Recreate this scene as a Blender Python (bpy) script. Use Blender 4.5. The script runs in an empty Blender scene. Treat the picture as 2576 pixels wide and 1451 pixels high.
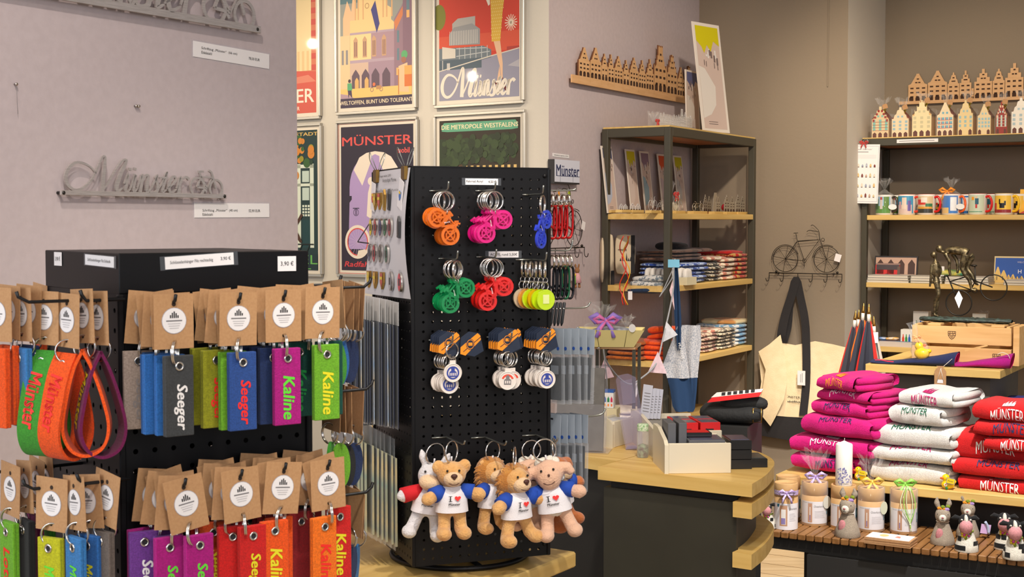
import bpy, math, random
from mathutils import Vector, Matrix, Euler
R = math.radians
SC = bpy.context.scene
COL = SC.collection
rnd = random.Random(11)
# ---------------------------------------------------------------- camera
FPX, PW, PH = 3500.0, 2576.0, 1451.0
EYE = 1.41
PITCH = math.atan(165.0/FPX)
cam_data = bpy.data.cameras.new('camera'); cam = bpy.data.objects.new('camera',cam_data); COL.objects.link(cam)
cam_data.sensor_width = 36.0; cam_data.lens = FPX/PW*36.0; cam_data.clip_start = 0.05
cam_data.dof.use_dof = True; cam_data.dof.focus_distance = 4.7; cam_data.dof.aperture_fstop = 32
cam.location =(0,0,EYE); cam.rotation_euler =(R(90)-PITCH,0,0)
SC.camera = cam
# ---------------------------------------------------------------- world, exposure, lights
SC.view_settings.view_transform = 'Standard'; SC.view_settings.look = 'None'
SC.view_settings.gamma = 1; SC.view_settings.use_curve_mapping = False
SC.view_settings.exposure = 0.22
SC.cycles.use_denoising = True
SC.cycles.max_bounces = 7; SC.cycles.transparent_max_bounces = 16
SC.cycles.caustics_reflective = False; SC.cycles.caustics_refractive = False
W = bpy.data.worlds.new('world'); SC.world = W; W.use_nodes = True
W.node_tree.nodes['Background'].inputs[0].default_value =(0.92,0.95,1.0,1)
W.node_tree.nodes['Background'].inputs[1].default_value = 0.36
def spot(name,loc,target,power,angle=70,blend=.5,size=.05,col=(1,.86,.68)):
 l = bpy.data.lights.new(name,'SPOT'); l.energy = power; l.color = col
 l.spot_size = R(angle); l.spot_blend = blend; l.shadow_soft_size = size
 o = bpy.data.objects.new(name,l); COL.objects.link(o); o.location = loc
 o.rotation_euler =(Vector(target)-Vector(loc)).to_track_quat('-Z','Y').to_euler()
 return o
def area(name,loc,target,power,sx,sy,col=(1,.93,.84)):
 l = bpy.data.lights.new(name,'AREA'); l.energy = power; l.color = col; l.shape = 'RECTANGLE'; l.size = sx; l.size_y = sy
 o = bpy.data.objects.new(name,l); COL.objects.link(o); o.location = loc
 o.rotation_euler =(Vector(target)-Vector(loc)).to_track_quat('-Z','Y').to_euler()
 return o
WARM =(1,.84,.64)
spot('ceiling_spot_posters',(-1.3,4.2,2.95),(-.7,5.6,1.3),106,66,.8,.05,(1,.84,.64))
spot('added_spot_lilac',(1.5,3.5,2.95),(.45,5.6,1.9),7,52,.9,.04,(1,.86,.72))  # added fill that grazes the lilac wall and skyline, no known fitting
spot('ceiling_spot_shelf',(.75,2.9,2.95),(.70,5.6,1.35),190,50,.7,.05,(1,.86,.7))
spot('ceiling_spot_wall_hooks',(2.1,4.3,2.95),(1.25,5.9,1.0),15,50,.7,.03,WARM)
spot('added_spot_return',(.9,4.4,2.95),(1.75,6.1,1.5),20,50,.8,.03,WARM)  # extra light put in only to brighten the return wall
spot('ceiling_spot_towels',(1.25,2.9,2.95),(1.42,4.55,.63),340,50,.7,.05,(1,.96,.92))
spot('ceiling_spot_mugs',(1.4,4.1,2.95),(1.95,5.8,1.45),95,62,.7,.05,WARM)
spot('added_spot_floor',(1.0,4.9,2.95),(1.12,5.7,0),110,30,.8,.04,(1,.88,.7))  # added spot brightening the floor patch behind the bench, no known lamp
spot('ceiling_spot_counter',(.3,2.0,2.95),(.42,3.4,.85),96,56,.7,.06,(1,.88,.7))
spot('ceiling_spot_plush',(.45,.9,2.95),(-.05,2.35,1.05),105,46,.7,.06,(1,.92,.8))
spot('ceiling_spot_key_rings',(-.1,.35,2.95),(-.4,1.65,1.15),66,60,.7,.06,(1,.93,.84))
spot('ceiling_spot_signs',(-.45,1.1,2.95),(-.65,2.7,1.6),60,66,.8,.04,(1,.88,.78))
area('shop_window',(-2.4,.4,1.9),(-.7,2.6,1.3),36,1.8,1.6,(.86,.93,1))
area('shop_daylight',(1.2,-2.2,2.5),(.3,4,1.1),60,3.5,1.6,(.98,.96,1))
# ---------------------------------------------------------------- pixels to places
cP, sP = math.cos(PITCH), math.sin(PITCH)
def ray(px,py):
 u =(px-1288)/FPX; v = -(py-725.5)/FPX
 return Vector((u,cP+v*sP,-sP+v*cP))
CAM = Vector((0,0,EYE))
def at(px,py,Y):
 d = ray(px,py); return CAM+d*(Y/d.y)
def atz(px,py,z):
 d = ray(px,py); return CAM+d*((z-EYE)/d.z)
class Frame:
 """a vertical face: local x runs along it, local -y points out of it, z is up"""
 def __init__(s,x,y,deg):
  s.o = Vector((x,y,0)); s.deg = deg; s.a = R(deg)
  s.X = Vector((math.cos(s.a),math.sin(s.a),0)); s.Y = Vector((-math.sin(s.a),math.cos(s.a),0))
 def w(s,x,y,z):return s.o+s.X*x+s.Y*y+Vector((0,0,z))
 def l(s,p):
  q = Vector(p)-s.o; return Vector((q.dot(s.X),q.dot(s.Y),p[2]))
 def hit(s,px,py,off=0.0):
  d = ray(px,py); n = s.Y
  t =(off-(CAM-s.o).dot(n))/d.dot(n)
  return s.l(CAM+d*t)
 def hw(s,px,py,off=0.0):
  q = s.hit(px,py,off); return s.w(q.x,q.y,q.z)
 def hitz(s,px,py,z):return s.l(atz(px,py,z))
def mirror_lamp(name,fr,px,py,dist,target,power,angle,col):
 """a lamp standing where its reflection shows at this pixel of the wall's glass"""
 q = fr.hit(px,py,-.015); P = fr.w(q.x,-.015,q.z); d = ray(px,py).normalized(); r = d-fr.Y*(2*d.dot(fr.Y))
 return spot(name,tuple(P+r*dist),target,power,angle,.8,.025,col)
 # ---------------------------------------------------------------- materials
def lin(c):
 def f(v):
  v/=255.0
  return v/12.92 if v<=.04045 else((v+.055)/1.055)**2.4
 return tuple(f(v)for v in c[:3])
MATS ={}
def mat(name,col,rough=.6,metal=0.0,noise=None,bump=None,spec=None,alpha=None,trans=None,ior=1.45,sheen=None,emit=None,coat=None):
 """noise=(second colour, scale[, stretch]), bump=(scale, strength)"""
 if name in MATS:return MATS[name]
 m = bpy.data.materials.new(name); m.use_nodes = True
 nt = m.node_tree; b = nt.nodes['Principled BSDF']; L = nt.links
 b.inputs['Base Color'].default_value =(*lin(col),1); b.inputs['Roughness'].default_value = rough; b.inputs['Metallic'].default_value = metal
 if spec is not None:b.inputs['Specular IOR Level'].default_value = spec
 if alpha is not None:b.inputs['Alpha'].default_value = alpha
 if trans is not None:b.inputs['Transmission Weight'].default_value = trans; b.inputs['IOR'].default_value = ior
 if sheen:b.inputs['Sheen Weight'].default_value = sheen; b.inputs['Sheen Roughness'].default_value = .5
 if coat:b.inputs['Coat Weight'].default_value = coat
 tc = None
 if noise or bump:tc = nt.nodes.new('ShaderNodeTexCoord')
 if noise:
  c2, sc_ = noise[0], noise[1]; st = noise[2]if len(noise)>2 else(1,1,1)
  mp = nt.nodes.new('ShaderNodeMapping'); mp.inputs['Scale'].default_value = st; L.new(tc.outputs['Object'],mp.inputs[0])
  n = nt.nodes.new('ShaderNodeTexNoise'); n.inputs['Scale'].default_value = sc_; n.inputs['Detail'].default_value = 4; L.new(mp.outputs[0],n.inputs['Vector'])
  r = nt.nodes.new('ShaderNodeValToRGB'); r.color_ramp.elements[0].position = .36; r.color_ramp.elements[1].position = .64
  r.color_ramp.elements[0].color =(*lin(col),1); r.color_ramp.elements[1].color =(*lin(c2),1)
  L.new(n.outputs['Fac'],r.inputs[0]); L.new(r.outputs[0],b.inputs['Base Color'])
 if bump:
  n = nt.nodes.new('ShaderNodeTexNoise'); n.inputs['Scale'].default_value = bump[0]; n.inputs['Detail'].default_value = 3; L.new(tc.outputs['Object'],n.inputs['Vector'])
  bp = nt.nodes.new('ShaderNodeBump'); bp.inputs['Strength'].default_value = bump[1]; bp.inputs['Distance'].default_value = .004
  L.new(n.outputs['Fac'],bp.inputs['Height']); L.new(bp.outputs[0],b.inputs['Normal'])
 MATS[name] = m; return m
def clear_mat(name,col,rough=.08,alpha=.2,spec=.8,rise=.5):
 """thin clear film: mostly see-through, with glossy glints"""
 if name in MATS:return MATS[name]
 m = bpy.data.materials.new(name); m.use_nodes = True; nt = m.node_tree; L = nt.links
 b = nt.nodes['Principled BSDF']; b.inputs['Base Color'].default_value =(*lin(col),1)
 b.inputs['Roughness'].default_value = rough; b.inputs['Specular IOR Level'].default_value = spec
 lw = nt.nodes.new('ShaderNodeLayerWeight'); lw.inputs[0].default_value = .35
 mr = nt.nodes.new('ShaderNodeMapRange'); mr.inputs['To Min'].default_value = alpha; mr.inputs['To Max'].default_value = min(1,alpha+rise)
 L.new(lw.outputs['Facing'],mr.inputs['Value']); L.new(mr.outputs[0],b.inputs['Alpha'])
 MATS[name] = m; return m
def wood_mat(name,c1,c2,axis=0,scale=7.0,rough=.45,stretch=14.0):
 if name in MATS:return MATS[name]
 st =[stretch]*3; st[axis] = 1.0
 m = mat(name,c1,rough,noise=(c2,scale,tuple(v*.4 for v in st)))
 return m
def plain(c,rough=.7,pre='tint'):
 return mat('%s_%d_%d_%d_%d'%(pre,c[0],c[1],c[2],int(rough*100)),c,rough)
def felt(c):return mat('felt_%d_%d_%d'%c,c,.95,bump=(900,.35),sheen=.06,noise=(tuple(max(0,int(v*.86))for v in c),500))
# ---------------------------------------------------------------- mesh builder
def rotm(rx=0,ry=0,rz=0):return Euler((R(rx),R(ry),R(rz)),'XYZ').to_matrix().to_4x4()
TXT ={}
def text_mesh(s,shear=0.0,bold=0.0,res=2):
 k =(s,shear,bold,res)
 if k in TXT:return TXT[k]
 cu = bpy.data.curves.new('t','FONT'); cu.body = s; cu.shear = shear; cu.resolution_u = res; cu.size = 1.0
 cu.align_x = 'LEFT'
 ob = bpy.data.objects.new('t',cu)
 me = bpy.data.meshes.new_from_object(ob)
 vs =[v.co.copy()for v in me.vertices]; fs =[tuple(p.vertices)for p in me.polygons]
 bpy.data.objects.remove(ob); bpy.data.curves.remove(cu); bpy.data.meshes.remove(me)
 if bold:
  n0 = len(vs); v0 = list(vs); f0 = list(fs)
  for dx, dy in((-1,-.6),(1,-.6),(-1,.6),(1,.6)):
   b_ = len(vs); vs +=[p+Vector((dx*bold*.8,dy*bold*.8,0))for p in v0]; fs +=[tuple(b_+i for i in f)for f in f0]
   for p in vs[b_:]:p.z = b_/n0
 if vs:
  x0 = min(v.x for v in vs); x1 = max(v.x for v in vs); y0 = min(v.y for v in vs); y1 = max(v.y for v in vs)
 else:x0 = x1 = y0 = y1 = 0
 TXT[k] =(vs,fs,x0,x1,y0,y1); return TXT[k]
def finer(vs,fs,L):
 """split faces until no edge is longer than L, so that lettering can follow a curved surface"""
 vs =[Vector(v)for v in vs]; out =[]; todo =[(f[0],f[i],f[i+1])for f in fs for i in range(1,len(f)-1)]; mid ={}
 while todo:
  t = todo.pop(); e = max(range(3),key=lambda k:(vs[t[k]]-vs[t[(k+1)%3]]).length); a, b, c = t[e], t[(e+1)%3], t[(e+2)%3]
  if(vs[a]-vs[b]).length<=L:out.append(t); continue
  k =(min(a,b),max(a,b))
  if k not in mid:mid[k] = len(vs); vs.append((vs[a]+vs[b])/2)
  m = mid[k]; todo +=[(a,m,c),(m,b,c)]
 return vs, out
def arc(cx,cz,r,a0,a1,n=12,rz=None):
 rz = r if rz is None else rz
 return[(cx+r*math.cos(R(a0+(a1-a0)*i/n)),cz+rz*math.sin(R(a0+(a1-a0)*i/n)))for i in range(n+1)]
def smooth(pts,n=5,closed=False):
 """Catmull-Rom through points of any dimension"""
 P =[Vector(p)for p in pts]; out =[]; N = len(P)
 rng = range(N if closed else N-1)
 for i in rng:
  p1, p2 = P[i], P[(i+1)%N]
  p0 = P[i-1]if(i>0 or closed)else p1*2-p2
  p3 = P[(i+2)%N]if(i+2<N or closed)else p2*2-p1
  for j in range(n):
   t = j/n
   out.append(.5*((2*p1)+(p2-p0)*t+(2*p0-5*p1+4*p2-p3)*t*t+(3*p1-p0-3*p2+p3)*t**3))
 if not closed:out.append(P[-1])
 return[tuple(v)for v in out]
class MB:
 def __init__(s):s.v =[]; s.f =[]; s.m =[]; s.sm =[]; s.mats =[]; s.T = None
 def mi(s,m):
  if m not in s.mats:s.mats.append(m)
  return s.mats.index(m)
 def add(s,vs,fs,m,sm=False,M=None):
  b = len(s.v); T = s.T
  for p in vs:
   p = Vector(p)
   if M is not None:p = M@p
   if T is not None:p = T@p
   s.v.append(p)
  k = s.mi(m)
  for f in fs:s.f.append(tuple(b+i for i in f)); s.m.append(k); s.sm.append(sm)
  return s
 def box(s,x0,x1,y0,y1,z0,z1,m,M=None,bev=0.0):
  if bev>0:
   b = min(bev,(x1-x0)*.45,(z1-z0)*.45,(y1-y0)*.45)
   # chamfered box: three nested rings
   vs =[]; fs =[]
   def idx(p):
    vs.append(p); return len(vs)-1
   c ={}
   for ix,(x,sx)in enumerate(((x0,1),(x1,-1))):
    for iy,(y,sy)in enumerate(((y0,1),(y1,-1))):
     for iz,(z,sz)in enumerate(((z0,1),(z1,-1))):
      c[ix,iy,iz] =(idx((x,y+sy*b,z+sz*b)),idx((x+sx*b,y,z+sz*b)),idx((x+sx*b,y+sy*b,z)))
   q = lambda a, k:c[a][k]
   fs +=[[q((0,0,0),0),q((0,0,1),0),q((0,1,1),0),q((0,1,0),0)],[q((1,0,0),0),q((1,1,0),0),q((1,1,1),0),q((1,0,1),0)],[q((0,0,0),1),q((1,0,0),1),q((1,0,1),1),q((0,0,1),1)],[q((0,1,0),1),q((0,1,1),1),q((1,1,1),1),q((1,1,0),1)],[q((0,0,0),2),q((0,1,0),2),q((1,1,0),2),q((1,0,0),2)],[q((0,0,1),2),q((1,0,1),2),q((1,1,1),2),q((0,1,1),2)]]
   for iz in(0,1):
    for iy in(0,1):fs.append([q((0,iy,iz),1),q((1,iy,iz),1),q((1,iy,iz),2),q((0,iy,iz),2)])
    for ix in(0,1):fs.append([q((ix,0,iz),0),q((ix,1,iz),0),q((ix,1,iz),2),q((ix,0,iz),2)])
   for ix in(0,1):
    for iy in(0,1):fs.append([q((ix,iy,0),0),q((ix,iy,1),0),q((ix,iy,1),1),q((ix,iy,0),1)])
   for k in c:fs.append(list(c[k]))
   return s.add(vs,fs,m,False,M)
  vs =[(x0,y0,z0),(x1,y0,z0),(x1,y1,z0),(x0,y1,z0),(x0,y0,z1),(x1,y0,z1),(x1,y1,z1),(x0,y1,z1)]
  return s.add(vs,[(0,3,2,1),(4,5,6,7),(0,1,5,4),(1,2,6,5),(2,3,7,6),(3,0,4,7)],m,False,M)
 def poly(s,pts,y,m,M=None):
  """flat polygon drawn in x,z facing -y"""
  return s.add([(p[0],y,p[1])for p in pts],[tuple(range(len(pts)))],m,False,M)
 def rect(s,x0,x1,z0,z1,y,m,M=None):return s.poly([(x0,z0),(x1,z0),(x1,z1),(x0,z1)],y,m,M)
 def plate(s,pts,y0,y1,m,M=None,em=None):
  """outline in x,z extruded from y0 (front) to y1"""
  n = len(pts); a =[(p[0],y0,p[1])for p in pts]; b =[(p[0],y1,p[1])for p in pts]
  s.add(a+b,[tuple(range(n)),tuple(range(2*n-1,n-1,-1))],m,False,M)
  return s.add(a+b,[(i,n+i,n+(i+1)%n,(i+1)%n)for i in range(n)],em or m,False,M)
 def slab(s,pts,z0,z1,m,M=None,em=None):
  n = len(pts); a =[(p[0],p[1],z0)for p in pts]; b =[(p[0],p[1],z1)for p in pts]
  s.add(a+b,[tuple(range(n-1,-1,-1)),tuple(range(n,2*n))],m,False,M)
  return s.add(a+b,[(i,(i+1)%n,n+(i+1)%n,n+i)for i in range(n)],em or m,False,M)
 def disc(s,x,z,r,y,m,n=20,rz=None,M=None):return s.poly(arc(x,z,r,0,360-360/n,n-1,rz),y,m,M)
 def ringflat(s,x,z,r0,r1,y,m,n=24,a0=0,a1=360,M=None,k=1.0):
  full = abs(a1-a0)>=360; N = n if full else n+1
  vs =[]
  for i in range(N):
   a = R(a0+(a1-a0)*i/n)
   vs +=[(x+r0*math.cos(a),y,z+r0*k*math.sin(a)),(x+r1*math.cos(a),y,z+r1*k*math.sin(a))]
  fs =[(2*i,2*i+1,(2*i+3)%(2*N),(2*i+2)%(2*N))for i in range(n)]
  return s.add(vs,fs,m,False,M)
 def tube(s,path,r,m,n=6,closed=False,M=None,cap=True):
  P =[Vector(p)for p in path]; N = len(P)
  rs = r if isinstance(r,(list,tuple))else[r]*N
  vs =[]; up = None
  for i in range(N):
   if closed:t = P[(i+1)%N]-P[i-1]
   else:t = P[min(i+1,N-1)]-P[max(i-1,0)]
   if t.length<1e-9:t = Vector((0,0,1))
   t.normalize()
   if up is None:
    up = Vector((0,0,1))if abs(t.z)<.9 else Vector((1,0,0))
   a = t.cross(up)
   if a.length<1e-6:a = t.cross(Vector((0,1,0)))
   a.normalize(); b = a.cross(t); up = b
   for k in range(n):
    an = 2*math.pi*k/n
    vs.append(P[i]+a*(rs[i]*math.cos(an))+b*(rs[i]*math.sin(an)))
  fs =[]
  for i in range(N if closed else N-1):
   j =(i+1)%N
   for k in range(n):fs.append((i*n+k,i*n+(k+1)%n,j*n+(k+1)%n,j*n+k))
  if not closed and cap:fs +=[tuple(range(n-1,-1,-1)),tuple((N-1)*n+k for k in range(n))]
  return s.add(vs,fs,m,True,M)
 def torus(s,c,Rr,r,m,axis='y',n=24,k=6,M=None,a0=0,a1=360,sx=1.0):
  full = abs(a1-a0)>=360; pts =[]
  for i in range(n if full else n+1):
   a = R(a0+(a1-a0)*i/n); u, v = Rr*math.cos(a)*sx, Rr*math.sin(a)
   pts.append({'y':(c[0]+u,c[1],c[2]+v),'x':(c[0],c[1]+u,c[2]+v),'z':(c[0]+u,c[1]+v,c[2])}[axis])
  return s.tube(pts,r,m,k,full,M)
 def lathe(s,prof,m,n=20,c=(0,0,0),M=None,cap=True,sy=1.0):
  """profile of (radius, z) turned around z"""
  vs =[]; N = len(prof)
  for r, z in prof:
   for k in range(n):a = 2*math.pi*k/n; vs.append((c[0]+r*math.cos(a),c[1]+r*sy*math.sin(a),c[2]+z))
  fs =[(i*n+k,i*n+(k+1)%n,(i+1)*n+(k+1)%n,(i+1)*n+k)for i in range(N-1)for k in range(n)]
  if cap:fs +=[tuple(range(n-1,-1,-1)),tuple((N-1)*n+k for k in range(n))]
  return s.add(vs,fs,m,True,M)
 def ball(s,c,r,m,n=12,k=8,M=None,jit=0.0,rg=None):
  r = r if isinstance(r,(tuple,list))else(r,r,r)
  vs =[(c[0],c[1],c[2]-r[2])]
  for i in range(1,k):
   t = math.pi*i/k
   for j in range(n):
    a = 2*math.pi*j/n; q = 1+(jit*(rg or rnd).uniform(-1,1)if jit else 0)
    vs.append((c[0]+r[0]*math.sin(t)*math.cos(a)*q,c[1]+r[1]*math.sin(t)*math.sin(a)*q,c[2]-r[2]*math.cos(t)*q))
  vs.append((c[0],c[1],c[2]+r[2])); e = len(vs)-1
  fs =[(0,1+(j+1)%n,1+j)for j in range(n)]
  for i in range(k-2):
   for j in range(n):
    a = 1+i*n; fs.append((a+j,a+(j+1)%n,a+n+(j+1)%n,a+n+j))
  a = 1+(k-2)*n
  fs +=[(a+j,a+(j+1)%n,e)for j in range(n)]
  return s.add(vs,fs,m,True,M)
 def grid(s,fn,nu,nv,m,sm=True,M=None,closed_u=False):
  vs =[fn(i/nu,j/nv)for j in range(nv+1)for i in range(nu+(0 if closed_u else 1))]
  w = nu if closed_u else nu+1
  fs =[(j*w+i,j*w+(i+1)%w,(j+1)*w+(i+1)%w,(j+1)*w+i)for j in range(nv)for i in range(nu)]
  return s.add(vs,fs,m,sm,M)
 def text(s,body,x,z,h,y,m,w=None,shear=0.0,bold=0.0,align='c',M=None,depth=0.0,bend=0.0):
  """lettering in x,z facing -y; h = height of the letters, w squeezes to a width"""
  vs, fs, x0, x1, y0, y1 = text_mesh(body,shear,bold)
  if not vs:return s
  k = h/max(1e-6,y1-y0); kx = k if w is None else w/max(1e-6,x1-x0)
  ww =(x1-x0)*kx; ox = x-(ww/2 if align=='c' else ww if align=='r' else 0); oz = z-h/2
  pts =[]
  for p in vs:
   X = ox+(p.x-x0)*kx; Z = oz+(p.y-y0)*k
   if bend:Z += bend*(1-((X-x)/(ww/2))**2)
   pts.append((X,y-p.z*2e-5,Z))
  return s.add(pts,fs,m,False,M)
 def ribbon(s,pts,wd,y,m,M=None,y1=None):
  """flat pen stroke along (x,z) points with width wd (number or list)"""
  N = len(pts); L =[]; Q =[]
  for i in range(N):
   a = Vector(pts[max(i-1,0)]); b = Vector(pts[min(i+1,N-1)]); t = b-a
   if t.length<1e-9:t = Vector((1,0))
   t.normalize(); w =(wd[i]if isinstance(wd,(list,tuple))else wd)/2; p = Vector(pts[i])
   L.append((p.x-t.y*w,p.y+t.x*w)); Q.append((p.x+t.y*w,p.y-t.x*w))
  vs =[(p[0],y,p[1])for p in L]+[(p[0],y,p[1])for p in Q]
  s.add(vs,[(i,N+i,N+i+1,i+1)for i in range(N-1)],m,False,M)
  if y1 is not None:
   vb = vs+[(p[0],y1,p[1])for p in L]+[(p[0],y1,p[1])for p in Q]
   fs =[(2*N+i,2*N+i+1,3*N+i+1,3*N+i)for i in range(N-1)]
   fs +=[(i,i+1,2*N+i+1,2*N+i)for i in range(N-1)]+[(N+i+1,N+i,3*N+i,3*N+i+1)for i in range(N-1)]
   fs +=[(0,2*N,3*N,N),(N-1,2*N-1,4*N-1,3*N-1)]
   s.add(vb,fs,m,False,M)
  return s
 def heart(s,x,z,r,y,m,M=None):
  p =[]
  for i in range(24):
   t = 2*math.pi*i/24
   p.append((x+r*math.sin(t)**3,z+r*(13*math.cos(t)-5*math.cos(2*t)-2*math.cos(3*t)-math.cos(4*t))/16))
  return s.poly(p,y,m,M)
 def mesh(s,name):
  me = bpy.data.meshes.new(name); me.from_pydata([tuple(p)for p in s.v],[],s.f)
  for m in s.mats:me.materials.append(m)
  me.polygons.foreach_set('material_index',s.m); me.polygons.foreach_set('use_smooth',s.sm); me.update()
  return me
 def obj(s,name,parent=None,loc=None,rot=None):
  o = bpy.data.objects.new(name,s.mesh(name)); COL.objects.link(o)
  if parent is not None:o.parent = parent
  if loc is not None:o.location = loc
  if rot is not None:o.rotation_euler = rot
  return o
LABELS =[]
def tag(o,label,cat,group=None):
 o['label'] = label; o['category'] = cat
 if group:o['group'] = group
 return o
def thing(name,label,cat,loc=(0,0,0),rz=0.0,group=None,rot=None):
 o = bpy.data.objects.new(name,None); o.empty_display_size = .02; COL.objects.link(o)
 o.location = loc; o.rotation_euler = rot if rot is not None else(0,0,rz)
 return tag(o,label,cat,group)
def kids(o):return[c for c in KIDS.get(o.name,())]
KIDS ={}
def index_kids(root):
 """remember the parts of a finished thing so that it can be copied"""
 for o in list(COL.objects):
  if o.parent is not None:KIDS.setdefault(o.parent.name,[])
  if o.parent is not None and o not in KIDS[o.parent.name]:KIDS[o.parent.name].append(o)
def dup(root,loc,rot,label=None,group=None,parts=None):
 """copy a thing with its parts and their sub-parts"""
 r = root.copy(); COL.objects.link(r); r.location = loc; r.rotation_euler = rot
 if label:r['label'] = label
 if group:r['group'] = group
 def rec(src,dst):
  for ch in(parts if(parts is not None and src is root)else src.children):
   c = ch.copy(); COL.objects.link(c); c.parent = dst; rec(ch,c)
 rec(root,r)
 return r
def struct(mb,name,loc=None,rot=None):
 o = mb.obj(name,None,loc,rot); o['kind'] = 'structure'; return o
ORD =['topmost','second from the top','third from the top','fourth from the top','fifth from the top','sixth from the top','seventh from the top','eighth from the top','ninth from the top','tenth from the top']
# ================================================================ the room
LILAC = mat('lilac_plaster',(189,176,178),.9,bump=(70,.12),noise=((184,171,173),60))
CREAM = mat('cream_plaster',(205,198,186),.9,bump=(70,.1))
GREY = mat('grey_plaster',(138,124,106),.9,bump=(70,.12))
PALE = mat('pale_grey_plaster',(196,188,176),.9,bump=(70,.1))
OAK = wood_mat('oak',(221,187,115),(206,168,94),0)
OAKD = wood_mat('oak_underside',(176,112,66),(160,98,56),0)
FLOORM = wood_mat('pale_oak_floor',(222,198,160),(204,176,134),0,4.0,.4)
AX = 59.5
PIL = Frame(*at(138,490,2.417).xy,57.0)
SHELF = Frame(*at(1686,330,5.2).xy,AX)
LIL = Frame(*SHELF.w(0,.30,0).xy,AX)
def cross_px(fr,px,off=0.0):return fr.hit(px,560,off).x
xl0, xl1 = cross_px(LIL,1380), cross_px(LIL,1756)
POST = Frame(*LIL.w(xl0,0,0).xy,-36.0)
GRW = Frame(*LIL.w(xl1,0,0).xy,AX-90)
xg1 = cross_px(GRW,2128)
RET = Frame(*GRW.w(xg1,0,0).xy,AX)
xr1 = cross_px(RET,2221)
BCK = Frame(*RET.w(xr1,0,0).xy,AX-90)
CEIL = 3.05
def wall(fr,x0,x1,m,name,t=.12,z1=CEIL,cut=0.0,cut0=0.0):
 b = MB(); b.slab([(x0,0),(x1,0),(x1-cut,t),(x0+cut0,t)],0,z1,m); return struct(b,name,(fr.o.x,fr.o.y,0),(0,0,fr.a))
xp = cross_px(PIL,749)
b = MB(); b.box(-1.6,xp,0,.30,0,CEIL,LILAC); struct(b,'wall_pillar',(PIL.o.x,PIL.o.y,0),(0,0,PIL.a))
mirror_lamp('wall_lamp_left',POST,787,110,2.3,tuple(POST.w(-.55,0,1.5)),36,70,(1,.82,.58))
mirror_lamp('wall_lamp_right',POST,1188,192,2.5,tuple(POST.w(-.55,0,1.5)),24,70,(1,.82,.58))
wall(POST,-2.6,0,CREAM,'wall_posters',cut=.06)
wall(LIL,xl0,xl1+.12,LILAC,'wall_lilac',cut0=.03)
wall(GRW,0,xg1,GREY,'wall_hooks',cut=.04)
wall(RET,0,xr1+.12,PALE,'wall_return',cut0=.13)
wall(BCK,0,2.2,GREY,'wall_shelf')
b = MB(); b.box(-4.5,4.5,-2.5,8.5,-.05,0,FLOORM); struct(b,'floor',(0,0,0),(0,0,0))
b = MB(); b.box(-4.5,4.5,-2.5,8.5,CEIL,CEIL+.1,mat('white_ceiling',(225,222,216),.9)); struct(b,'ceiling')
b = MB()
for k in range(-14,15):
 M_ = rotm(0,0,AX-90); b.box(-4,4,k*.16-.0012,k*.16+.0012,.0005,.001,mat('floor_seam',(150,120,84),.7),M_)
o = struct(b,'trim_1',(1.6,5.2,0))
# thin surface conduit on the grey wall and its side
b = MB(); q = GRW.hit(2083,200); b.box(q.x-.002,q.x+.002,-.004,0,GRW.hit(2083,218).z,CEIL,GREY); struct(b,'trim_2',(GRW.o.x,GRW.o.y,0),(0,0,GRW.a))
# ================================================================ furniture
STEEL = mat('dark_olive_steel',(72,68,56),.45,.2)
CHAR = mat('charcoal_laminate',(52,50,40),.6,noise=((48,46,37),8))
CHARD = mat('near_black_laminate',(38,37,36),.6)
BLACKM = mat('black_powder_coat',(11,10,12),.42,spec=.28)
WIRE = mat('bright_wire',(150,152,146),.3,.9)
DWIRE = mat('black_wire',(30,30,32),.4,.4)
CHROME = mat('chrome',(215,210,204),.18,1.0)
BRASS = mat('brass',(190,150,80),.3,1.0)
WHITE = mat('white_paper',(232,228,228),.75)
INK = mat('black_ink',(34,32,34),.8)
INKG = mat('grey_ink',(120,116,118),.8)
KRAFT = mat('kraft_card',(186,143,100),.85,noise=((178,134,92),300))
# ---- tall open shelf
sx1 = .90; sdp = .285
zt = SHELF.hit(1686,318).z
t = thing('display_shelf','tall olive steel shelf with oak boards by the lilac wall','shelf',SHELF.w(0,0,0),SHELF.a)
PS = .026
def post(nm,x,y,z1):
 b = MB(); b.box(x,x+PS,y,y+PS,0,z1,STEEL,bev=.002); return b.obj(nm,t)
for x in(0,sx1-PS):
 for y in(0,sdp-PS):post('post',x,y,zt)
b = MB()
for y in(0,sdp-.02):b.box(PS,sx1-PS,y,y+.02,zt-.034,zt,STEEL,bev=.002)
for x in(0,sx1-.02):b.box(x,x+.02,PS,sdp-PS,zt-.034,zt,STEEL,bev=.002)
b.obj('top_frame',t)
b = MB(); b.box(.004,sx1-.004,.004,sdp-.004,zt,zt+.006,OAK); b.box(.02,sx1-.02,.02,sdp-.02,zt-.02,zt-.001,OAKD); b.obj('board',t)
SHZ =[SHELF.hit(1694,536.5,.0).z,SHELF.hit(1713,718).z,SHELF.hit(1768,894).z]
SHZ.append(SHZ[2]-.27)
for z in SHZ:
 b = MB(); b.box(PS,sx1-PS,.002,sdp-.002,z-.022,z,OAK,bev=.0015); b.box(.004,PS,PS,sdp-PS,z-.022,z,OAK); b.obj('board',t)
SHTOP = zt+.006
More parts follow.
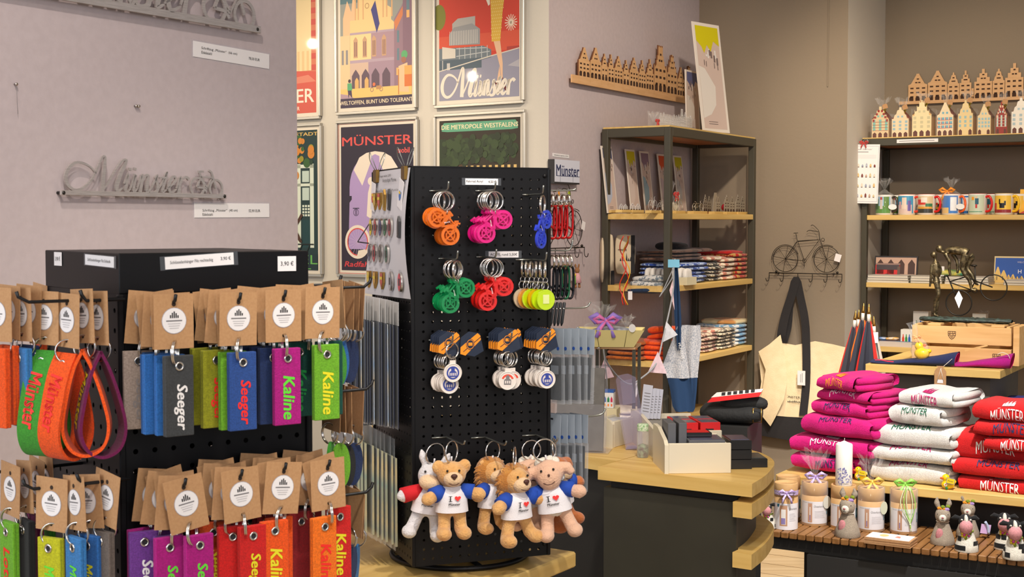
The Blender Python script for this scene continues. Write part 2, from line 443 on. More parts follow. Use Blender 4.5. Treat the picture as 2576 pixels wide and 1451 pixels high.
# ---- big wall shelf at the right
BIGD = .36
BIG = Frame(*BCK.w(0,-BIGD-.01,0).xy,BCK.deg)
bx0 = BIG.hit(2180,560).x; BIG = Frame(*BIG.w(bx0,0,0).xy,BCK.deg)
BZ =[BIG.hit(2200,346).z,BIG.hit(2200,541).z,BIG.hit(2200,710.5).z,BIG.hit(2215,872).z]
BW = 1.3
t = thing('display_shelf','wide wall shelf with mugs and painted wooden houses','shelf',BIG.w(0,0,0),BIG.a)
for x in(-.024,BW):
 for y in(0.003,BIGD-.03):
  b = MB(); b.box(x,x+.024,y,y+.026,0,BZ[0]-.0365,STEEL,bev=.002); b.obj('post',t)
b = MB()
b.box(-.024,BW+.024,0,.022,BZ[0]-.036,BZ[0]-.004,STEEL,bev=.002); b.box(-.024,-.004,.022,BIGD,BZ[0]-.036,BZ[0]-.004,STEEL); b.box(-.004,BW,BIGD-.022,BIGD,BZ[0]-.036,BZ[0]-.004,STEEL)
b.obj('top_frame',t)
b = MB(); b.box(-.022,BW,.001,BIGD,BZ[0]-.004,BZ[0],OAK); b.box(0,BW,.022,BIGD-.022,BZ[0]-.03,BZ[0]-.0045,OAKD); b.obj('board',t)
for z in BZ[1:]:
 b = MB(); b.box(.001,BW-.001,0,BIGD-.002,z-.021,z,OAK,bev=.0015); b.obj('board',t)
b = MB(); q0 = BIG.hit(2256,350,-.001); q1 = BIG.hit(2360,350,-.001); z = BZ[0]-.019
b.box(q0.x,q1.x,-.0012,-.0004,z-.0075,z+.0075,WHITE); b.rect(q0.x+.01,q1.x-.015,z-.0012,z+.0012,-.0016,INKG)
o = b.obj('price_strip',t)
# ---- counter with rounded end
CZ = .835
c0 = atz(1504,1174,CZ); c1 = atz(1892,1217,CZ)
dv =(c1-c0).xy; CNT = Frame(c0.x,c0.y,math.degrees(math.atan2(dv.y,dv.x)))
CL = dv.length
def cz(px,py,z=CZ):q = CNT.hitz(px,py,z); return(q.x,q.y)
rim = smooth([(CL,0),cz(1925,1196),cz(1944,1175),cz(1948,1163),cz(1940,1152),cz(1918,1140),cz(1892,1132)],5)
rim =[p for p in rim]+[(rim[-1][0]-.10,rim[-1][1]+.10),(0.05,rim[-1][1]+.10)]
lft = cz(1554,1160)
t = thing('sales_counter','grey counter with rounded oak top holding the white boxes','counter',(c0.x,c0.y,0),CNT.a)
b = MB(); b.slab([(0,0)]+rim+[(lft[0],rim[-1][1]),lft],CZ-.03,CZ,OAK); b.obj('counter_top',t)
px_r = CNT.hit(1853,1250,.02).x
dpt = rim[-1][1]
inn =[(p[0]-.046,p[1]+.0)for p in rim[:-2]if p[1]>.03]
bl =[(.005,.02),(px_r,.02)]+inn+[(lft[0]+.012,inn[-1][1]),(lft[0]+.012,lft[1]-.012),(.005,lft[1]-.012)]
b = MB(); b.slab(bl,0,CZ-.05,CHAR); b.slab([(p[0]+(.014 if p[0]<.2 else-.004),p[1]+(.01 if p[1]<.05 else-.004))for p in bl],CZ-.05,CZ-.0305,CHARD); b.obj('body',t)
for zs_ in(CNT.hit(1853,1263,.0).z,CNT.hit(1853,1390,.0).z,.29):
 b = MB(); b.slab([(px_r,.0)]+rim[:-2]+inn[::-1]+[(px_r,.03)],zs_-.034,zs_,OAK); b.obj('curved_shelf',t)
 # ---- side counter behind, left of it
T2 = CZ
a0 = CNT.hitz(1400,1136,T2)
t = thing('side_counter','long oak topped counter with leaflet holders and clear boxes','counter',(c0.x,c0.y,0),CNT.a)
lx, ly = lft[0]-.003, lft[1]+.001
sl =(ly-a0.y)/(lx-a0.x)
xl_ = lx-.9
b = MB(); b.slab([(xl_,ly-sl*.9),(lx,ly),(lx,ly+.5),(xl_,ly+.5)],T2-.03,T2,OAK); b.obj('counter_top',t)
b = MB(); b.slab([(xl_+.02,ly-sl*.88+.03),(lx-.012,ly+.03),(lx-.012,ly+.46),(xl_+.02,ly+.46)],0,T2-.0305,CHARD); b.obj('body',t)
# ---- table under the peg stand
SZ = .818
p0 = atz(1450,1387,SZ); p1 = atz(1290,1451,SZ); dv =(p0-p1).xy; TAB = Frame(p0.x,p0.y,math.degrees(math.atan2(dv.y,dv.x)))
t = thing('stand_table','oak table under the black peg stand of plush animals','table',(p0.x,p0.y,0),TAB.a)
b = MB(); b.box(-.62,0,0,.62,SZ-.028,SZ,OAK,bev=.003); b.obj('table_top',t)
b = MB(); b.box(-.57,-.05,.12,.56,0,SZ-.0285,CHARD); b.obj('body',t)
b = MB(); b.box(-.62,-.02,.02,.6,SZ-.075,SZ-.058,OAK,bev=.002); b.obj('under_shelf',t)
# ---- slatted bench
BNZ = .48
q = atz(1949,1336,BNZ); BEN = Frame(q.x,q.y,AX-90)
BL = 1.5
t = thing('slatted_bench','bench of brown wooden slats on a near black plinth','bench',(q.x,q.y,0),BEN.a)
SLAT = wood_mat('slat_wood',(150,106,60),(120,80,42),1,9)
k = 0; x = 0
for k in range(52):
 x = -.06+k*.0262
 b = MB(); b.box(x,x+.0225,0,.30,BNZ-.018,BNZ,SLAT,bev=.002); b.obj('slat',t)
b = MB(); b.box(-.06,BL-.2,.03,.06,BNZ-.06,BNZ-.0185,CHARD); b.box(-.06,BL-.2,.26,.29,BNZ-.06,BNZ-.0185,CHARD); b.obj('rail',t)
xq = BEN.hit(2030,1400,.008).x
b = MB(); b.box(xq,BL-.2,.008,.3,0,BNZ-.0605,CHARD); b.obj('plinth',t)
# ---- towel shelf behind the bench
TWZ = .61
q = atz(1951,1193,TWZ); TWF = Frame(q.x,q.y,AX-90)
t = thing('towel_shelf','long oak board carrying the piles of towels','shelf',(q.x,q.y,0),TWF.a)
b = MB(); b.box(0,1.5,0,.42,TWZ-.027,TWZ,OAK,bev=.002); b.obj('board',t)
yb = BEN.l(TWF.w(0,.1,0)).y
b = MB(); b.box(.06,1.5,.11,.4,0,TWZ-.0275,CHARD); b.obj('plinth',t)
# ---- tall table with the wine crate
HZ = .91
q = atz(2177,915,HZ); HTB = Frame(q.x,q.y,AX-90)
ex = HTB.hitz(2513,934,HZ).x
t = thing('display_table','high oak table carrying the wine crate and felt bottle bags','table',(q.x,q.y,0),HTB.a)
b = MB(); b.box(0,ex,0,.62,HZ-.028,HZ,OAK,bev=.0015); b.obj('table_top',t)
GRP = mat('taupe_panel',(96,90,82),.7)
xa, xb = HTB.hit(2239,1000,.06).x, HTB.hit(2490,1000,.06).x
b = MB(); b.box(xa,xb,.06,.56,0,HZ-.0285,GRP); b.obj('leg',t)
# ================================================================ stand with felt key rings
def holed_panel(w,h,nx,nz,sp,sx0,sz0,r,m,th=.0012,seg=8):
 """sheet in x,z (front at y=0) pierced by a grid of round holes"""
 b = MB(); x_end = sx0+nx*sp; z_end = sz0+nz*sp
 if sx0>0:b.rect(0,sx0,0,h,0,m); b.rect(x_end,w,0,h,0,m)
 if sz0>0:b.rect(sx0,x_end,0,sz0,0,m)
 if z_end<h:b.rect(sx0,x_end,z_end,h,0,m)
 vs =[]; fs =[]
 for i in range(nx):
  for j in range(nz):
   cx, cz_ = sx0+(i+.5)*sp, sz0+(j+.5)*sp; k = len(vs); hs = sp/2
   sq =[(hs,0),(hs,hs),(0,hs),(-hs,hs),(-hs,0),(-hs,-hs),(0,-hs),(hs,-hs)]
   for p in sq:vs.append((cx+p[0],0,cz_+p[1]))
   for a in range(8):vs.append((cx+r*math.cos(a*math.pi/4),0,cz_+r*math.sin(a*math.pi/4)))
   for a in range(8):vs.append((cx+r*math.cos(a*math.pi/4),th,cz_+r*math.sin(a*math.pi/4)))
   for a in range(8):
    c =(a+1)%8
    fs +=[(k+a,k+c,k+8+c,k+8+a),(k+8+a,k+8+c,k+16+c,k+16+a)]
 return b.add(vs,fs,m)
FS = .245
q = at(300,640,1.6)
FA = Frame(q.x,q.y,37.5)
FB = Frame(*(Vector((q.x,q.y))+Vector((-math.sin(R(37.5)),math.cos(R(37.5))))*FS),-52.5)
FC = Frame(*FA.w(FS,0,0).xy,127.5)
ftop = FA.hit(300,637).z
stand1 = thing('key_ring_stand','square black pegboard stand hung with brown tags and felt key rings','display stand',(q.x,q.y,0),FA.a)
hd = .047; SPH = .0235
hz1 = .8
for nm, loc, rz in(('pegboard',(0,0),0),('pegboard',(0,FS),-90),('pegboard',(FS,0),90),('pegboard',(FS,FS),180)):
 b = holed_panel(FS,ftop-hd-hz1,10,int((ftop-hd-hz1)/SPH),SPH,.005,.003,.0033,BLACKM)
 b.rect(0,FS,-hz1,0,0,BLACKM)
 b.obj(nm,stand1,(loc[0],loc[1],hz1),(0,0,R(rz)))
b = MB(); b.box(-.001,FS+.001,-.0012,FS+.001,ftop-hd,ftop,BLACKM,bev=.001); b.obj('header',stand1)
b = MB();
for x, y in((0,0),(FS,0),(0,FS),(FS,FS)):b.box(x-.004,x+.004,y-.004,y+.004,.0,ftop-hd-.0005,BLACKM,bev=.0015)
b.obj('corner_post',stand1)
b = MB(); b.box(-.03,FS+.03,-.03,FS+.03,0,.03,BLACKM,bev=.004); b.obj('base',stand1)
def stuck_label(fr,root,px,py,w,h,text,th=.006,roll=0,off=-.0024,tw=.85,nm='price_label',fr_root=None):
 q = fr.hit(px,py,off); b = MB()
 M_ = Matrix.Translation((q.x,off,q.z))@rotm(0,roll,0)
 if w>.05:b.rect(-w/2-.006,w/2+.006,-h/2-.001,h/2+.001,.0008,mat('label_sleeve',(70,72,76),.25),M_)
 b.box(-w/2,w/2,0,.0006,-h/2,h/2,WHITE,M_)
 if isinstance(text,str):text =[(text,0,0,th,tw)]
 for(s_,tx,tz,hh,ww)in text:b.text(s_,tx*w,tz*h,hh,-.0004,INK,w=w*ww,M=M_)
 o = b.obj(nm); o.parent = root
 lo = root.matrix_basis if False else Matrix.Translation(root.location)@Euler(root.rotation_euler).to_matrix().to_4x4()
 o.matrix_basis = lo.inverted()@(Matrix.Translation((fr.o.x,fr.o.y,0))@Matrix.Rotation(fr.a,4,'Z'))
 return o
stuck_label(FA,stand1,503,656,.088,.0145,[('Schlüsselanhänger Filz rechteckig',-.12,0,.0048,.62),('3,90 €',.38,.05,.0048,.15)],roll=-3)
stuck_label(FA,stand1,722,663,.0255,.0185,'3,90 €',.0062,tw=.7)
stuck_label(FB,stand1,249,656,.09,.0125,'Schlüsselanhänger Filz Schlaufe',.0045,roll=1,tw=.8)
stuck_label(FB,stand1,145,651,.026,.017,'3,90 €',.006,tw=.7)
FELTS ={'charcoal':(62,64,66),'blue':(38,104,178),'deep blue':(20,78,140),'navy':(24,46,92),'beige':(176,156,142),'olive':(150,150,22),'lime':(112,178,36),'royal blue':(40,78,150),'magenta':(178,12,128),'dark green':(6,74,62),'purple':(112,56,146),'orange':(244,86,14),'bright orange':(250,118,16),'red':(214,26,24),'dark red':(140,14,24),'plum':(112,14,74),'green':(60,148,42),'yellow':(196,196,18),'black':(26,27,28),'rust':(206,74,20),'sky blue':(54,128,196),'taupe':(110,98,90)}
INKS ={'white':(236,232,230),'grey':(140,130,126),'lime':(96,214,50),'yellow':(226,214,30),'red':(238,40,30),'green':(30,150,70),'black':(30,34,30)}
ring_m = CHROME
def tag_parts(root,back=False):
 """kraft hang tag with its round sticker; hook hole at the thing's origin"""
 b = MB(); w, z0, z1 = .0235, -.050, .0115
 b.box(-w,w,0,.0006,z0,z1,KRAFT)
 b.disc(0,z0+.0075,.0021,-.0002,mat('punched_hole',(52,36,26),.9),10)
 b.disc(0,0,.0026,-.0002,mat('punched_hole',(52,36,26),.9),10)
 tg = b.obj('hang_tag',root)
 b = MB(); b.disc(0,-.0185,.0148,-.0004,mat('sticker_rim',(176,170,176),.7),24); b.disc(0,-.0185,.0141,-.0006,WHITE,24)
 for k, hh in enumerate((.0035,.006,.0075,.0055,.003)):b.rect(-.005+k*.0022,-.0035+k*.0022,-.0155,-.0155+hh,-.0008,INK)
 b.rect(-.0095,.0095,-.0192,-.0178,-.0008,INKG)
 for k in range(3):b.rect(-.0075+k*.001,.0075-k*.001,-.0222-k*.0025,-.0214-k*.0025,-.0008,mat('pale_print',(186,182,184),.8))
 b.obj('sticker',tg)
def ring_part(root,z=-.0545,Rr=.0135,r=.0011,rz=25,x=0,nm='split_ring',two=True):
 b = MB(); M_ = Matrix.Translation((x,0,z))@rotm(0,0,rz)
 b.torus((0,0,0),Rr,r,ring_m,'y',20,6,M_)
 if two:b.torus((0,r*1.6,0),Rr,r*.9,ring_m,'y',20,6,M_)
 return b.obj(nm,root)
def strap_part(root,col,text=None,ink='white',L=.0905,w=.017,top=-.0575,yaw=0,x=0,roll=0):
 b = MB(); m = felt(FELTS[col]); M_ = Matrix.Translation((x,0,top))@rotm(0,roll,yaw)
 b.box(-w,w,-.0045,-.0005,-L,0,m,M_,bev=.0008); b.box(-w,w,-.0003,.0037,-L,0,m,M_,bev=.0008)
 if text:
  MT = M_@Matrix.Translation((.001,0,-.058+(.0 if len(text)>5 else.002)))@rotm(0,90,0)
  b.text(text,0,0,.0165 if('g' in text)else.0150,-.0049,plain(INKS[ink],.6,'print'),w=.052,shear=.18,bold=.028,M=MT)
 s_ = b.obj('felt_strap',root)
 b = MB(); b.torus((0,-.0048,-.0118),.0042,.0013,ring_m,'y',16,6,M_); b.disc(0,-.0118,.0032,-.0046,INK,12,M=M_); b.obj('eyelet',s_)
def loop_part(root,col,text,ink,yaw,H=.122,top=-.056,wd=.0165):
 """felt band bent into a hanging loop"""
 m = felt(FELTS[col]); M_ = rotm(0,0,yaw)
 path = smooth([(-.001,0),(-.012,-.022),(-.021,-.055),(-.0265,-.09),(-.018,-.113),(0,-.121),(.019,-.112),(.0265,-.088),(.021,-.055),(.011,-.022),(.001,0)],6)
 path =[Vector((p[0],top+p[1]*H/.121))for p in path]; N = len(path)
 def nrm(i):
  t = path[min(i+1,N-1)]-path[max(i-1,0)]; t.normalize(); return Vector((t.y,-t.x))
 vs =[]; fs =[]; th = .0034
 for i in range(N):
  n = nrm(i); a = path[i]; c = path[i]-n*-th
  o_, i_ = path[i], path[i]-n*th
  for p in(o_,i_):
   vs +=[(p.x,-wd,p.y),(p.x,wd,p.y)]
 for i in range(N-1):
  k = i*4
  fs +=[(k,k+1,k+5,k+4),(k+2,k+6,k+7,k+3),(k,k+4,k+6,k+2),(k+1,k+3,k+7,k+5)]
 b = MB(); b.add(vs,fs,m,False,M_)
 # lettering follows the outer side of the left strand
 tv, tf, x0, x1, y0, y1 = text_mesh(text,.25,.03)
 acc =[0.0]
 for i in range(1,N):acc.append(acc[-1]+(path[i]-path[i-1]).length)
 pts =[]
 for p in tv:
  s_ = .026+(p.x-x0)/(x1-x0)*.066; v =(p.y-(y0+y1)/2)/(y1-y0)*.019
  i = max(k for k in range(N-1)if acc[k]<=s_); f =(s_-acc[i])/(acc[i+1]-acc[i]); c = path[i].lerp(path[i+1],f); n = nrm(i)
  c = c+n*.0009
  pts.append((c.x,-v,c.y))
 b.add(pts,tf,plain(INKS[ink],.6,'print'),False,M_)
 s_ = b.obj('felt_loop',root)
 b = MB(); q = path[2]+nrm(2)*.0006;
 b.torus((q.x,0,q.y-.006),.0042,.0013,ring_m,'x',14,6,M_); b.obj('eyelet',s_)
def oval_part(root,col,yaw=0,emblem=False):
 b = MB(); m = felt(FELTS[col]); M_ = Matrix.Translation((0,0,-.094))@rotm(0,0,yaw)
 b.plate(arc(0,0,.0175,0,352,44,.029),-.002,.002,m,M_)
 if emblem:
  for k in range(5):b.disc(.007*math.cos(k*1.257)-.002,-.004+.008*math.sin(k*1.257),.0042,-.0024,plain((226,64,110),.6,'print'),10,M=M_)
  b.ribbon([(.006,-.012),(.011,-.004),(.009,.006)],.0012,-.0026,plain(INKS['lime'],.6,'print'),M_)
 s_ = b.obj('felt_pendant',root)
 b = MB(); b.torus((0,-.0022,.0215),.0032,.001,ring_m,'y',14,6,M_); b.obj('eyelet',s_)
def felt_key(label,pos,yaw,roll=0,col='blue',text=None,ink='white',kind='strap',ringyaw=30,sy=0,sx=0,sr=0,group=None,loopyaw=0,emblem=False):
 t = thing('felt_key_ring',label,'key ring',pos,group=group,rot=(0,R(roll),yaw))
 tag_parts(t)
 ring_part(t,rz=ringyaw,x=.002)
 if kind=='strap':strap_part(t,col,text,ink,yaw=sy,x=sx,roll=sr-roll)
 elif kind=='loop':loop_part(t,col,text,ink,loopyaw)
 else:oval_part(t,col,sy,emblem)
 return t
def hook_on(fr,x,z,L,root,m=DWIRE,r=.0021,tip=.012):
 b = MB(); path =[(x,-.0005,z),(x,-L*.9,z),(x,-L,z+tip*.5),(x,-L-.002,z+tip)]
 b.tube(path,r,m,6); o = b.obj('hook',root)
 lo = Matrix.Translation(root.location)@Euler(root.rotation_euler).to_matrix().to_4x4()
 o.matrix_basis = lo.inverted()@(Matrix.Translation((fr.o.x,fr.o.y,0))@Matrix.Rotation(fr.a,4,'Z'))
 # clusters on the face towards the shop: (pixel of the front tag's hook hole, items from the front to the back)
 #   item = (colour, lettering, ink, roll of tag, sideways shift of strap)
OUT = .085
CL_ =[((437,765),'upper left hook',[('charcoal','Seeger','white',0,.004),('blue',None,None,-2,-.004),('blue',None,None,3,-.004),('deep blue',None,None,-6,-.008),('deep blue',None,None,-8,-.006),('beige','Seeger','grey',7,-.007)]),((600,760),'second upper hook',[('royal blue','Seeger','red',1,.004),('lime',None,None,-3,-.006),('olive','Seeger','red',4,-.010),('green',None,None,-5,-.012),('olive','Seeger','lime',6,-.011),('yellow','Seeger','black',-4,-.012)]),((713,753),'third upper hook',[('magenta','Kaline','lime',0,.003),('navy',None,None,-3,-.006),('navy','Kaline','lime',3,-.004),('navy',None,None,-6,-.012),('navy',None,None,6,-.008)]),((812,746),'upper right hook',[('lime','Kaline','yellow',1,.004),('dark green',None,None,-10,.011),('dark green','Kaline','green',4,-.012),('dark green',None,None,-5,-.008),('dark green',None,None,5,-.01)]),((462,1226),'lower left hook',[('magenta','Seeger','lime',-9,.008),('magenta','Seeger','lime',4,-.006),('purple','Seeger','yellow',-4,-.014),('purple','Seeger','white',9,-.018),('purple',None,None,-12,-.01),('magenta',None,None,10,-.01)]),((604,1203),'second lower hook',[('red','Seeger','yellow',-4,.010),('red',None,None,4,.002),('red',None,None,-7,-.004),('rust','Seeger','yellow',7,-.006),('rust','Seeger','yellow',-9,-.014),('red',None,None,8,-.01)]),((714,1186),'third lower hook',[('orange','Kaline','yellow',6,-.008),('orange',None,None,-4,.002),('dark red',None,None,5,.006),('dark red',None,None,-7,.0),('red',None,None,7,-.004)]),((824,1178),'lower right hook',[('bright orange','Kaline','red',-2,-.009),('red','Kaline','yellow',-14,.014),('dark red',None,None,6,-.012),('dark red',None,None,-8,-.006),('dark red',None,None,9,-.008)]), ]
for(px,py), where, items in CL_:
 q = FA.hit(px,py,-OUT)
 hook_on(FA,q.x,q.z-.001,OUT+.004,stand1)
 n = len(items)
 seen ={}
 for i,(col,txt,ink,roll,sx)in enumerate(items):
  y = -OUT+i*(.072/max(1,n-1))
  kind_ =(col,txt,ink)
  seen[kind_] = seen.get(kind_,0)+1
 cnt ={}
 for i,(col,txt,ink,roll,sx)in enumerate(items):
  y = -OUT+i*(.072/max(1,n-1)); kind_ =(col,txt,ink)
  nm =('%s felt strap key ring reading %s in %s'%(col,txt,ink))if txt else('plain %s felt strap key ring'%col)
  grp = None
  place =('front of the %s'%where)if i==0 else('behind the front one, %s'%where)
  if seen[kind_]>1 and i>0:grp = 'felt key rings with %s straps on the %s'%(col,where)
  lab = '%s, %s'%(nm,place)
  if len(lab.split())>16:lab = lab.replace('behind the front one','further back')
  felt_key(lab,FA.w(q.x+(0 if i==0 else rnd.uniform(-.003,.003)),y,q.z),FA.a+(0 if i==0 else R(rnd.uniform(-7,7))),roll+(0 if i==0 else rnd.uniform(-2,2)),col,txt,ink,ringyaw=rnd.uniform(35,75),sx=sx,sy=rnd.uniform(-6,6),group=grp)
  # left face: (pixel of the hook hole, distance out, yaw, roll, colour, text, ink, kind)
LF =[((110,757),.075,-30,1,'green','Münster','red','loop',100,'green felt loop key ring with red lettering'),((168,763),.060,-38,2,'orange','Münster','red','loop',98,'orange felt loop key ring with red lettering beside the green loop'),((243,757),.030,-44,-2,'plum','Münster','yellow','loop',72,'plum felt loop key ring with yellow lettering'),((205,752),.045,-42,-3,'orange','Münster','red','loop',54,'orange felt loop key ring behind the plum loop'),((72,742),.085,-36,3,'navy','Lotte','red','strap',0,'navy felt strap key ring with red lettering behind the green loop'),((52,748),.095,-44,-2,'sky blue',None,None,'strap',0,'sky blue felt strap key ring left of the navy one'),((-8,748),.120,-30,0,'orange',None,None,'strap',0,'orange felt strap key ring at the frame edge, upper row'),((22,742),.105,-40,2,'orange',None,None,'strap',0,'orange felt strap key ring next to the sky blue strap, upper row'),((100,738),.055,-52,4,'rust',None,None,'strap',0,'rust felt strap key ring hidden behind the green loop'),((130,1226),.075,-26,2,'yellow','Münster','lime','strap',0,'yellow felt strap key ring with lime lettering, lower left row'),((185,1222),.060,-44,-4,'sky blue','Münster','lime','strap',0,'sky blue felt strap key ring edge-on between the yellow and the blue one'),((215,1218),.045,-30,-6,'blue','Münster','yellow','strap',0,'blue felt strap key ring with yellow lettering, lower left row'),((270,1212),.030,-40,9,'taupe',None,None,'strap',0,'taupe felt strap key ring behind the blue one with yellow lettering'),((26,1190),.100,-44,4,'lime','Lotte','red','strap',0,'lime felt strap key ring with red lettering at the frame edge'),((60,1182),.085,-50,-6,'black',None,None,'strap',0,'black felt strap key ring, lower left row'),((92,1176),.065,-50,5,'plum',None,None,'strap',0,'plum felt strap key ring, lower left row'),((115,1172),.045,-52,-4,'green',None,None,'strap',0,'green felt strap key ring behind the yellow one, lower left row'), ]
for(px,py), d, yaw, roll, col, txt, ink, kind, ly_, lab in LF:
 q = FB.hit(px,py,-d)
 felt_key(lab,FB.w(q.x,-d,q.z),R(yaw),roll,col,txt,ink,kind,ringyaw=rnd.uniform(20,60),loopyaw=ly_)
for px, py, L in((150,757,.115),(60,743,.13),(250,755,.05),(150,1222,.10),(250,1212,.06),(60,1180,.12)):
 q = FB.hit(px,py,-L*.6); hook_on(FB,q.x,q.z,L,stand1)
 # face turned away: backs of tags with oval pendants
RF =[((838,728),.030,6,'green',1,'upper'),((850,728),.045,2,'blue',1,'upper'),((866,730),.060,-2,'blue',1,'upper'),((884,732),.078,-4,'navy',1,'upper'),((897,733),.088,-7,'navy',1,'upper'),((835,985),.030,-3,'green',2,'middle'),((852,988),.045,3,'lime',2,'middle'),((868,992),.065,1,'black',2,'middle'),((895,994),.085,-5,'navy',2,'middle'),((890,1250),.065,-6,'navy',3,'lower'),((903,1252),.085,-8,'sky blue',3,'lower')]
for(px,py), d, roll, col, row, where in RF:
 d = d*1.12+.004
 q = FC.hit(px,py,-d)
 em = row==3 and col=='sky blue'
 same =(where,col)in(('upper','blue'),('upper','navy'))
 felt_key('oval %s felt pendant%s on a brown tag turned away, %s row'%(col,' and pink blossom' if em else '',where),FC.w(q.x,-d,q.z),FC.a+R(rnd.uniform(-12,4)),roll,col,kind='oval',sy=150 if em else rnd.uniform(100,140),ringyaw=rnd.uniform(0,60),emblem=em,group=('oval %s pendants, upper row'%col)if same else None)
for px, py in((826,716),(900,722),(905,980),(905,1240)):
 q = FC.hit(px,py,-.07); hook_on(FC,q.x,q.z,.088,stand1)
 # ================================================================ peg stand with key rings and plush animals
q = at(1037,430,2.30)
PW_ = .2435
PA = Frame(q.x,q.y,20.8)
PB = Frame(*PA.w(0,PW_,0).xy,20.8-90)
PC = Frame(*PA.w(PW_,0,0).xy,20.8+90)
ptop = PA.hit(1040,420).z; pbot = PA.hit(1042,1426).z
PHH = ptop-pbot
stand2 = thing('peg_stand','tall black pegboard stand with bicycle key rings and plush animals','display stand',(q.x,q.y,0),PA.a)
SP2 = .0159; NZ2 = int((PHH-.004)/SP2)
for loc, rz in(((0,0),0),((0,PW_),-90),((PW_,0),90),((PW_,PW_),180)):
 b = holed_panel(PW_,PHH,14,NZ2,SP2,(PW_-14*SP2)/2,.004,.0024,BLACKM,.001)
 b.obj('pegboard',stand2,(loc[0],loc[1],pbot),(0,0,R(rz)))
b = MB(); b.box(-.001,PW_+.001,-.001,.004,ptop,ptop+.002,BLACKM); b.box(-.001,.004,.004,PW_+.001,ptop,ptop+.002,BLACKM); b.box(PW_-.004,PW_+.001,.004,PW_+.001,ptop,ptop+.002,BLACKM); b.box(-.001,PW_,PW_-.004,PW_+.001,ptop,ptop+.002,BLACKM); b.obj('rim',stand2)
b = MB()
for x, y in((0,0),(PW_,0),(0,PW_),(PW_,PW_)):b.box(x-.003,x+.003,y-.003,y+.003,pbot,ptop,BLACKM,bev=.0012)
b.obj('corner_post',stand2)
b = MB(); rc = PA.l(atz(1140,1408,SZ)); rc =(PW_/2,PW_/2)
b.torus((rc[0],rc[1],SZ+.0055),.120,.0048,BLACKM,'z',48,8)
b.obj('base_ring',stand2)
b = MB(); b.tube([(rc[0]-.118,rc[1],SZ+.006),(rc[0]+.118,rc[1],SZ+.006)],.004,BLACKM); b.tube([(rc[0],rc[1]-.118,SZ+.006),(rc[0],rc[1]+.118,SZ+.006)],.004,BLACKM)
b.tube([(rc[0],rc[1],SZ+.004),(rc[0],rc[1],pbot+.2)],.012,BLACKM,10); b.obj('base_cross',stand2)
for xx, zz in((PW_-.008,ptop-.012),(PW_-.008,pbot+.02),(PW_-.008,pbot+.30)):
 b = MB(); b.lathe([(.0035,0),(.0035,.002),(.002,.0035)],BLACKM,10,M=Matrix.Translation((xx,0,zz))@rotm(90)); b.obj('screw',stand2)
stuck_label(PA,stand2,1212,457,.058,.0105,[('Fahrrad Acryl',-.22,0,.0052,.5),('4,50 €',.32,0,.0052,.24)],off=-.0016)
stuck_label(PA,stand2,1267,640,.054,.0105,'ACRYL rund 5,50€',.0052,off=-.0016,tw=.9)
# ---- acrylic bicycles
def acrylic(c):return MATS.get('acrylic_%d_%d_%d'%c)or _acr(c)
def _acr(c):
 m = mat('acrylic_%d_%d_%d'%c,c,.05,alpha=.58,spec=1.0,coat=1.0)
 return m
def bike_flat(mb,c,m,s=1.0,yy=0.0,th=.003,ang=0.0,flip=1):
 """flat bicycle cut from one sheet; drawn around c in x,z"""
 M_ = Matrix.Translation((c[0],yy,c[1]))@rotm(0,ang,0)
 y0, y1 = -th/2, th/2
 P = lambda x, z:(x*s*flip,z*s)
 for wx in(-.0185,.0185):
  cx, cz_ = P(wx,-.004)
  mb.ribbon([(cx+.0135*s*math.cos(2*math.pi*i/24),cz_+.0135*s*math.sin(2*math.pi*i/24))for i in range(25)],.0045*s,y0,m,M_,y1)
  mb.ribbon([(cx-.012*s,cz_),(cx+.012*s,cz_)],.0022*s,y0,m,M_,y1); mb.ribbon([(cx,cz_-.012*s),(cx,cz_+.012*s)],.0022*s,y0+.0002,m,M_,y1)
  mb.ribbon(arc(cx,cz_,.0072*s,0,360,16),.0016*s,y0,m,M_,y1)
 w = .0034*s
 for pts in([(-.0185,-.004),(-.002,-.006),(.011,.013),(-.007,.012),(-.0185,-.004)],[(-.002,-.006),(-.009,.018)],[(.0185,-.004),(.010,.018),(.014,.021)],[(-.014,.0185),(-.004,.0185)]):
  mb.ribbon([P(*p)for p in pts],w,y0,m,M_,y1)
 return M_
def acryl_key(label,pos,yaw,col,ang,dx=0.0,flip=1,group=None,s=1.0,txt=True,roll=0):
 t = thing('bicycle_key_ring',label,'key ring',pos,group=group,rot=(0,R(roll),yaw))
 ring_part(t,z=-.0165,Rr=.0152,r=.0011,rz=rnd.uniform(-20,45),two=True)
 b = MB(); b.torus((0,0,-.0345),.0035,.0008,ring_m,'x',12,5); b.obj('link',t)
 b = MB(); m = acrylic(col)
 M_ = bike_flat(b,(dx,-.0555),m,s,0,.0034,ang,flip)
 b.ringflat(0,-.0375,.0016,.0042,-.0017,m,12); b.ribbon([(0,-.040),(dx*.5,-.046)],.005,-.0016,m,None,.0016)
 if txt:b.text('Münster',.0035*flip,.004,.0022,-.0021,plain((240,236,236),.6,'print'),M=M_@rotm(0,-65*flip,0))
 b.obj('acrylic_bicycle',t); return t
def wire_hook(fr,x,z,L,root,xbar=0.0,tip=.014):
 b = MB(); b.tube([(x-xbar,-.002,z),(x,-.003,z)],.0014,WIRE,6)if xbar else None
 b.tube(smooth([(x,-.0005,z),(x,-L*.5,z),(x,-L*.9,z+.001),(x,-L,z+tip)],4),.0016,WIRE,6)
 o = b.obj('hook',root); lo = Matrix.Translation(root.location)@Euler(root.rotation_euler).to_matrix().to_4x4()
 o.matrix_basis = lo.inverted()@(Matrix.Translation((fr.o.x,fr.o.y,0))@Matrix.Rotation(fr.a,4,'Z'))
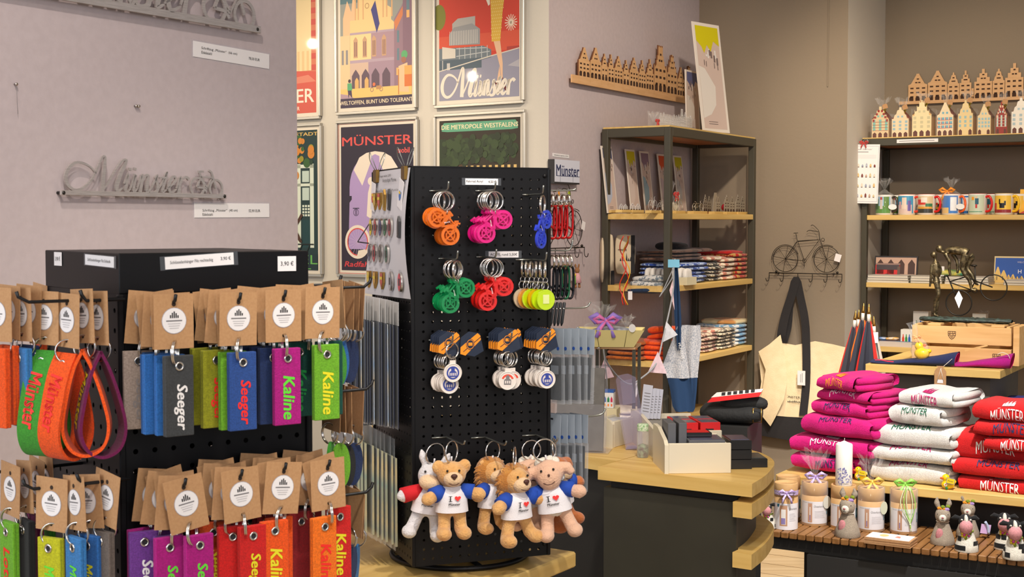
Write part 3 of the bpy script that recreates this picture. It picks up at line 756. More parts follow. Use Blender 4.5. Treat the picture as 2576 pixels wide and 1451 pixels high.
AC ={'orange':(238,120,14),'pink':(236,20,140),'blue':(16,60,226),'green':(0,150,80),'red':(240,30,22),'lime':(206,236,20),'yellow':(240,190,20)}
for(px,py), col, n, dx, ang, flip, where in(((1126,478),'orange',5,-.002,52,1,'top left'),((1244,478),'pink',6,-.003,-38,1,'top middle'),((1364,488),'blue',1,-.002,-62,1,'top right'),((1149,652),'green',5,-.002,-42,1,'lower left'),((1246,648),'red',5,-.001,-40,1,'lower middle')):
 L = .062; q = PA.hit(px,py,-L)
 wire_hook(PA,q.x,q.z,L+.006,stand2,.012)
 for i in range(n):
  y = -L+i*.0095
  lab = '%s clear acrylic bicycle key ring %s'%(col,('alone on the top right hook' if n==1 else 'in front on the %s hook'%where)if i==0 else 'hanging behind the front one on the %s hook'%where)
  acryl_key(lab,PA.w(q.x+rnd.uniform(-.002,.002),y,q.z-.001),PA.a+R(rnd.uniform(-6,6)+(38 if col=='blue' else 0)),AC[col],ang+(0 if i==0 else rnd.uniform(-9,9)),dx,flip,group=None if i==0 else 'acrylic bicycles on the %s hook'%where,txt=(i==0))
  # round acrylic discs
L = .062; q = PA.hit(1372,655,-L); wire_hook(PA,q.x,q.z,L+.006,stand2,.03)
RND =[('lime',AC['lime']),('lime',AC['lime']),('yellow',AC['yellow']),('lime',AC['lime']),('orange',(226,150,50)),('pale',(220,200,170))]
for i,(cn,c)in enumerate(RND):
 t = thing('round_key_ring','%s round acrylic key ring %s'%(cn,'in front on the lower right hook' if i==0 else 'behind the front lime one on the lower right hook'),'key ring',PA.w(q.x-i*.004,-L+i*.0105,q.z),PA.a+R(rnd.uniform(-6,10)),group='round lime discs behind the front one' if(cn=='lime' and i)else None)
 ring_part(t,z=-.0150,Rr=.0135,rz=62,r=.0010);
 b = MB(); b.torus((0,0,-.033),.0045,.0008,ring_m,'y',12,5); b.torus((0,.001,-.043),.0075,.0010,ring_m,'y',16,5,M=rotm(0,0,12)); b.obj('link',t)
 b = MB(); b.plate(arc(0,-.0655,.0172,0,352,44),-.002,.002,mat('acrylic_disc_'+cn,c,.08,alpha=.72,spec=.9,coat=.5)); b.ringflat(0,-.0655,.0150,.0170,-.0023,acrylic(c),28); b.obj('acrylic_disc',t)
 if i==0:
  o = b = MB(); b.rect(-.006,.006,-.072,-.057,-.0026,plain((214,222,150),.5,'print')); b.obj('motif',t)
  # ---- carabiners on the side turned away
def carabiner(label,pos,yaw,col,matl=None,group=None,roll=0):
 t = thing('carabiner_key_ring',label,'key ring',pos,group=group,rot=(0,R(roll),yaw))
 ring_part(t,z=-.012,Rr=.0105,r=.001,rz=70)
 m = mat('anodised_%d_%d_%d'%col,col,.3,.5)
 out = smooth([(.0065,-.024),(.0085,-.032),(.0085,-.06),(.005,-.075),(-.003,-.077),(-.0085,-.07),(-.0085,-.05),(-.0075,-.028),(-.003,-.0215),(.003,-.0215)],4,True)
 b = MB(); b.tube([(p[0],0,p[1])for p in out],.0022,m,6,True); b.obj('body',t)
 b = MB(); b.tube([(-.0085,0,-.052),(-.001,0,-.058),(.0075,0,-.064)],.0018,m,6); b.obj('gate',t)
 return t
for i in range(4):
 px = 1390+i*13.5; d = .012+i*.0135; q = PC.hit(px,487,-d)
 carabiner('red carabiner key ring, %s from the stand edge'%['nearest','second','third','fourth'][i],PC.w(q.x,-d,q.z),PA.a+R(12),(176,20,22))
q = PC.hit(1420,478,-.05); wire_hook(PC,q.x,q.z-.001,.072,stand2,tip=.004)
for i, cn in enumerate(('black','black','black','green','black')):
 px = 1390+i*11; d = .010+i*.0125; q = PC.hit(px,640,-d)
 last = i==4
 carabiner('%s carabiner key ring %s'%(cn,'outermost on the lower side hook' if last else 'on the lower side hook of the stand' if cn=='green' else 'between the stand edge and the green carabiner'),PC.w(q.x,-d,q.z),PA.a+R(20),(30,90,60)if cn=='green' else(26,26,32),group=None if(last or cn=='green')else 'black carabiners near the edge')
q = PC.hit(1420,628,-.05); wire_hook(PC,q.x,q.z-.001,.066,stand2,tip=.018)
# ---- trolley token key rings on navy and orange cards
NAVY = mat('navy_card',(22,34,56),.5); ORC = mat('orange_card',(240,142,22),.5); CREAMP = mat('cream_plastic',(224,214,206),.4); BLUEP = plain((48,66,150),.5,'print'); REDP = plain((222,72,48),.5,'print')
def token(label,pos,yaw,red=False,high=False,group=None,roll=0,face=True):
 t = thing('token_key_ring',label,'key ring',pos,group=group,rot=(0,R(roll),yaw))
 dz = .022 if high else 0
 b = MB(); c =[(-.0155,.006),(-.004,.0125),(.012,.010),(.0175,-.010),(.004,-.016),(-.0165,-.012)]
 if high:c =[(x+.024,z+.001)for x,z in c]
 CS = Matrix.Translation((.004 if high else 0,0,.004))@Matrix.Diagonal((1.2,1,1.45,1)); b.T = CS
 b.plate(c,0,.0006,NAVY);
 ox = .024 if high else 0
 b.poly([(ox-.0163,-.0115),(ox-.0160,-.004),(ox+.0085,.0115),(ox+.0125,.0085),(ox+.0135,.004),(ox-.009,-.0135)],-.0004,ORC)
 b.disc(ox-.002,-.001,.0062,-.0007,NAVY,16); b.ringflat(ox-.002,-.001,.0048,.0055,-.001,ORC,16); b.rect(ox-.005,ox+.001,-.0025,.001,-.001,ORC); b.ribbon([(ox-.012,-.009),(ox+.013,.007)],.0008,-.0008,NAVY)
 if not high:b.plate([(.004,.0035),(.0125,.0045),(.0125,.0065),(.004,.0055)],-.0003,-.0002,mat('slot_shade',(14,18,26),.9))
 b.T = None; b.obj('card',t)
 ring_part(t,z=-.029+dz,Rr=.0125,r=.001,rz=20)
 b = MB(); zt_ = -.0445+dz
 b.box(-.0048,.0048,-.0012,.0012,zt_-.006,zt_,CREAMP); b.plate(arc(0,zt_-.0205,.0155,0,350,35),-.0017,.0017,CREAMP)
 b.torus((0,-.0016,zt_-.0205),.0146,.0009,CREAMP,'y',30,5)
 cp = REDP if red else BLUEP
 if face:
  b.ringflat(0,zt_-.0205,.0075 if red else.0082,.0108,-.0020,cp,28,20 if red else 0,160 if red else 360)
  b.plate([(-.006,zt_-.027),(.006,zt_-.027),(.006,zt_-.019),(.003,zt_-.017),(.003,zt_-.013),(0,zt_-.0105),(-.003,zt_-.013),(-.003,zt_-.017),(-.006,zt_-.019)],-.0022,-.0018,INKG if red else cp)
  for k in range(3):b.rect(-.0045+k*.0035,-.0025+k*.0035,zt_-.025,zt_-.0205,-.0025,CREAMP)
 b.obj('token',t); return t
for(px,py), n, red, where in(((1136,868),5,False,'left'),((1284,860),5,True,'middle'),((1380,858),6,False,'right')):
 L = .062; q = PA.hit(px,py,-L)
 wire_hook(PA,q.x,q.z+.004,L+.008,stand2,.02)
 for i in range(n):
  token('%s printed trolley token key ring %s'%('red' if red else 'blue','in front on the %s hook'%where if i==0 else 'behind the front one on the %s hook'%where),PA.w(q.x-i*.001,-L+.008+i*.0085,q.z),PA.a+R(-3+rnd.uniform(-4,4)),red,roll=rnd.uniform(-3,3),group=None if i==0 else 'trolley tokens behind the front one, %s hook'%where,face=i==0)
 if where=='left':token('blue printed trolley token key ring with its card swung aside',PA.w(q.x+.001,-L-.002,q.z-.002),PA.a,False,True)
 if where=='middle':token('red printed trolley token key ring peeking out at the right',PA.w(q.x+.009,-L+.014,q.z),PA.a+R(8),True)
 # ---- flat packaged gifts on the far side hooks
PACK = clear_mat('clear_pack',(200,206,214),.12,.10); PKC = mat('pack_black',(30,32,36),.5); PKG = mat('pack_header',(150,160,172),.5)
def pack(label,pos,yaw,w,h,header,group,roll=0):
 t = thing('hanging_pack',label,'package',pos,group=group,rot=(0,R(roll),yaw))
 b = MB(); b.box(-w/2,w/2,-.0005,.0008,-header,.008,PKG); b.rect(-.004,.004,-.002,.001,-.0008,PKC)
 b.disc(w*.22,-header+.010,.0032,-.001,plain((40,80,160),.5,'print'),12); b.obj('header_card',t)
 b = MB(); b.box(-w/2,w/2,-.001,.003,-h,-header-.0003,PACK); b.obj('sleeve',t)
 b = MB(); b.box(-w*.34,w*.34,.0004,.0016,-h+.006,-header-.006,PKC); b.rect(-w*.22,w*.22,-header-.035,-header-.02,.0002,PKG); b.obj('product',t)
for i in range(5):
 d = .016+i*.0145; px = 1394+i*19.5; q = PC.hit(px,838,-d)
 pack('clear hanging pack with grey header on the middle side hook, %s from the stand'%['nearest','second','third','fourth','outermost'][i],PC.w(q.x,-d,q.z),PA.a+R(-66),.044,.122,.036,None,rnd.uniform(-2,3))
q = PC.hit(1410,832,-.05); wire_hook(PC,q.x,q.z,.085,stand2,tip=.006)
for i in range(5):
 d = .014+i*.0145; px = 1388+i*17; q = PC.hit(px,1052,-d)
 pack('clear hanging pack with grey header on the lower side hook, %s from the stand'%['nearest','second','third','fourth','outermost'][i],PC.w(q.x,-d,q.z),PA.a+R(-64),.042,.128,.042,None,rnd.uniform(-2,3))
q = PC.hit(1420,1050,-.05); wire_hook(PC,q.x,q.z,.13,stand2,tip=.012)
q = PC.hit(1440,775,-.07); wire_hook(PC,q.x,q.z,.105,stand2,tip=.010)
for i in range(5):
 d = .010+i*.008; px = 1384+i*9; q = PC.hit(px,760,-d)
 t = thing('pen','dark striped slim pen hanging below the round lime discs','pen',PC.w(q.x,-d,q.z),PA.a,group='slim pens behind the lime discs',rot=(0,R(8),PA.a))
 b = MB(); b.lathe([(.001,-.042),(.003,-.036),(.003,-.002),(.002,0)],PKC,8); b.obj('barrel',t)
 b = MB(); b.lathe([(.0032,-.012),(.0032,-.0105)],CHROME,8); b.obj('ring',t)
 # ---- plush animals
TAN = mat('tan_plush',(222,172,108),.95,bump=(420,.6),sheen=.4,noise=((206,150,86),90)); TANL = mat('pale_tan_plush',(226,192,152),.95,bump=(420,.5),sheen=.4)
MANE = mat('lion_mane',(196,134,58),.95,bump=(500,.7),sheen=.4,noise=((176,112,44),80)); WOOL = mat('cream_wool',(226,220,206),.97,bump=(260,1.0),sheen=.4); PINKT = mat('rosy_plush',(222,178,150),.95,bump=(420,.5),sheen=.3)
GRYP = mat('grey_plush',(214,210,212),.95,bump=(400,.6),sheen=.3); BRN = mat('brown_nose',(78,42,32),.6); RUSTP = mat('rust_plush',(178,100,50),.95,bump=(420,.6),sheen=.3); BLK = mat('black_eye',(16,14,14),.15)
SHIRT = mat('white_jersey',(232,228,232),.85,bump=(700,.2)); SLB = mat('blue_jersey',(24,70,170),.85,bump=(700,.2)); SLR = mat('red_jersey',(200,22,34),.85,bump=(700,.2)); BLKP = mat('black_plush',(34,32,34),.95,sheen=.3)
def remesh(o,vox=.0022):
 md = o.modifiers.new('blend','REMESH'); md.mode = 'VOXEL'; md.voxel_size = vox; md.use_smooth_shade = True
 sm = o.modifiers.new('soften','SMOOTH'); sm.factor = .5; sm.iterations = 4
def plush(label,pos,yaw,kind,roll=0,sleeves=SLB,ring_rz=20,aL=-20,aR=20,lL=-14,lR=14,ring_x=0,pitch=0,headyaw=0):
 """hangs from the thing's origin; the body's feet end about 13.5 cm below"""
 fur ={'bear':TAN,'lion':TAN,'sheep':PINKT,'donkey':GRYP,'dog':RUSTP}[kind]
 t = thing('plush_animal',label,'plush toy',pos,rot=(R(pitch),R(roll),yaw))
 b = MB(); b.ball((0,0,-.044),(.0195,.0175,.0185),fur,16,10); b.ball((0,0,-.081),(.0185,.0145,.022),WOOL if kind=='sheep' else fur,14,10)
 b.ball((0,0,-.062),(.011,.010,.010),fur)
 for s_, a in((-1,aL),(1,aR)):
  p0 = Vector((s_*.015,0,-.069)); dr = Vector((math.sin(R(60+abs(a)))*s_,-.45,-math.cos(R(60+abs(a))))).normalized()
  b.tube([p0,p0+dr*.012,p0+dr*.024,p0+dr*.031],[.0082,.0085,.0098,.004],fur,10)
 for s_, a in((-1,lL),(1,lR)):
  p0 = Vector((s_*.010,0,-.094)); dr = Vector((math.sin(R(a)),-.10,-1)).normalized(); e = p0+dr*.031
  b.tube([p0,p0+dr*.014,e],[.0092,.0086,.0090],fur,10)
  b.ball(e+Vector((s_*.002,-.008,-.001)),(.0105,.0145,.0098),fur,12,8)
 if kind=='bear':
  for s_ in(-1,1):b.ball((s_*.0175,.001,-.0335),(.0095,.0052,.0105),fur)
 if kind=='sheep' or kind=='dog':
  for s_ in(-1,1):b.tube([(s_*.014,0,-.036),(s_*.024,0,-.040),(s_*.030,-.002,-.050)],[.006,.008,.005],WOOL if kind=='sheep' else RUSTP,10)
 if kind=='donkey':
  for s_ in(-1,1):b.tube([(s_*.010,0,-.030),(s_*.016,0,-.018),(s_*.019,0,-.008)],[.005,.006,.002],fur,8)
 if kind=='lion':
  for s_ in(-1,1):b.ball((s_*.015,.004,-.030),(.006,.004,.006),fur)
 bo = b.obj('body',t); remesh(bo)
 for q_ in range(len(bo.data.polygons)):pass
 HM = Matrix.Translation((0,0,-.044))@rotm(0,0,headyaw)@Matrix.Translation((0,0,.044))
 b = MB()
 if kind=='sheep':b.ball((0,-.0095,-.048),(.0158,.0125,.0178),PINKT,14,10,HM)
 elif kind=='donkey':b.ball((0,-.0155,-.051),(.0150,.0125,.0115),TANL,14,10,HM)
 else:b.ball((0,-.0145,-.0485),(.0128,.0108,.0105),TANL,14,10,HM)
 b.obj('muzzle',t)
 if kind!='donkey':
  b = MB()
  if kind=='sheep':b.ball((.001,-.0222,-.043),(.0016,.001,.002),BRN,8,6,HM)
  else:
   b.ball((0,-.0245,-.0425),(.0045,.003,.0032),BRN,10,6,HM); b.ball((0,-.0245,-.0452),(.0024,.0024,.0026),BRN,8,6,HM)
  b.obj('nose',t)
  b = MB(); b.tube([HM@Vector(p)for p in smooth([(-.0072,-.0215,-.0525),(-.003,-.0245,-.0545),(.003,-.0245,-.0545),(.0072,-.0215,-.0525)],4)],.0006,BRN,5); b.obj('mouth',t)
 for s_ in(-1,1):
  b = MB(); b.ball((s_*.0078,-.0165 if kind!='sheep' else-.0185,-.0365),(.0016,.0014,.0018),BLK,8,6,HM); b.obj('eye',t)
 if kind=='lion':
  b = MB(); rg = random.Random(int(abs(pos[0])*1e4))
  for k in range(230):
   a = rg.uniform(0,2*math.pi); el = rg.uniform(-.35,1.2)
   d = Vector((math.cos(a)*math.cos(el*.9),.55+.3*rg.random(),math.sin(a)*math.cos(el*.9))); d.normalize()
   o_ = HM@(Vector((0,.001,-.044))+Vector((d.x*.0205,d.y*.009-.005,d.z*.0205))); tip = o_+Vector((d.x,d.y*.5,d.z))*rg.uniform(.009,.017)+Vector((0,0,-.006))
   b.tube([o_,o_.lerp(tip,.5)+Vector((0,0,.0015)),tip],[.0036,.0030,.0004],MANE,5)
  b.ball((0,.005,-.045),(.0245,.016,.0245),MANE,14,10,HM,.08)
  b.obj('mane',t)
 if kind=='sheep':
  b = MB(); rg = random.Random(5)
  for k in range(26):
   a = rg.uniform(0,2*math.pi); d = Vector((math.cos(a),rg.uniform(.1,.9),math.sin(a))).normalized(); b.ball(HM@(Vector((0,.002,-.043))+d*.0168),.0062,WOOL,8,6)
  b.ball((0,.002,-.090),(.0205,.0165,.0145),WOOL,14,9,None,.05)
  b.obj('wool',t)
  # shirt with sleeves and print
 b = MB(); N = 18
 def sh(u,v):
  a = 2*math.pi*u; z = -.060-.036*v; r =(.0115,.0185,.0207,.0212,.0222)[min(4,int(v*4))]; r2 =(.0185,.0207,.0212,.0222,.0222)[min(4,int(v*4))]
  f = v*4-int(v*4); rr = r+(r2-r)*f
  return(rr*math.cos(a),rr*.80*math.sin(a)-.0008,z)
 b.grid(sh,N,8,SHIRT,True,None,True)
 yf = -.0190
 PM = Matrix.Translation((0,0,0))
 b.rect(-.0069,-.0055,-.079,-.0716,-.0190,INK); b.rect(-.0086,-.0038,-.0793,-.0785,-.0190,INK); b.rect(-.0086,-.0038,-.0722,-.0714,-.0190,INK)
 b.heart(.0035,-.0750,.0042,-.0190,plain((236,56,54),.7,'print')); b.text('Münster',-.001,-.0832,.0036,-.0192,INK,w=.0155,bold=.03)
 b.obj('shirt',t)
 for s_, a in((-1,aL),(1,aR)):
  b = MB(); p0 = Vector((s_*.013,0,-.067)); dr = Vector((math.sin(R(60+abs(a)))*s_,-.45,-math.cos(R(60+abs(a))))).normalized()
  b.tube([p0,p0+dr*.009,p0+dr*(.016 if sleeves is SLB else.026)],[.0098,.0106,.0112],sleeves,12); b.obj('sleeve',t)
 b = MB(); b.tube([(0,.002,-.028),(0,0,-.0225),(0,-.001,-.019)],.0012,SHIRT,5); b.obj('loop',t)
 ring_part(t,z=-.0125,Rr=.0155,r=.0011,rz=ring_rz,x=ring_x,two=False)
 return t
PL =[((1136,1106),.085,'bear',-4,0,'tan plush bear in a white and blue shirt',SLB,(-10,20,-2,3),1.0),((1098,1112),.050,'donkey',-18,8,'white plush donkey with red sleeves behind the bear',SLR,(10,10,-16,10),1.0),((1240,1106),.045,'lion',22,2,'plush lion in the back row beside the bear',SLB,(10,20,-14,14),.96),((1294,1120),.090,'lion',14,-2,'plush lion in front at the centre of the lowest row',SLB,(5,15,-16,20),1.03),((1366,1102),.085,'sheep',-20,-10,'cream plush sheep with a rosy face',SLB,(18,-15,-8,16),1.06),((1338,1104),.040,'sheep',0,5,'plush sheep mostly hidden between the front lion and the rosy sheep',SLB,(10,10,-12,12),.96),((1392,1100),.045,'dog',30,-10,'rust brown plush dog behind the sheep at the stand edge',SLB,(12,-14,-16,12),1.0), ]
for(px,py), d, kind, dy, roll, lab, sl,(aL,aR,lL,lR), sc_ in PL:
 q = PA.hit(px,py+8,-d)
 o = plush(lab,PA.w(q.x,-d,q.z),PA.a+R(dy),kind,roll,sl,rnd.uniform(0,50),aL,aR,lL,lR,headyaw=rnd.uniform(-8,8))
 o.scale =(sc_*1.24,sc_*1.2,sc_*1.15)
for px, py, L in((1150,1112,.10),(1250,1112,.105),(1380,1106,.10)):
 q = PA.hit(px,py,-.06); wire_hook(PA,q.x,q.z,L,stand2,.025,.008)
 # ---- left face: sheet of pins
sq0, sq1 = PB.hit(917,445,-.004), PB.hit(1034,430,-.004)
SHX0, SHX1 = PB.hit(920,600,-.004).x, PB.hit(1033,600,-.004).x; SHZ1 = PB.hit(1033,421,-.004).z; SHZ0 = PB.hit(1030,752,-.004).z
SHX0 = SHX1-.222
t = thing('pin_sheet','grey card sheet of enamel pins clipped to the left face','display card',(PB.o.x,PB.o.y,0),PB.a)
PAPER = mat('grey_card',(206,203,206),.7)
b = MB()
def shf(u,v):
 z = SHZ0+(SHZ1-SHZ0)*v; yb_ = -.004-.010*math.sin(math.pi*(1-v))*(.4+.6*u)-(.022*(1-v)**2*(1-u))
 return(SHX0+(SHX1-SHX0)*u,yb_,z)
b.grid(shf,10,14,PAPER)
def shp(u,v,off=.0012):
 p = shf(u,v); return(p[0],p[1]-off,p[2])
def on_sheet(u,v):p = shf(u,v); return Matrix.Translation((p[0],p[1]-.0025,p[2]))
for txt, u, v, h, w in(('Anhänger wieder 2,00€',.35,.955,.006,.08),('Ansteckpin Motive',.5,.915,.009,.085),('Bitte nehmen Sie einen Pin, wir suchen den Pin gern für Sie heraus',.5,.835,.005,.15)):
 b.text(txt,0,0,h,-.0006,INK,w=w,M=on_sheet(u,v))
PINS =[(.76,[(.13,'sh',(196,160,40)),(.27,'sh',(200,60,40)),(.41,'bar',(196,160,40)),(.55,'bar',(60,60,64))]),(.545,[(.08,'o',(226,200,30)),(.22,'o',(170,60,50)),(.37,'o',(60,60,110)),(.51,'o',(30,110,70)),(.65,'o',(150,50,60)),(.88,'bar',(70,70,70))]),(.335,[(.10,'o',(80,90,120)),(.24,'o',(170,50,60)),(.40,'o',(110,108,100)),(.57,'o',(50,100,80))]),(.125,[(.13,'sh',(220,190,60)),(.28,'sh',(200,150,40)),(.45,'sh',(180,60,40)),(.65,'o',(160,160,164)),(.86,'o',(200,50,70))])]
for v, row in PINS:
 for u, k, c in row:b.text('2,50€',0,0,.0045,-.0006,INKG,w=.011,M=on_sheet(u,v+.085))
sheet = b.obj('sheet',t)
CN ={(196,160,40):'gold',(200,60,40):'red and gold',(60,60,64):'dark',(226,200,30):'yellow',(170,60,50):'brick red',(60,60,110):'navy',(30,110,70):'green',(150,50,60):'maroon',(70,70,70):'dark grey',(80,90,120):'slate blue',(170,50,60):'crimson',(110,108,100):'bronze',(50,100,80):'sea green',(220,190,60):'pale gold',(200,150,40):'amber',(180,60,40):'red and amber',(160,160,164):'silver',(200,50,70):'rosy red'}
ROWN =['top','second','third','bottom']
for ri,(v,row)in enumerate(PINS):
 for u, k, c in row:
  p = shf(u,v); w_ = PB.w(p[0],p[1]-.0030,p[2])
  shape ={'o':'oval','sh':'shield shaped','bar':'narrow'}[k]
  pt = thing('enamel_pin','%s %s enamel pin in the %s row of the card sheet'%(CN[c],shape,ROWN[ri]),'pin',w_,PB.a)
  b = MB()
  if k=='o':b.plate(arc(0,0,.0105,0,345,23,.0165),-.002,.002,CHROME)
  elif k=='sh':b.plate([(-.010,.014),(.010,.014),(.010,-.004),(0,-.016),(-.010,-.004)],-.002,.002,BRASS)
  else:b.plate([(-.006,-.016),(.005,-.018),(.006,.010),(.001,.019),(-.005,.010)],-.002,.002,BRASS if c==(196,160,40)else mat('dark_pewter',(70,70,72),.35,.8))
  b.obj('backing',pt); b = MB(); m_ = mat('enamel_%d_%d_%d'%c,c,.25)
  if k=='o':b.poly(arc(0,0,.0088,0,345,23,.0146),-.0024,m_); b.rect(-.004,.004,-.006,.006,-.0027,mat('dark_pewter',(70,70,72),.35,.8))
  elif k=='sh':b.poly([(-.008,.012),(.008,.012),(.008,-.003),(0,-.013),(-.008,-.003)],-.0024,m_); b.rect(-.008,.008,.001,.006,-.0027,plain((220,190,50),.4,'print'))
  else:b.poly([(-.003,-.012),(.003,-.013),(.003,.008),(0,.013)],-.0024,m_)
  b.obj('enamel',pt)
for u in(.10,.90):
 p = shf(u,1.0); ct = thing('binder_clip','brass binder clip holding the %s top corner of the pin sheet'%('outer' if u<.5 else 'inner'),'clip',PB.w(p[0],p[1]-.001,p[2]),PB.a)
 b = MB(); b.box(-.011,.011,-.006,.0005,-.020,.003,mat('clip_brass',(120,92,44),.4,.8),bev=.001); b.obj('body',ct)
 for s_ in(-1,1):
  b = MB(); b.tube(smooth([(-.006,-.003*s_,.002),(-.0075,-.010*s_-.002,.020),(-.001,-.014*s_,.034),(.005,-.010*s_,.020),(.005,-.003*s_,.002)],4),.0008,WIRE,5); b.obj('wire_arm',ct)
 pt = thing('sample_pin_card','small white card with a %s pin dangling from the %s clip'%(('red and yellow','outer')if u<.5 else('blue','inner')),'card',PB.w(p[0],p[1]-.0085,p[2]-.02),rot=(0,R(12 if u<.5 else 20),PB.a))
 b = MB(); b.box(-.013,.013,0,.0006,-.050,0,WHITE); b.obj('card',pt); b = MB(); b.plate([(-.005,-.020),(.005,-.020),(.005,-.03),(0,-.036),(-.005,-.03)],-.0012,-.0003,plain((210,60,40)if u<.5 else(60,110,180),.4,'print')); b.rect(-.005,.005,-.024,-.020,-.0015,plain((240,200,40),.5,'print')); b.obj('pin',pt)
 # ---- left face: hanging sleeves of posters and folded maps
SLV = clear_mat('clear_sleeve',(206,210,214),.18,.16); NVY = mat('navy_print',(28,34,58),.5); MAPM = mat('map_print',(176,160,120),.7,noise=((120,140,130),22)); MAPB = mat('map_print_blue',(132,158,190),.7,noise=((196,180,150),25))
WHS = mat('white_header',(226,224,222),.6)
for i in range(16):
 d = .012+(15-i)*.0058; px = 935+i*4.6
 q = PB.hit(975,775,-d)
 t = thing('sleeved_print','navy print in a clear sleeve hanging on the left face under the pin sheet','print',PB.w(PW_*.42+.010,-d,PB.hit(985,765,-d).z),group='navy prints in clear sleeves',rot=(0,R(rnd.uniform(-.6,.6)),PB.a+R(rnd.uniform(-2,3))))
 b = MB(); b.box(-.085,.085,0,.0012,-.208,-.036,NVY if i%4 else MAPB); b.obj('print',t)
 b = MB(); b.rect(-.088,.088,-.21,-.034,-.0008,SLV); b.rect(-.088,.088,-.034,.006,.0004,WHS); b.obj('sleeve',t)
for i in range(10):
 d = .012+(9-i)*.0085
 t = thing('folded_map','folded town map in a clear sleeve in the lower left row','map',PB.w(PW_*.48,-d,PB.hit(975,1100,-d).z),group='folded maps in clear sleeves',rot=(0,R(rnd.uniform(-.8,.8)),PB.a+R(rnd.uniform(-3,3))))
 b = MB(); b.box(-.06,.06,0,.004,-.182,-.030,MAPM if i else MAPB); b.rect(-.06,.06,-.06,-.030,-.0003,NVY); b.obj('map',t)
 b = MB(); b.rect(-.064,.064,-.188,.004,-.0008,SLV); b.obj('sleeve',t)
for z_ in(PB.hit(985,770,-.05).z,PB.hit(975,1100,-.05).z):
 hook_on(PB,PW_*.45,z_,.115,stand2,WIRE,.0018)
 # ================================================================ things on the walls
STEELS = mat('brushed_steel',(186,178,174),.36,.45,noise=((172,163,159),40,(1,1,14)))
Z = 3087.0; XS = 2375.0
def sg(p):return((p[0]-312)/XS,(1110-p[1])/Z)
SCRIPT =[([(497,988),(470,955),(430,934),(390,934),(355,965),(340,1010),(350,1055),(385,1080),(430,1068),(475,1020),(508,950),(530,900),(545,893),(545,925),(538,990),(530,1085)],[9,10,13,16,20,24,20,16,14,12,12,12,14,20,24,26]),([(530,1080),(565,1030),(605,960),(640,912),(662,906),(655,930),(630,985),(608,1050),(612,1082),(640,1062)],[12,10,10,12,14,22,26,28,18,8]),([(648,1040),(672,985),(662,1040),(655,1078),(680,1070),(712,985),(704,1040),(702,1080),(725,1062)],[8,16,20,20,8,18,22,20,8]),([(676,955),(690,958)],[16,16]),([(703,953),(717,956)],[16,16]),([(722,1060),(750,985),(738,1085)],[8,18,24]),([(740,1050),(765,995),(785,990),(778,1040),(776,1080),(800,1062)],[8,14,18,24,20,8]),([(800,1062),(838,990),(828,1000),(838,1040),(835,1076),(808,1086),(792,1076)],[8,14,18,22,20,14,14]),([(838,1070),(870,1020),(893,965),(876,1030),(866,1078),(890,1066)],[8,12,18,24,20,8]),([(850,1000),(900,996)],[11,11]),([(890,1062),(920,1040),(945,1012),(940,988),(918,1004),(904,1048),(916,1082),(950,1062)],[8,10,12,14,20,24,18,8]),([(950,1058),(975,988),(962,1090)],[8,18,24]),([(966,1045),(990,1000),(1012,990),(1026,1003)],[8,12,18,20])]
def script_word(b,m,f,wk,y0,y1=None,M=None,bottom_clip=None):
 for si,(pts,ws)in enumerate(SCRIPT):
  n = 4; sp_ = smooth([(*f(p),w)for p,w in zip(pts,ws)],n)
  b.ribbon([(p[0],p[1])for p in sp_],[p[2]*wk for p in sp_],y0-si*2e-5,m,M,y1)
def metal_sign(label,fr,x,z,k,tilt=0.0):
 t = thing('metal_sign',label,'wall sign',fr.w(x,0,z),rot=(0,R(tilt),fr.a))
 y0, y1 = -.016, -.012; L = .40*k
 b = MB(); b.box(0,L,y0,y1,0,.0085*k,STEELS,bev=.0006); b.obj('bar',t)
 b = MB(); script_word(b,STEELS,lambda p:(sg(p)[0]*k,sg(p)[1]*k),k/3500.0,y0+.0002,y1); b.obj('lettering',t)
 b = MB(); f = lambda p:(sg(p)[0]*k,sg(p)[1]*k)
 w = .0042*k
 for c, r in(((1078,1046),42),((1196,1052),40)):
  cx, cz_ = f(c); b.ribbon([(cx+r/XS*k*math.cos(2*math.pi*i/28),cz_+(r+12)/Z*k*math.sin(2*math.pi*i/28))for i in range(29)],w,y0+.0003,STEELS,None,y1)
 for pts in([(1078,1046),(1100,985),(1172,985),(1140,1052),(1100,985)],[(1140,1052),(1078,1046)],[(1100,985),(1092,960)],[(1084,955),(1118,952)],[(1196,1052),(1168,955),(1150,944)],[(1120,1050),(1135,1075)]):
  b.ribbon([f(p)for p in pts],w,y0+.0004,STEELS,None,y1)
 b.obj('bicycle',t)
 for xx in(.006*k,L-.006*k):
  b = MB(); b.lathe([(.003,0),(.003,.0135),(.0035,.0137),(.0035,.0165),(.001,.0175)],mat('dark_screw',(60,58,56),.4,.8),10,M=Matrix.Translation((xx,0,.0042*k))@rotm(90)); b.obj('screw',t)
 return t
metal_sign('brushed steel script sign with small bicycle above the lower wall label',PIL,0,PIL.hit(138,488).z-.002,1.0)
qa, qb = PIL.hit(655,84,-.014), PIL.hit(190,6,-.014)
tl = math.degrees(math.atan2(qb.z-qa.z,qa.x-qb.x))
metal_sign('larger brushed steel script sign cut off by the top of the photo',PIL,qa.x-.66*math.cos(R(tl)),qa.z+.66*math.sin(R(tl)),1.65,tl)
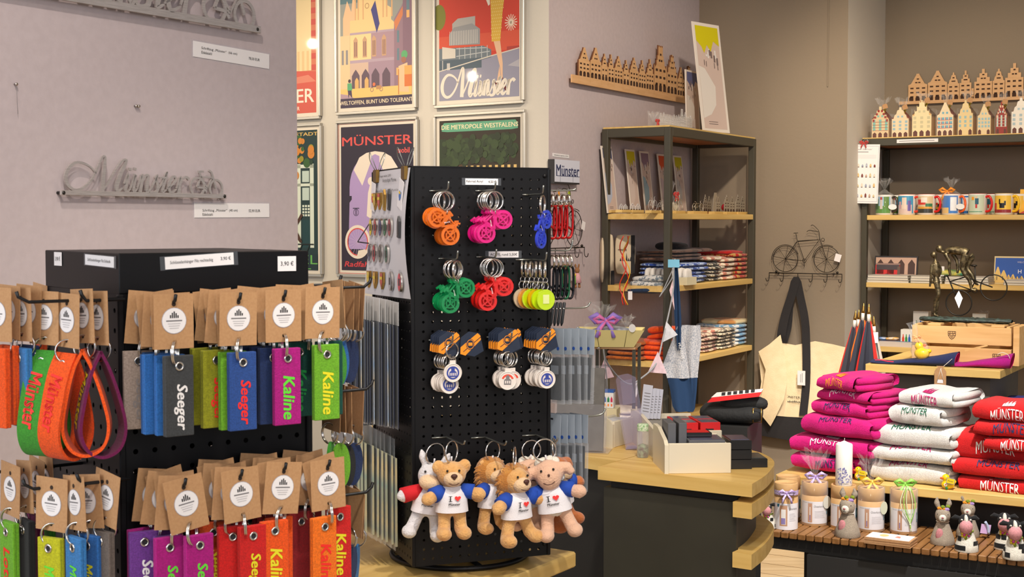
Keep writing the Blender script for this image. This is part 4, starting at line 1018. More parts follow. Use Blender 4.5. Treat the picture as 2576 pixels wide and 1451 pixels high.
def wall_label(label,fr,px0,py0,px1,py1,h,texts,roll=0.0):
 a, c = fr.hit(px0,py0,-.002), fr.hit(px1,py1,-.002); w = c.x-a.x
 t = thing('wall_price_label',label,'label',fr.w((a.x+c.x)/2,0,(a.z+c.z)/2),rot=(0,R(math.degrees(math.atan2(a.z-c.z,w))if roll is None else roll),fr.a))
 b = MB(); b.box(-w/2,w/2,-.0012,-.0004,-h/2,h/2,WHITE)
 for s_, x, z, hh, ww in texts:b.text(s_,x*w,z*h,hh,-.0018,INK,w=ww*w)
 b.obj('strip',t)
 b = MB(); b.rect(-w/2-.004,w/2+.004,-h/2-.003,h/2+.003,-.0001,clear_mat('clear_tape',(226,222,226),.3,.12)); b.obj('tape',t)
wall_label('white price label for the larger steel sign, tilted',PIL,487,122,678,155,.030,[('Schriftzug „Münster“  (66 cm)',-.17,.12,.0062,.46),('Edelstahl',-.335,-.14,.0052,.13),('78,00 EUR',.29,-.02,.0062,.15)],None)
wall_label('white price label for the smaller steel sign, level',PIL,490,529,678,529,.028,[('Schriftzug „Münster“  (40 cm)',-.17,-.02,.0062,.46),('Edelstahl',-.335,-.28,.0052,.13),('52,90 EUR',.29,-.04,.0062,.16)],None)
for px, py, lab in((341,267,'pair of small screws in the bare plaster between the two signs'),(36,212,'single small nail in the plaster near the frame edge')):
 q = PIL.hit(px,py); t = thing('wall_screw',lab,'screw',PIL.w(q.x,0,q.z),PIL.a)
 for dx in((-.003,.003)if px>100 else(0,)):
  b = MB(); b.lathe([(.0014,0),(.0014,.005),(.0028,.0052),(.0024,.007)],CHROME,10,M=Matrix.Translation((dx,0,0))@rotm(90)); b.obj('screw',t)
 if px<100:b = MB(); b.tube([(0,-.006,0),(.0005,-.006,-.03),(.002,-.006,-.05)],.0004,INKG,4); b.obj('thread',t)
 # ---- framed posters
SILV = mat('silver_frame',(190,186,178),.35,.55); GLASS = clear_mat('picture_glass',(40,40,40),.04,.015,.9,.10)
def poster(label,px0,px1,pz,art,top=False,w=.42,h=.594):
 x0, x1 = cross_px(POST,px0,-.012), cross_px(POST,px1,-.012)
 W_ = x1-x0; xm =(x0+x1)/2
 z = POST.hit((px0+px1)/2,pz,-.012).z+(-h/2-.008 if top else h/2+.008)
 t = thing('framed_poster',label,'poster',POST.w(xm,0,z),POST.a)
 fw = W_/2; fh = h/2+.010
 b = MB()
 for s_ in(-1,1):
  b.box(-fw,fw,-.017,-.001,s_*fh-.0055,s_*fh+.0055,SILV,bev=.0015); b.box(s_*fw-.0055,s_*fw+.0055,-.017,-.001,-fh+.0056,fh-.0056,SILV,bev=.0015)
 b.obj('frame',t)
 iw, ih = fw-.006, fh-.006
 b = MB(); b.box(-iw,iw,-.008,-.002,-ih,ih,plain((226,216,200),.6,'paper'))
 class A:
  lay = 0
  def P(s,u,v):return(-iw*.93+u*2*iw*.93,-ih*.95+v*2*ih*.95)
  def y(s):s.lay += 1; return-.0082-s.lay*.000014
  def poly(s,pts,c):b.poly([s.P(*p)for p in pts],s.y(),plain(c,.6,'print'))
  def rect(s,u0,u1,v0,v1,c):s.poly([(u0,v0),(u1,v0),(u1,v1),(u0,v1)],c)
  def rects(s,L,c):
   y = s.y(); m = plain(c,.6,'print')
   for u0, u1, v0, v1 in L:b.poly([s.P(u0,v0),s.P(u1,v0),s.P(u1,v1),s.P(u0,v1)],y,m)
  def disc(s,u,v,r,c,k=1.0):p = s.P(u,v); b.disc(p[0],p[1],r*2*iw,s.y(),plain(c,.6,'print'),24,r*2*iw*k)
  def ring(s,u,v,r0,r1,c):p = s.P(u,v); b.ringflat(p[0],p[1],r0*2*iw,r1*2*iw,s.y(),plain(c,.6,'print'),36)
  def line(s,pts,wd,c):b.ribbon([s.P(*p)for p in pts],wd*2*iw,s.y(),plain(c,.6,'print'))
  def lines(s,L,wd,c):
   y = s.y(); m = plain(c,.6,'print')
   for pts in L:b.ribbon([s.P(*p)for p in pts],wd*2*iw,y,m)
  def text(s,t_,u,v,hh,c,ww,bold=.02,shear=0):p = s.P(u,v); b.text(t_,p[0],p[1],hh*2*ih,s.y(),plain(c,.6,'print'),w=ww*2*iw,bold=bold,shear=shear)
  def arch(s,u,v0,v1,w_,c):s.poly([(u-w_,v0),(u+w_,v0),(u+w_,v1-w_*.6),(u+w_*.5,v1-w_*.15),(u,v1+w_*.2),(u-w_*.5,v1-w_*.15),(u-w_,v1-w_*.6)],c)
  def script(s,u0,u1,v0,v1,c,wk=1.0):
   y = s.y(); f = lambda p:s.P(u0+(p[0]-338)/690*(u1-u0),v0+(1088-p[1])/195*(v1-v0))
   script_word(b,plain(c,.6,'print'),f,wk*(u1-u0)*2*iw/690,y)
 art(A()); b.obj('print',t)
 b = MB(); b.rect(-iw,iw,-ih,ih,-.0150,GLASS); b.obj('glass',t)
 return t
def art_hall(a):
 a.rect(0,1,0,1,(126,138,140)); a.rect(0,1,.72,1,(92,122,130)); a.rect(0,1,.50,.72,(150,152,146))
 a.poly([(.04,.62),(.10,.74),(.16,.66),(.19,.8),(.24,.62),(.24,.5),(.04,.5)],(226,186,146))
 cr =(228,198,142); pl =(170,140,152)
 a.poly([(.14,.5),(.14,.60),(.22,.60),(.22,.68),(.26,.68),(.26,.76),(.34,.78),(.34,1),(.60,1),(.60,.78),(.66,.76),(.66,.68),(.72,.66),(.72,.58),(.76,.56),(.76,.3),(.14,.3)],cr)
 a.poly([(.44,.5),(.58,.5),(.76,.5),(.76,.3),(.44,.3)],pl); a.rect(.14,.44,.3,.5,(232,204,150))
 for u in(.26,.33,.61,.66,.73,.22):a.line([(u,.6),(u,.82),(u,.86)],.018,(214,168,122))
 a.rects([(.36,.42,.84,.94),(.52,.58,.84,.94),(.45,.49,.80,.9)],(130,132,138)); a.ring(.47,.78,.02,.03,(180,140,100)); a.ring(.385,.69,.02,.028,(180,140,100))
 for u in(.22,.35,.48,.62):a.arch(u,.34,.48,.03,(196,156,124)); a.rects([(u-.018,u-.006,.35,.45),(u+.006,u+.018,.35,.45)],(134,100,96))
 a.rect(.14,.76,.305,.325,(178,156,170)); a.rect(.14,.76,.50,.515,(178,156,170))
 a.rect(.14,.76,.12,.305,(206,178,160)); a.rect(.40,.76,.12,.305,(164,138,154))
 for u in(.22,.36,.50,.65):a.arch(u,.13,.25,.055,(102,84,98))
 for u in(.22,.36):a.arch(u+.015,.13,.20,.028,(216,172,110))
 a.poly([(.44,.66),(.52,.50),(.56,.56),(.50,.72)],(72,70,128))
 a.poly([(.76,.58),(.86,.66),(.90,.70),(.90,.12),(.76,.12)],(148,120,134)); a.poly([(.76,.56),(.88,.66),(.88,.60),(.78,.5)],(206,126,86)); a.rect(.88,1,.1,1,(134,106,122))
 a.rects([(.93,.97,.78,.88),(.93,.97,.58,.70),(.80,.83,.42,.5),(.80,.83,.3,.38)],(104,128,140)); a.rects([(.93,.97,.58,.63),(.79,.82,.2,.25)],(228,176,110))
 a.rect(0,.14,.12,.5,(226,196,154)); a.rects([(.02,.05,.3,.4),(.08,.11,.3,.4)],(140,136,140))
 a.rect(0,1,.065,.13,(236,194,118)); a.poly([(0,.065),(.2,.065),(.1,.09),(0,.1)],(176,148,160))
 a.poly([(.10,.17),(.16,.17),(.17,.12),(.10,.12)],(96,168,120)); a.disc(.13,.185,.018,(80,66,70)); a.poly([(.105,.12),(.16,.12),(.17,.065),(.13,.09),(.115,.065)],(78,66,92))
 a.disc(.90,.335,.04,(96,168,112)); a.disc(.89,.30,.03,(160,110,90)); a.poly([(.82,.26),(.94,.28),(.96,.08),(.82,.09)],(226,190,150)); a.rect(.90,1,.12,.26,(214,120,66)); a.rect(.90,1,.20,.26,(228,168,96)); a.line([(.82,.24),(.82,.07)],.012,(196,130,70))
 a.disc(.48,.15,.018,(220,120,80)); a.ring(.45,.115,.016,.022,(150,110,110)); a.ring(.58,.115,.016,.022,(150,110,110)); a.rect(.51,.58,.115,.14,(188,140,96))
 a.rect(0,1,0,.065,(68,58,78)); a.text('WELTOFFEN, BUNT UND TOLERANT',.5,.032,.030,(232,214,184),.95)
def star(a,u,v,r):
 a.disc(u,v,r*.35,(238,222,200)); a.lines([[(u,v),(u+r*math.cos(k*.393),v+r*.7*math.sin(k*.393))]for k in range(16)],.008,(236,216,194))
def art_red(a):
 a.rect(0,1,0,1,(206,62,44)); a.rect(0,1,.30,.42,(214,84,58))
 for u, v in((.17,.985),(.34,.71),(.90,.47)):star(a,u,v,.075)
 a.disc(.0,.55,.08,(128,128,50),1.5); a.rect(.85,1,.26,.32,(176,62,52))
 a.poly([(0,.23),(.5,.26),(1,.30),(1,0),(0,0)],(148,146,164)); a.poly([(.86,.20),(1,.235),(1,.185)],(176,172,180))
 g =(150,150,152); a.poly([(.17,.50),(.24,.53),(.46,.535),(.46,.40),(.17,.40)],(176,172,168)); a.poly([(.13,.36),(.13,.43),(.19,.475),(.42,.49),(.52,.45),(.52,.35)],g)
 a.lines([[(.14+k*.0215,.36),(.14+k*.0215,.45)]for k in range(17)],.006,(214,208,200)); a.poly([(.0,.27),(.0,.345),(.30,.34),(.56,.34),(.66,.31),(.66,.26),(.3,.225),(0,.2)],(112,122,130)); a.poly([(.04,.275),(.21,.275),(.21,.335),(.04,.355)],(214,206,194))
 a.lines([[(.22,.285),(.64,.30)],[(.22,.335),(.6,.325)]]+[[(.26+k*.07,.26),(.26+k*.07,.34)]for k in range(6)],.007,(196,198,198)); a.rect(0,.54,.20,.265,(84,98,110)); a.rects([(.10,.14,.2,.245),(.04,.05,.2,.265)],(196,192,188))
 a.lines([[(0,.195),(.64,.268),(1,.305)]],.010,(214,204,190))
 dr =(222,176,66); sk =(230,186,150)
 a.poly([(.70,1),(.72,.9),(.84,.9),(.86,1)],dr); a.poly([(.66,1),(.70,.93),(.66,.86),(.645,.74),(.61,.74),(.625,.86)],dr); a.poly([(.61,.74),(.64,.74),(.63,.69),(.60,.68)],sk); a.poly([(.60,.69),(.635,.70),(.645,.60),(.625,.59),(.59,.64)],(236,226,210))
 a.poly([(.98,1),(1.0,.95),(.93,.86),(.89,.85),(.90,.88)],dr); a.poly([(.93,.86),(.97,.92),(.88,.80),(.85,.81)],sk); a.poly([(.82,.82),(.90,.83),(.89,.79),(.83,.77)],(236,226,210))
 a.poly([(.66,.87),(.84,.88),(.855,.76),(.80,.55),(.77,.36),(.665,.36),(.655,.56),(.64,.74)],dr);
 dots =[]
 for i in range(9):
  for j in range(24):
   u = .65+i*.024+(j%2)*.012; v = .38+j*.021
   if.655<u<(.775+(v-.38)*.17):dots.append((u-.004,u+.004,v-.003,v+.003))
 a.rects(dots,(238,214,140))
 a.rect(.70,.83,.882,.905,(84,38,34)); a.ring(.735,.895,.014,.020,(222,176,66))
 a.poly([(.69,.36),(.77,.36),(.80,.22),(.80,.12),(.785,.12),(.765,.2)],sk); a.poly([(.76,.2),(.78,.12),(.72,.07),(.735,.12)],sk)
 a.script(.035,.95,.015,.205,(232,222,206),1.25)
 a.poly([(.69,.105),(.74,.095),(.72,.085),(.69,.085)],(96,36,40)); a.poly([(.80,.13),(.845,.06),(.855,.02),(.82,.05),(.79,.10)],(96,36,40))
def art_mobil(a):
 a.rect(0,1,0,1,(44,36,54)); a.text('MÜNSTER',.5,.905,.072,(222,84,80),.90,.012); a.text('mobil',.865,.825,.036,(222,84,80),.16,.03)
 lv =(176,150,200); cr =(236,222,206)
 a.poly([(.10,.15)]+[(.12,.5)]+[(.48+.36*math.cos(R(180-k*12)),.58+.24*math.sin(R(180-k*12)))for k in range(16)]+[(.86,.15)],lv)
 a.poly([(.18,.70),(.30,.59),(.42,.75),(.42,.79),(.48,.80),(.54,.79),(.54,.75),(.68,.59),(.79,.71),(.70,.785),(.60,.815),(.48,.825),(.36,.815),(.26,.785)],cr); a.poly([(.42,.74),(.42,.79),(.48,.805),(.54,.79),(.54,.74)],lv)
 a.poly([(.36,.38),(.38,.54),(.42,.62),(.47,.60),(.46,.45),(.42,.36)],cr); a.disc(.42,.62,.04,cr); a.poly([(.10,.52),(.15,.52),(.15,.495),(.10,.46)],(44,36,54))
 a.ring(.21,.405,.03,.036,(66,54,84)); a.rect(.165,.255,.43,.437,(66,54,84)); a.rects([(.195,.225,.38,.425)],(120,100,140))
 a.ring(.23,.20,.135,.165,cr); a.ring(.23,.20,.125,.137,(214,76,72)); a.ring(.62,.20,.135,.165,cr); a.lines([[(.23,.2),(.23+.13*math.cos(k*.35),.2+.092*math.sin(k*.35))]for k in range(18)],.003,(206,180,214)); a.lines([[(.23,.20),(.40,.33)],[(.23,.2),(.5,.185)],[(.4,.33),(.62,.2)]],.012,(44,36,54))
 a.poly([(.22,.10),(.36,.12),(.34,.15),(.24,.14)],cr); a.text('Radfahren',.30,.045,.036,(214,64,70),.48,.02,.2)
 a.lines([[(-.03,-.02),(1.03,-.02),(1.03,1.02),(-.03,1.02),(-.03,-.02)]],.007,(206,120,110))
def art_forest(a):
 a.rect(0,1,0,1,(52,44,34)); a.poly([(.03,.93),(.03,.965),(.06,.985),(.94,.985),(.97,.965),(.97,.93),(.9,.925),(.1,.925)],(96,160,128)); a.text('DIE METROPOLE WESTFALENS',.5,.956,.028,(232,218,178),.88)
 cr =(214,180,112)
 a.rect(0,1,0,.62,(176,140,84)); a.rects([(.02+k*.075,.055+k*.075,0,.70)for k in range(13)],cr); a.rects([(.045+k*.15,.052+k*.15,0,.68)for k in range(7)],(96,76,48))
 a.rect(.24,.34,0,.80,(78,58,40)); a.poly([(.0,.56),(.18,.60),(.22,.70),(.30,.86),(0,.88)],(46,58,38))
 rg = random.Random(3)
 l0 = a.lay; pal =((50,64,40),(58,74,44),(44,54,36))
 for k in range(150):
  u = .05+.9*rg.random(); v = .72+rg.random()*.17
  if u>.42 or v>.72 or u<.2:a.disc(u,v,rg.uniform(.02,.045),pal[k%3])
 l0 = a.lay
 for k in range(70):a.disc(min(.93,rg.gauss(.80,.09)),rg.gauss(.57,.05),rg.uniform(.018,.04),((58,80,44),(66,88,48))[k%2])
 a.rect(.58,.68,0,.56,(226,192,124)); a.rect(.62,.64,0,.58,(196,160,98))
def art_quarter(a):
 a.rect(0,1,0,1,(24,52,54)); a.text('IN DER ALTSTADT',.62,.972,.024,(214,176,96),.72); a.rect(.0,.72,.16,.94,(224,158,62))
 a.rects([(.72,.95,.73,.755),(.72,.95,.60,.62),(.70,.78,.16,.76),(.90,.95,.16,.76)],(214,222,206)); a.rects([(.80,.89,.63,.71),(.80,.89,.50,.59)],(190,206,196)); a.rects([(.80+i*.035,.825+i*.035,.385+j*.022,.40+j*.022)for i in range(3)for j in range(4)],(214,222,206)); a.rect(.80,.9,.16,.36,(18,60,64))
 rg = random.Random(9)
 l0 = a.lay
 for k in range(120):a.disc(min(.92,rg.gauss(.6,.14)),min(.93,rg.gauss(.86,.07)),rg.uniform(.02,.045),((52,92,44),(34,60,40),(150,140,40),(206,130,50))[k%4])
 for k in range(40):a.disc(rg.gauss(.63,.04),rg.uniform(.5,.78),rg.uniform(.02,.04),((52,92,44),(120,130,40))[k%2])
 br =(74,44,28); a.poly([(.35,.28),(.5,.315),(.70,.31),(.76,.25),(.80,.20),(.77,.195),(.70,.25),(.66,.20),(.62,.20),(.64,.26),(.45,.25)],br); a.line([(.70,.31),(.76,.36),(.80,.40)],.03,br)
 a.lines([[(.4,.185),(.95,.185)]]+[[(.45+k*.1,.12),(.5+k*.1,.185)]for k in range(5)],.01,(20,30,26)); a.rect(0,1,0,.115,(22,46,52)); a.text('VIERTEL',.60,.075,.062,(104,178,84),.74,.0); a.rect(.64,.94,.005,.035,(22,46,52)); a.text('L',.86,.03,.045,(104,178,84),.10,.0)
def art_flair(a):
 a.rect(0,1,0,1,(206,120,92)); a.rect(0,1,.86,1,(226,166,62)); cr =(232,208,160)
 a.poly([(0,.3),(0,.6),(.5,.66),(.62,.72),(.68,.78),(.74,.82),(.80,.96),(.84,1),(.94,1),(.94,.3)],cr); a.rects([(.40+k*.06,.43+k*.06,.30,.44)for k in range(9)],(222,190,140)); a.poly([(0,0),(0,.3),(.6,.31),(1,.29),(1,0)],(206,92,78)); a.poly([(0,.28),(.5,.24),(.9,.27),(1,.22),(.6,.21),(0,.24)],(216,130,108)); a.rects([(.94,1,.3+k*.08,.34+k*.08)for k in range(9)],(198,84,76))
 a.text('MÜNSTER',.50,.135,.115,(236,226,208),.88,.015); a.text('STADT MIT BESONDEREM FLAIR',.42,.035,.026,(236,226,208),.68,.02)
poster('framed poster of a gabled town hall captioned WELTOFFEN, BUNT UND TOLERANT',848,1046,279,art_hall)
poster('framed red poster with a woman in a yellow dotted dress',1094,1316,261,art_red)
poster('framed poster reading MÜNSTER mobil with a lilac arch and cyclist',848,1049,303,art_mobil,True)
poster('framed dark tree poster headed DIE METROPOLE WESTFALENS behind the peg stand',1094,1319,286,art_forest,True)
poster('framed poster with ivy, brick and cat half hidden by the pillar',602,808,319,art_quarter,True)
poster('framed reddish church poster ending in TER half hidden by the pillar',599,806,300,art_flair)
# ---- wooden skylines
PLY = mat('birch_plywood',(216,172,124),.6,noise=((208,162,112),14,(1,1,8))); PLYD = mat('cut_edge',(110,66,36),.7); WINM = mat('cut_window',(66,42,28),.9)
def house_outline(kind,w,h):
 if kind=='peak':return[(0,0),(w,0),(w,h*.62),(w*.86,h*.66),(w*.58,h*.97),(w*.58,h),(w*.42,h),(w*.42,h*.97),(w*.14,h*.66),(0,h*.62)]
 if kind=='bell':return[(0,0),(w,0),(w,h*.62),(w*.9,h*.62),(w*.84,h*.74),(w*.74,h*.78),(w*.68,h*.9),(w*.58,h*.92),(w*.56,h),(w*.44,h),(w*.42,h*.92),(w*.32,h*.9),(w*.26,h*.78),(w*.16,h*.74),(w*.1,h*.62),(0,h*.62)]
 if kind=='step':
  L =[(w,0),(w,h*.6)]; n = 3
  for k in range(n):
   x = w*(1-.14*(k+1)); L +=[(x,h*(.6+.4*k/n)),(x,h*(.6+.4*(k+1)/n))]
  return[(0,0)]+L+[(w-p[0],p[1])for p in L[::-1][:-1]]
 if kind=='tower':
  return[(0,0),(w,0),(w,h*.58),(w*.97,h*.62),(w*.94,h*.55),(w*.82,h*.62),(w*.82,h*.70),(w*.76,h*.70),(w*.74,h*.80),(w*.68,h*.80),(w*.68,h),(w*.63,h*.95),(w*.57,h*1.0),(w*.5,h*.95),(w*.43,h),(w*.37,h*.95),(w*.32,h),(w*.32,h*.8),(w*.26,h*.8),(w*.24,h*.70),(w*.18,h*.70),(w*.18,h*.62),(w*.06,h*.55),(w*.03,h*.62),(0,h*.58)]
 if kind=='pinn':
  L =[(w,0),(w,h*.52)]
  for k in range(4):x = w*(1-.12*(k)); z = h*(.52+.12*k); L +=[(x,z+.10*h),(x-w*.03,z+.05*h),(x-w*.12,z+.07*h)]
  L +=[(w*.54,h)]
  return[(0,0)]+L+[(w-p[0],p[1])for p in L[::-1][:-1]]
 return[(0,0),(w,0),(w,h),(0,h)]
def facade(b,x,z,kind,w,h,y0,y1,m,wm,rows=3,cols=3,arches=True,em=None,base=0.0):
 b.plate([(x+p[0],z+p[1])for p in house_outline(kind,w,h)],y0,y1,m,None,em)
 ww = w/(cols*1.75+.6)
 for r in range(rows):
  for c in range(cols):
   cx = x+w*(c+.5)/cols*.92+w*.04; cz_ = z+base+(h*.60-base)*((r+(.95 if arches else.5))/(rows+(.6 if arches else 0)))
   b.rect(cx-ww/2,cx+ww/2,cz_-h*.024,cz_+h*.024,y0-.0003,wm)
 for k in range(2):
  n_ = 2-k
  for c in range(n_):cx = x+w*(.5+(c-(n_-1)/2)*.16); b.rect(cx-ww*.35,cx+ww*.35,z+h*(.68+.12*k),z+h*(.72+.12*k),y0-.0003,wm)
 if arches:
  for c in range(cols):
   cx = x+w*(c+.5)/cols; aw = w/cols*.34; z0 = z+base; b.poly([(cx-aw,z0),(cx+aw,z0),(cx+aw,z0+h*.10),(cx+aw*.6,z0+h*.135),(cx,z0+h*.15),(cx-aw*.6,z0+h*.135),(cx-aw,z0+h*.10)],y0-.0003,wm)
ROWH =[('peak',.085,.74),('peak',.085,.80),('bell',.05,.70),('step',.05,.72),('bell',.07,.72),('step',.055,.66),('bell',.075,.78),('step',.065,.76),('step',.07,.84),('tower',.115,1.30),('pinn',.10,1.12),('peak',.07,.82),('pinn',.085,.92)]
def skyline(b,L,H,y0,y1,m,em,wm,bar=.045,hs=ROWH):
 b.box(0,L,y0,y1,0,bar*.98,m); tot = sum(h[1]for h in hs)+.06; x = L*.05/tot*.9
 for i,(k,w,h)in enumerate(hs):
  ww = w/tot*L; facade(b,x+ww*.02,bar*.3,k,ww*.97,H*h*.62+bar*.7,y0-.0001*(i%2)-.0001,y1,m,wm,3 if h>.7 else 2,3 if w>.06 else 2,True,em,bar*.7); x += ww
qa, qb = LIL.hit(1437,204,-.02), LIL.hit(1745,262,-.02)
t = thing('wooden_skyline','plywood skyline of gabled houses mounted on the lilac wall','wall decoration',LIL.w(qa.x,0,(qa.z+qb.z)/2-.004),LIL.a)
hS =(LIL.hit(1640,110,-.02).z-LIL.hit(1640,240,-.02).z)
b = MB(); skyline(b,qb.x-qa.x,hS/.90,-.024,-.018,PLY,PLYD,WINM,.03); b.obj('cut_out',t)
b = MB(); b.box(.1,.13,-.0178,-.0005,.01,.03,PLYD); b.box(.35,.38,-.0178,-.0005,.01,.03,PLYD); b.obj('spacer',t)
# ---- small sign, label and hook rack on the lilac wall
qa, qb = LIL.hit(1390,407,-.02), LIL.hit(1453,463,-.02); w_ = qb.x-qa.x; h_ = LIL.hit(1420,403,-.02).z-LIL.hit(1420,463,-.02).z
t = thing('picture_block','small block picture with blue Münster lettering on the lilac wall','picture',LIL.w(qa.x,0,(qa.z+qb.z)/2-h_/2+.004),LIL.a)
b = MB(); b.box(0,w_,-.028,-.001,0,h_,mat('block_edge',(46,44,46),.6)); b.obj('block',t)
b = MB(); b.rect(0,w_,.006,h_,-.0284,plain((206,210,224),.4,'print')); BLT = plain((44,54,92),.5,'print'); b.text('Münster',w_*.52,h_*.56,h_*.46,-.0290,BLT,w=w_*.92,bold=.016)
b.rect(w_*.06,w_,h_*.31,h_*.335,-.0288,BLT);
for k in(.22,.72):b.rect(w_*k,w_*k+.0015,h_*.08,h_*.33,-.0288,BLT)
b.obj('print',t)
wall_label('tiny printed price strip above the small Münster block picture',LIL,1391,389,1432,394,.012,[('Schlüsselbrett, magnetisch 17,90 €',0,0,.005,.85)],None)
for px, c, nm in((1411,(230,150,30),'orange'),(1437,(190,214,40),'lime')):
 q = LIL.hit(px,470,-.02); t = thing('small_key_ring','tiny %s key ring hanging under the Münster block picture'%nm,'key ring',LIL.w(q.x,-.012,q.z),LIL.a)
 b = MB(); b.torus((0,0,-.008),.008,.0008,CHROME,'y',14,5); b.obj('ring',t); b = MB(); b.plate(arc(0,-.026,.010 if nm=='lime' else.005,0,340,17,.010),-.001,.001,plain(c,.3,'plastic')); b.obj('pendant',t)
IRON = mat('wrought_iron',(48,42,36),.5,.5)
def bike_rack(label,fr,px0,px1,pyb,bikes,k=1.0,hooks=6,flip=False,xs=None):
 q0, q1 = fr.hit(px0,pyb,-.02), fr.hit(px1,pyb,-.02); L = q1.x-q0.x
 t = thing('hook_rack',label,'hook rack',fr.w(q0.x,0,q0.z),fr.a)
 y = -.020
 b = MB(); b.tube([(0,y,0),(L,y,0)],.0022,IRON,6); b.ball((.03*L/.3,y,.006),.0055,IRON,8,6); b.ball((L-.02,y,.006),.0055,IRON,8,6)
 for s_ in(.12,.88):b.tube([(L*s_,y,0),(L*s_,-.0005,0)],.003,IRON,6)
 b.obj('bar',t)
 for i in range(hooks):
  x = L*i/(hooks-1); b = MB(); b.tube(smooth([(x,y,0),(x,y,-.022),(x-.003,y-.006,-.034),(x-.006,y-.016,-.034),(x-.008,y-.021,-.022)],4),.0016,IRON,6); b.obj('hook',t)
 r = L*.173; y2 = y+.002
 cx0, cx1 = L*.225, L*.79; cz_ = r+.006
 for cx in(cx0,cx1):
  b = MB(); b.torus((cx,y2,cz_),r,.0016,IRON,'y',36,6)
  for a in range(0,180,45):b.tube([(cx+r*math.cos(R(a+80)),y2,cz_+r*math.sin(R(a+80))),(cx-r*math.cos(R(a+80)),y2,cz_-r*math.sin(R(a+80)))],.0009,IRON,5)
  b.tube([(p[0],y2-.004,p[1])for p in arc(cx,cz_,r*1.09,20 if cx==cx0 else 62,185 if cx==cx0 else 175,14)],.0014,IRON,5)
  b.ball((cx,y2,cz_),.003,IRON,8,6); b.obj('wheel',t)
 b = MB(); S = lambda u, v:(L*u,y2-.004,L*v)
 sx_, hx = .40, .69
 for pts in([(.225,.19),(.395,.43),(.70,.46),(.49,.17),(.225,.19)],[(.49,.17),(.385,.46),(.37,.53)],[(.34,.535),(.40,.54)],[(.79,.19),(.70,.46),(.685,.56)],[(.225,.19),(.38,.42)]):
  b.tube([S(*p)for p in pts],.0014,IRON,5)
 b.tube([S(*p)for p in smooth([(.52,.555),(.56,.575),(.685,.56),(.61,.64),(.575,.635)],4)],.0013,IRON,5); b.torus(S(.74,.45),.007,.0012,IRON,'y',12,5)
 b.torus(S(.49,.17),.008,.0012,IRON,'y',14,5); b.tube([S(.49,.17),S(.49,.09)],.0012,IRON,5); b.tube([S(.40,.425),S(.68,.45)],.0016,IRON,5)
 b.obj('bicycle_frame',t)
 b = MB(); M_ = Matrix.Translation((L*.95,y-.006,L*.22))@rotm(0,15,0); b.box(-.013,.013,-.0004,.0004,-.018,.014,WHITE,M_); b.obj('price_tag',t)
 return t
bike_rack('black wire bicycle hook rack with a tote bag on the grey wall',GRW,1935,2118,686,1)
bike_rack('black wire bicycle hook rack on the lilac wall beside the tall shelf',LIL,1345,1470,626,1)
q = LIL.hit(1441,700,-.03)
for i,(px,nm)in enumerate(((1452,'nearer the shelf'),(1433,'nearer the peg stand'))):
 q = LIL.hit(px,672,-.03)
 t = thing('felt_bunny','small brown bunny in a pink dress on a thread, %s'%nm,'ornament',LIL.w(q.x,-.03+i*.012,q.z),LIL.a-R(40))
 BN = felt((150,104,66)); PD = felt((226,168,176))
 b = MB(); b.ball((0,0,-.012),(.010,.009,.010),BN); b.ball((0,0,-.036),(.010,.008,.02),BN)
 for s_ in(-1,1):b.tube([(s_*.004,0,-.006),(s_*.007,0,.008),(s_*.008,0,.014)],[.003,.004,.001],BN,8); b.tube([(s_*.006,0,-.05),(s_*.008,-.002,-.066),(s_*.007,-.004,-.076)],[.0055,.0045,.006],BN,8)
 o = b.obj('body',t); remesh(o,.0016)
 b = MB(); b.lathe([(.016,-.058),(.012,-.035),(.007,-.022)],PD,14); b.obj('dress',t)
 b = MB(); b.tube([(0,0,-.003),(0,0,.03)],.0005,INKG,4); b.obj('thread',t)
 b = MB(); b.ball((-.013,-.008,-.028),.006,felt((226,200,70)),8,6); b.tube([(-.013,-.009,-.032),(-.012,-.01,-.062)],.0035,felt((104,160,60)),6); b.obj('tulip',t)
 # ================================================================ goods on the tall shelf
def sup(v,e):return math.copysign(abs(v)**e,v)
def pillow(b,w,d,h,m,seed=1,e=.35,wob=.004,nu=26,nv=10,M=None,ex=None):
 """soft slab resting on z=0, centred in x, front at y=0"""
 rg = random.Random(seed); ph =[rg.uniform(0,6.28)for _ in range(6)]
 vs =[]
 for j in range(nv+1):
  t = math.pi*j/nv-math.pi/2
  for i in range(nu):
   a = 2*math.pi*i/nu
   x = w/2*sup(math.cos(t),e)*sup(math.cos(a),ex or e); y = d/2+d/2*sup(math.cos(t),e)*sup(math.sin(a),ex or e); z = h/2+h/2*sup(math.sin(t),.8)
   k = wob*math.sin(a*3+ph[0])*math.cos(t); x += k*math.cos(a); y += k*math.sin(a); z += wob*.5*(math.sin(x*40+ph[1])+math.sin(y*33+ph[2]))*(z/h)
   vs.append((x,y,max(z,0)))
 fs =[(j*nu+i,j*nu+(i+1)%nu,(j+1)*nu+(i+1)%nu,(j+1)*nu+i)for j in range(nv)for i in range(nu)]
 return b.add(vs,fs,m,True,M)
def cloth_mat(name,c1,c2,scale=60,rough=.95):
 m = mat(name,c1,rough,noise=(c2,scale),bump=(600,.3),sheen=.2)
 r =[n for n in m.node_tree.nodes if n.type=='VALTORGB'][0]; r.color_ramp.elements[0].position = .49; r.color_ramp.elements[1].position = .53
 return m
def cloth(name,label,cat,fr,x,y,z,w,d,h,m,group=None,seed=1,dz=0.0,e=.35):
 b = MB(); pillow(b,w,d,h,m,seed,e,.0035,24,8); o = b.obj(name,None,fr.w(x,y,z),(0,0,fr.a+R(dz))); return tag(o,label,cat,group)
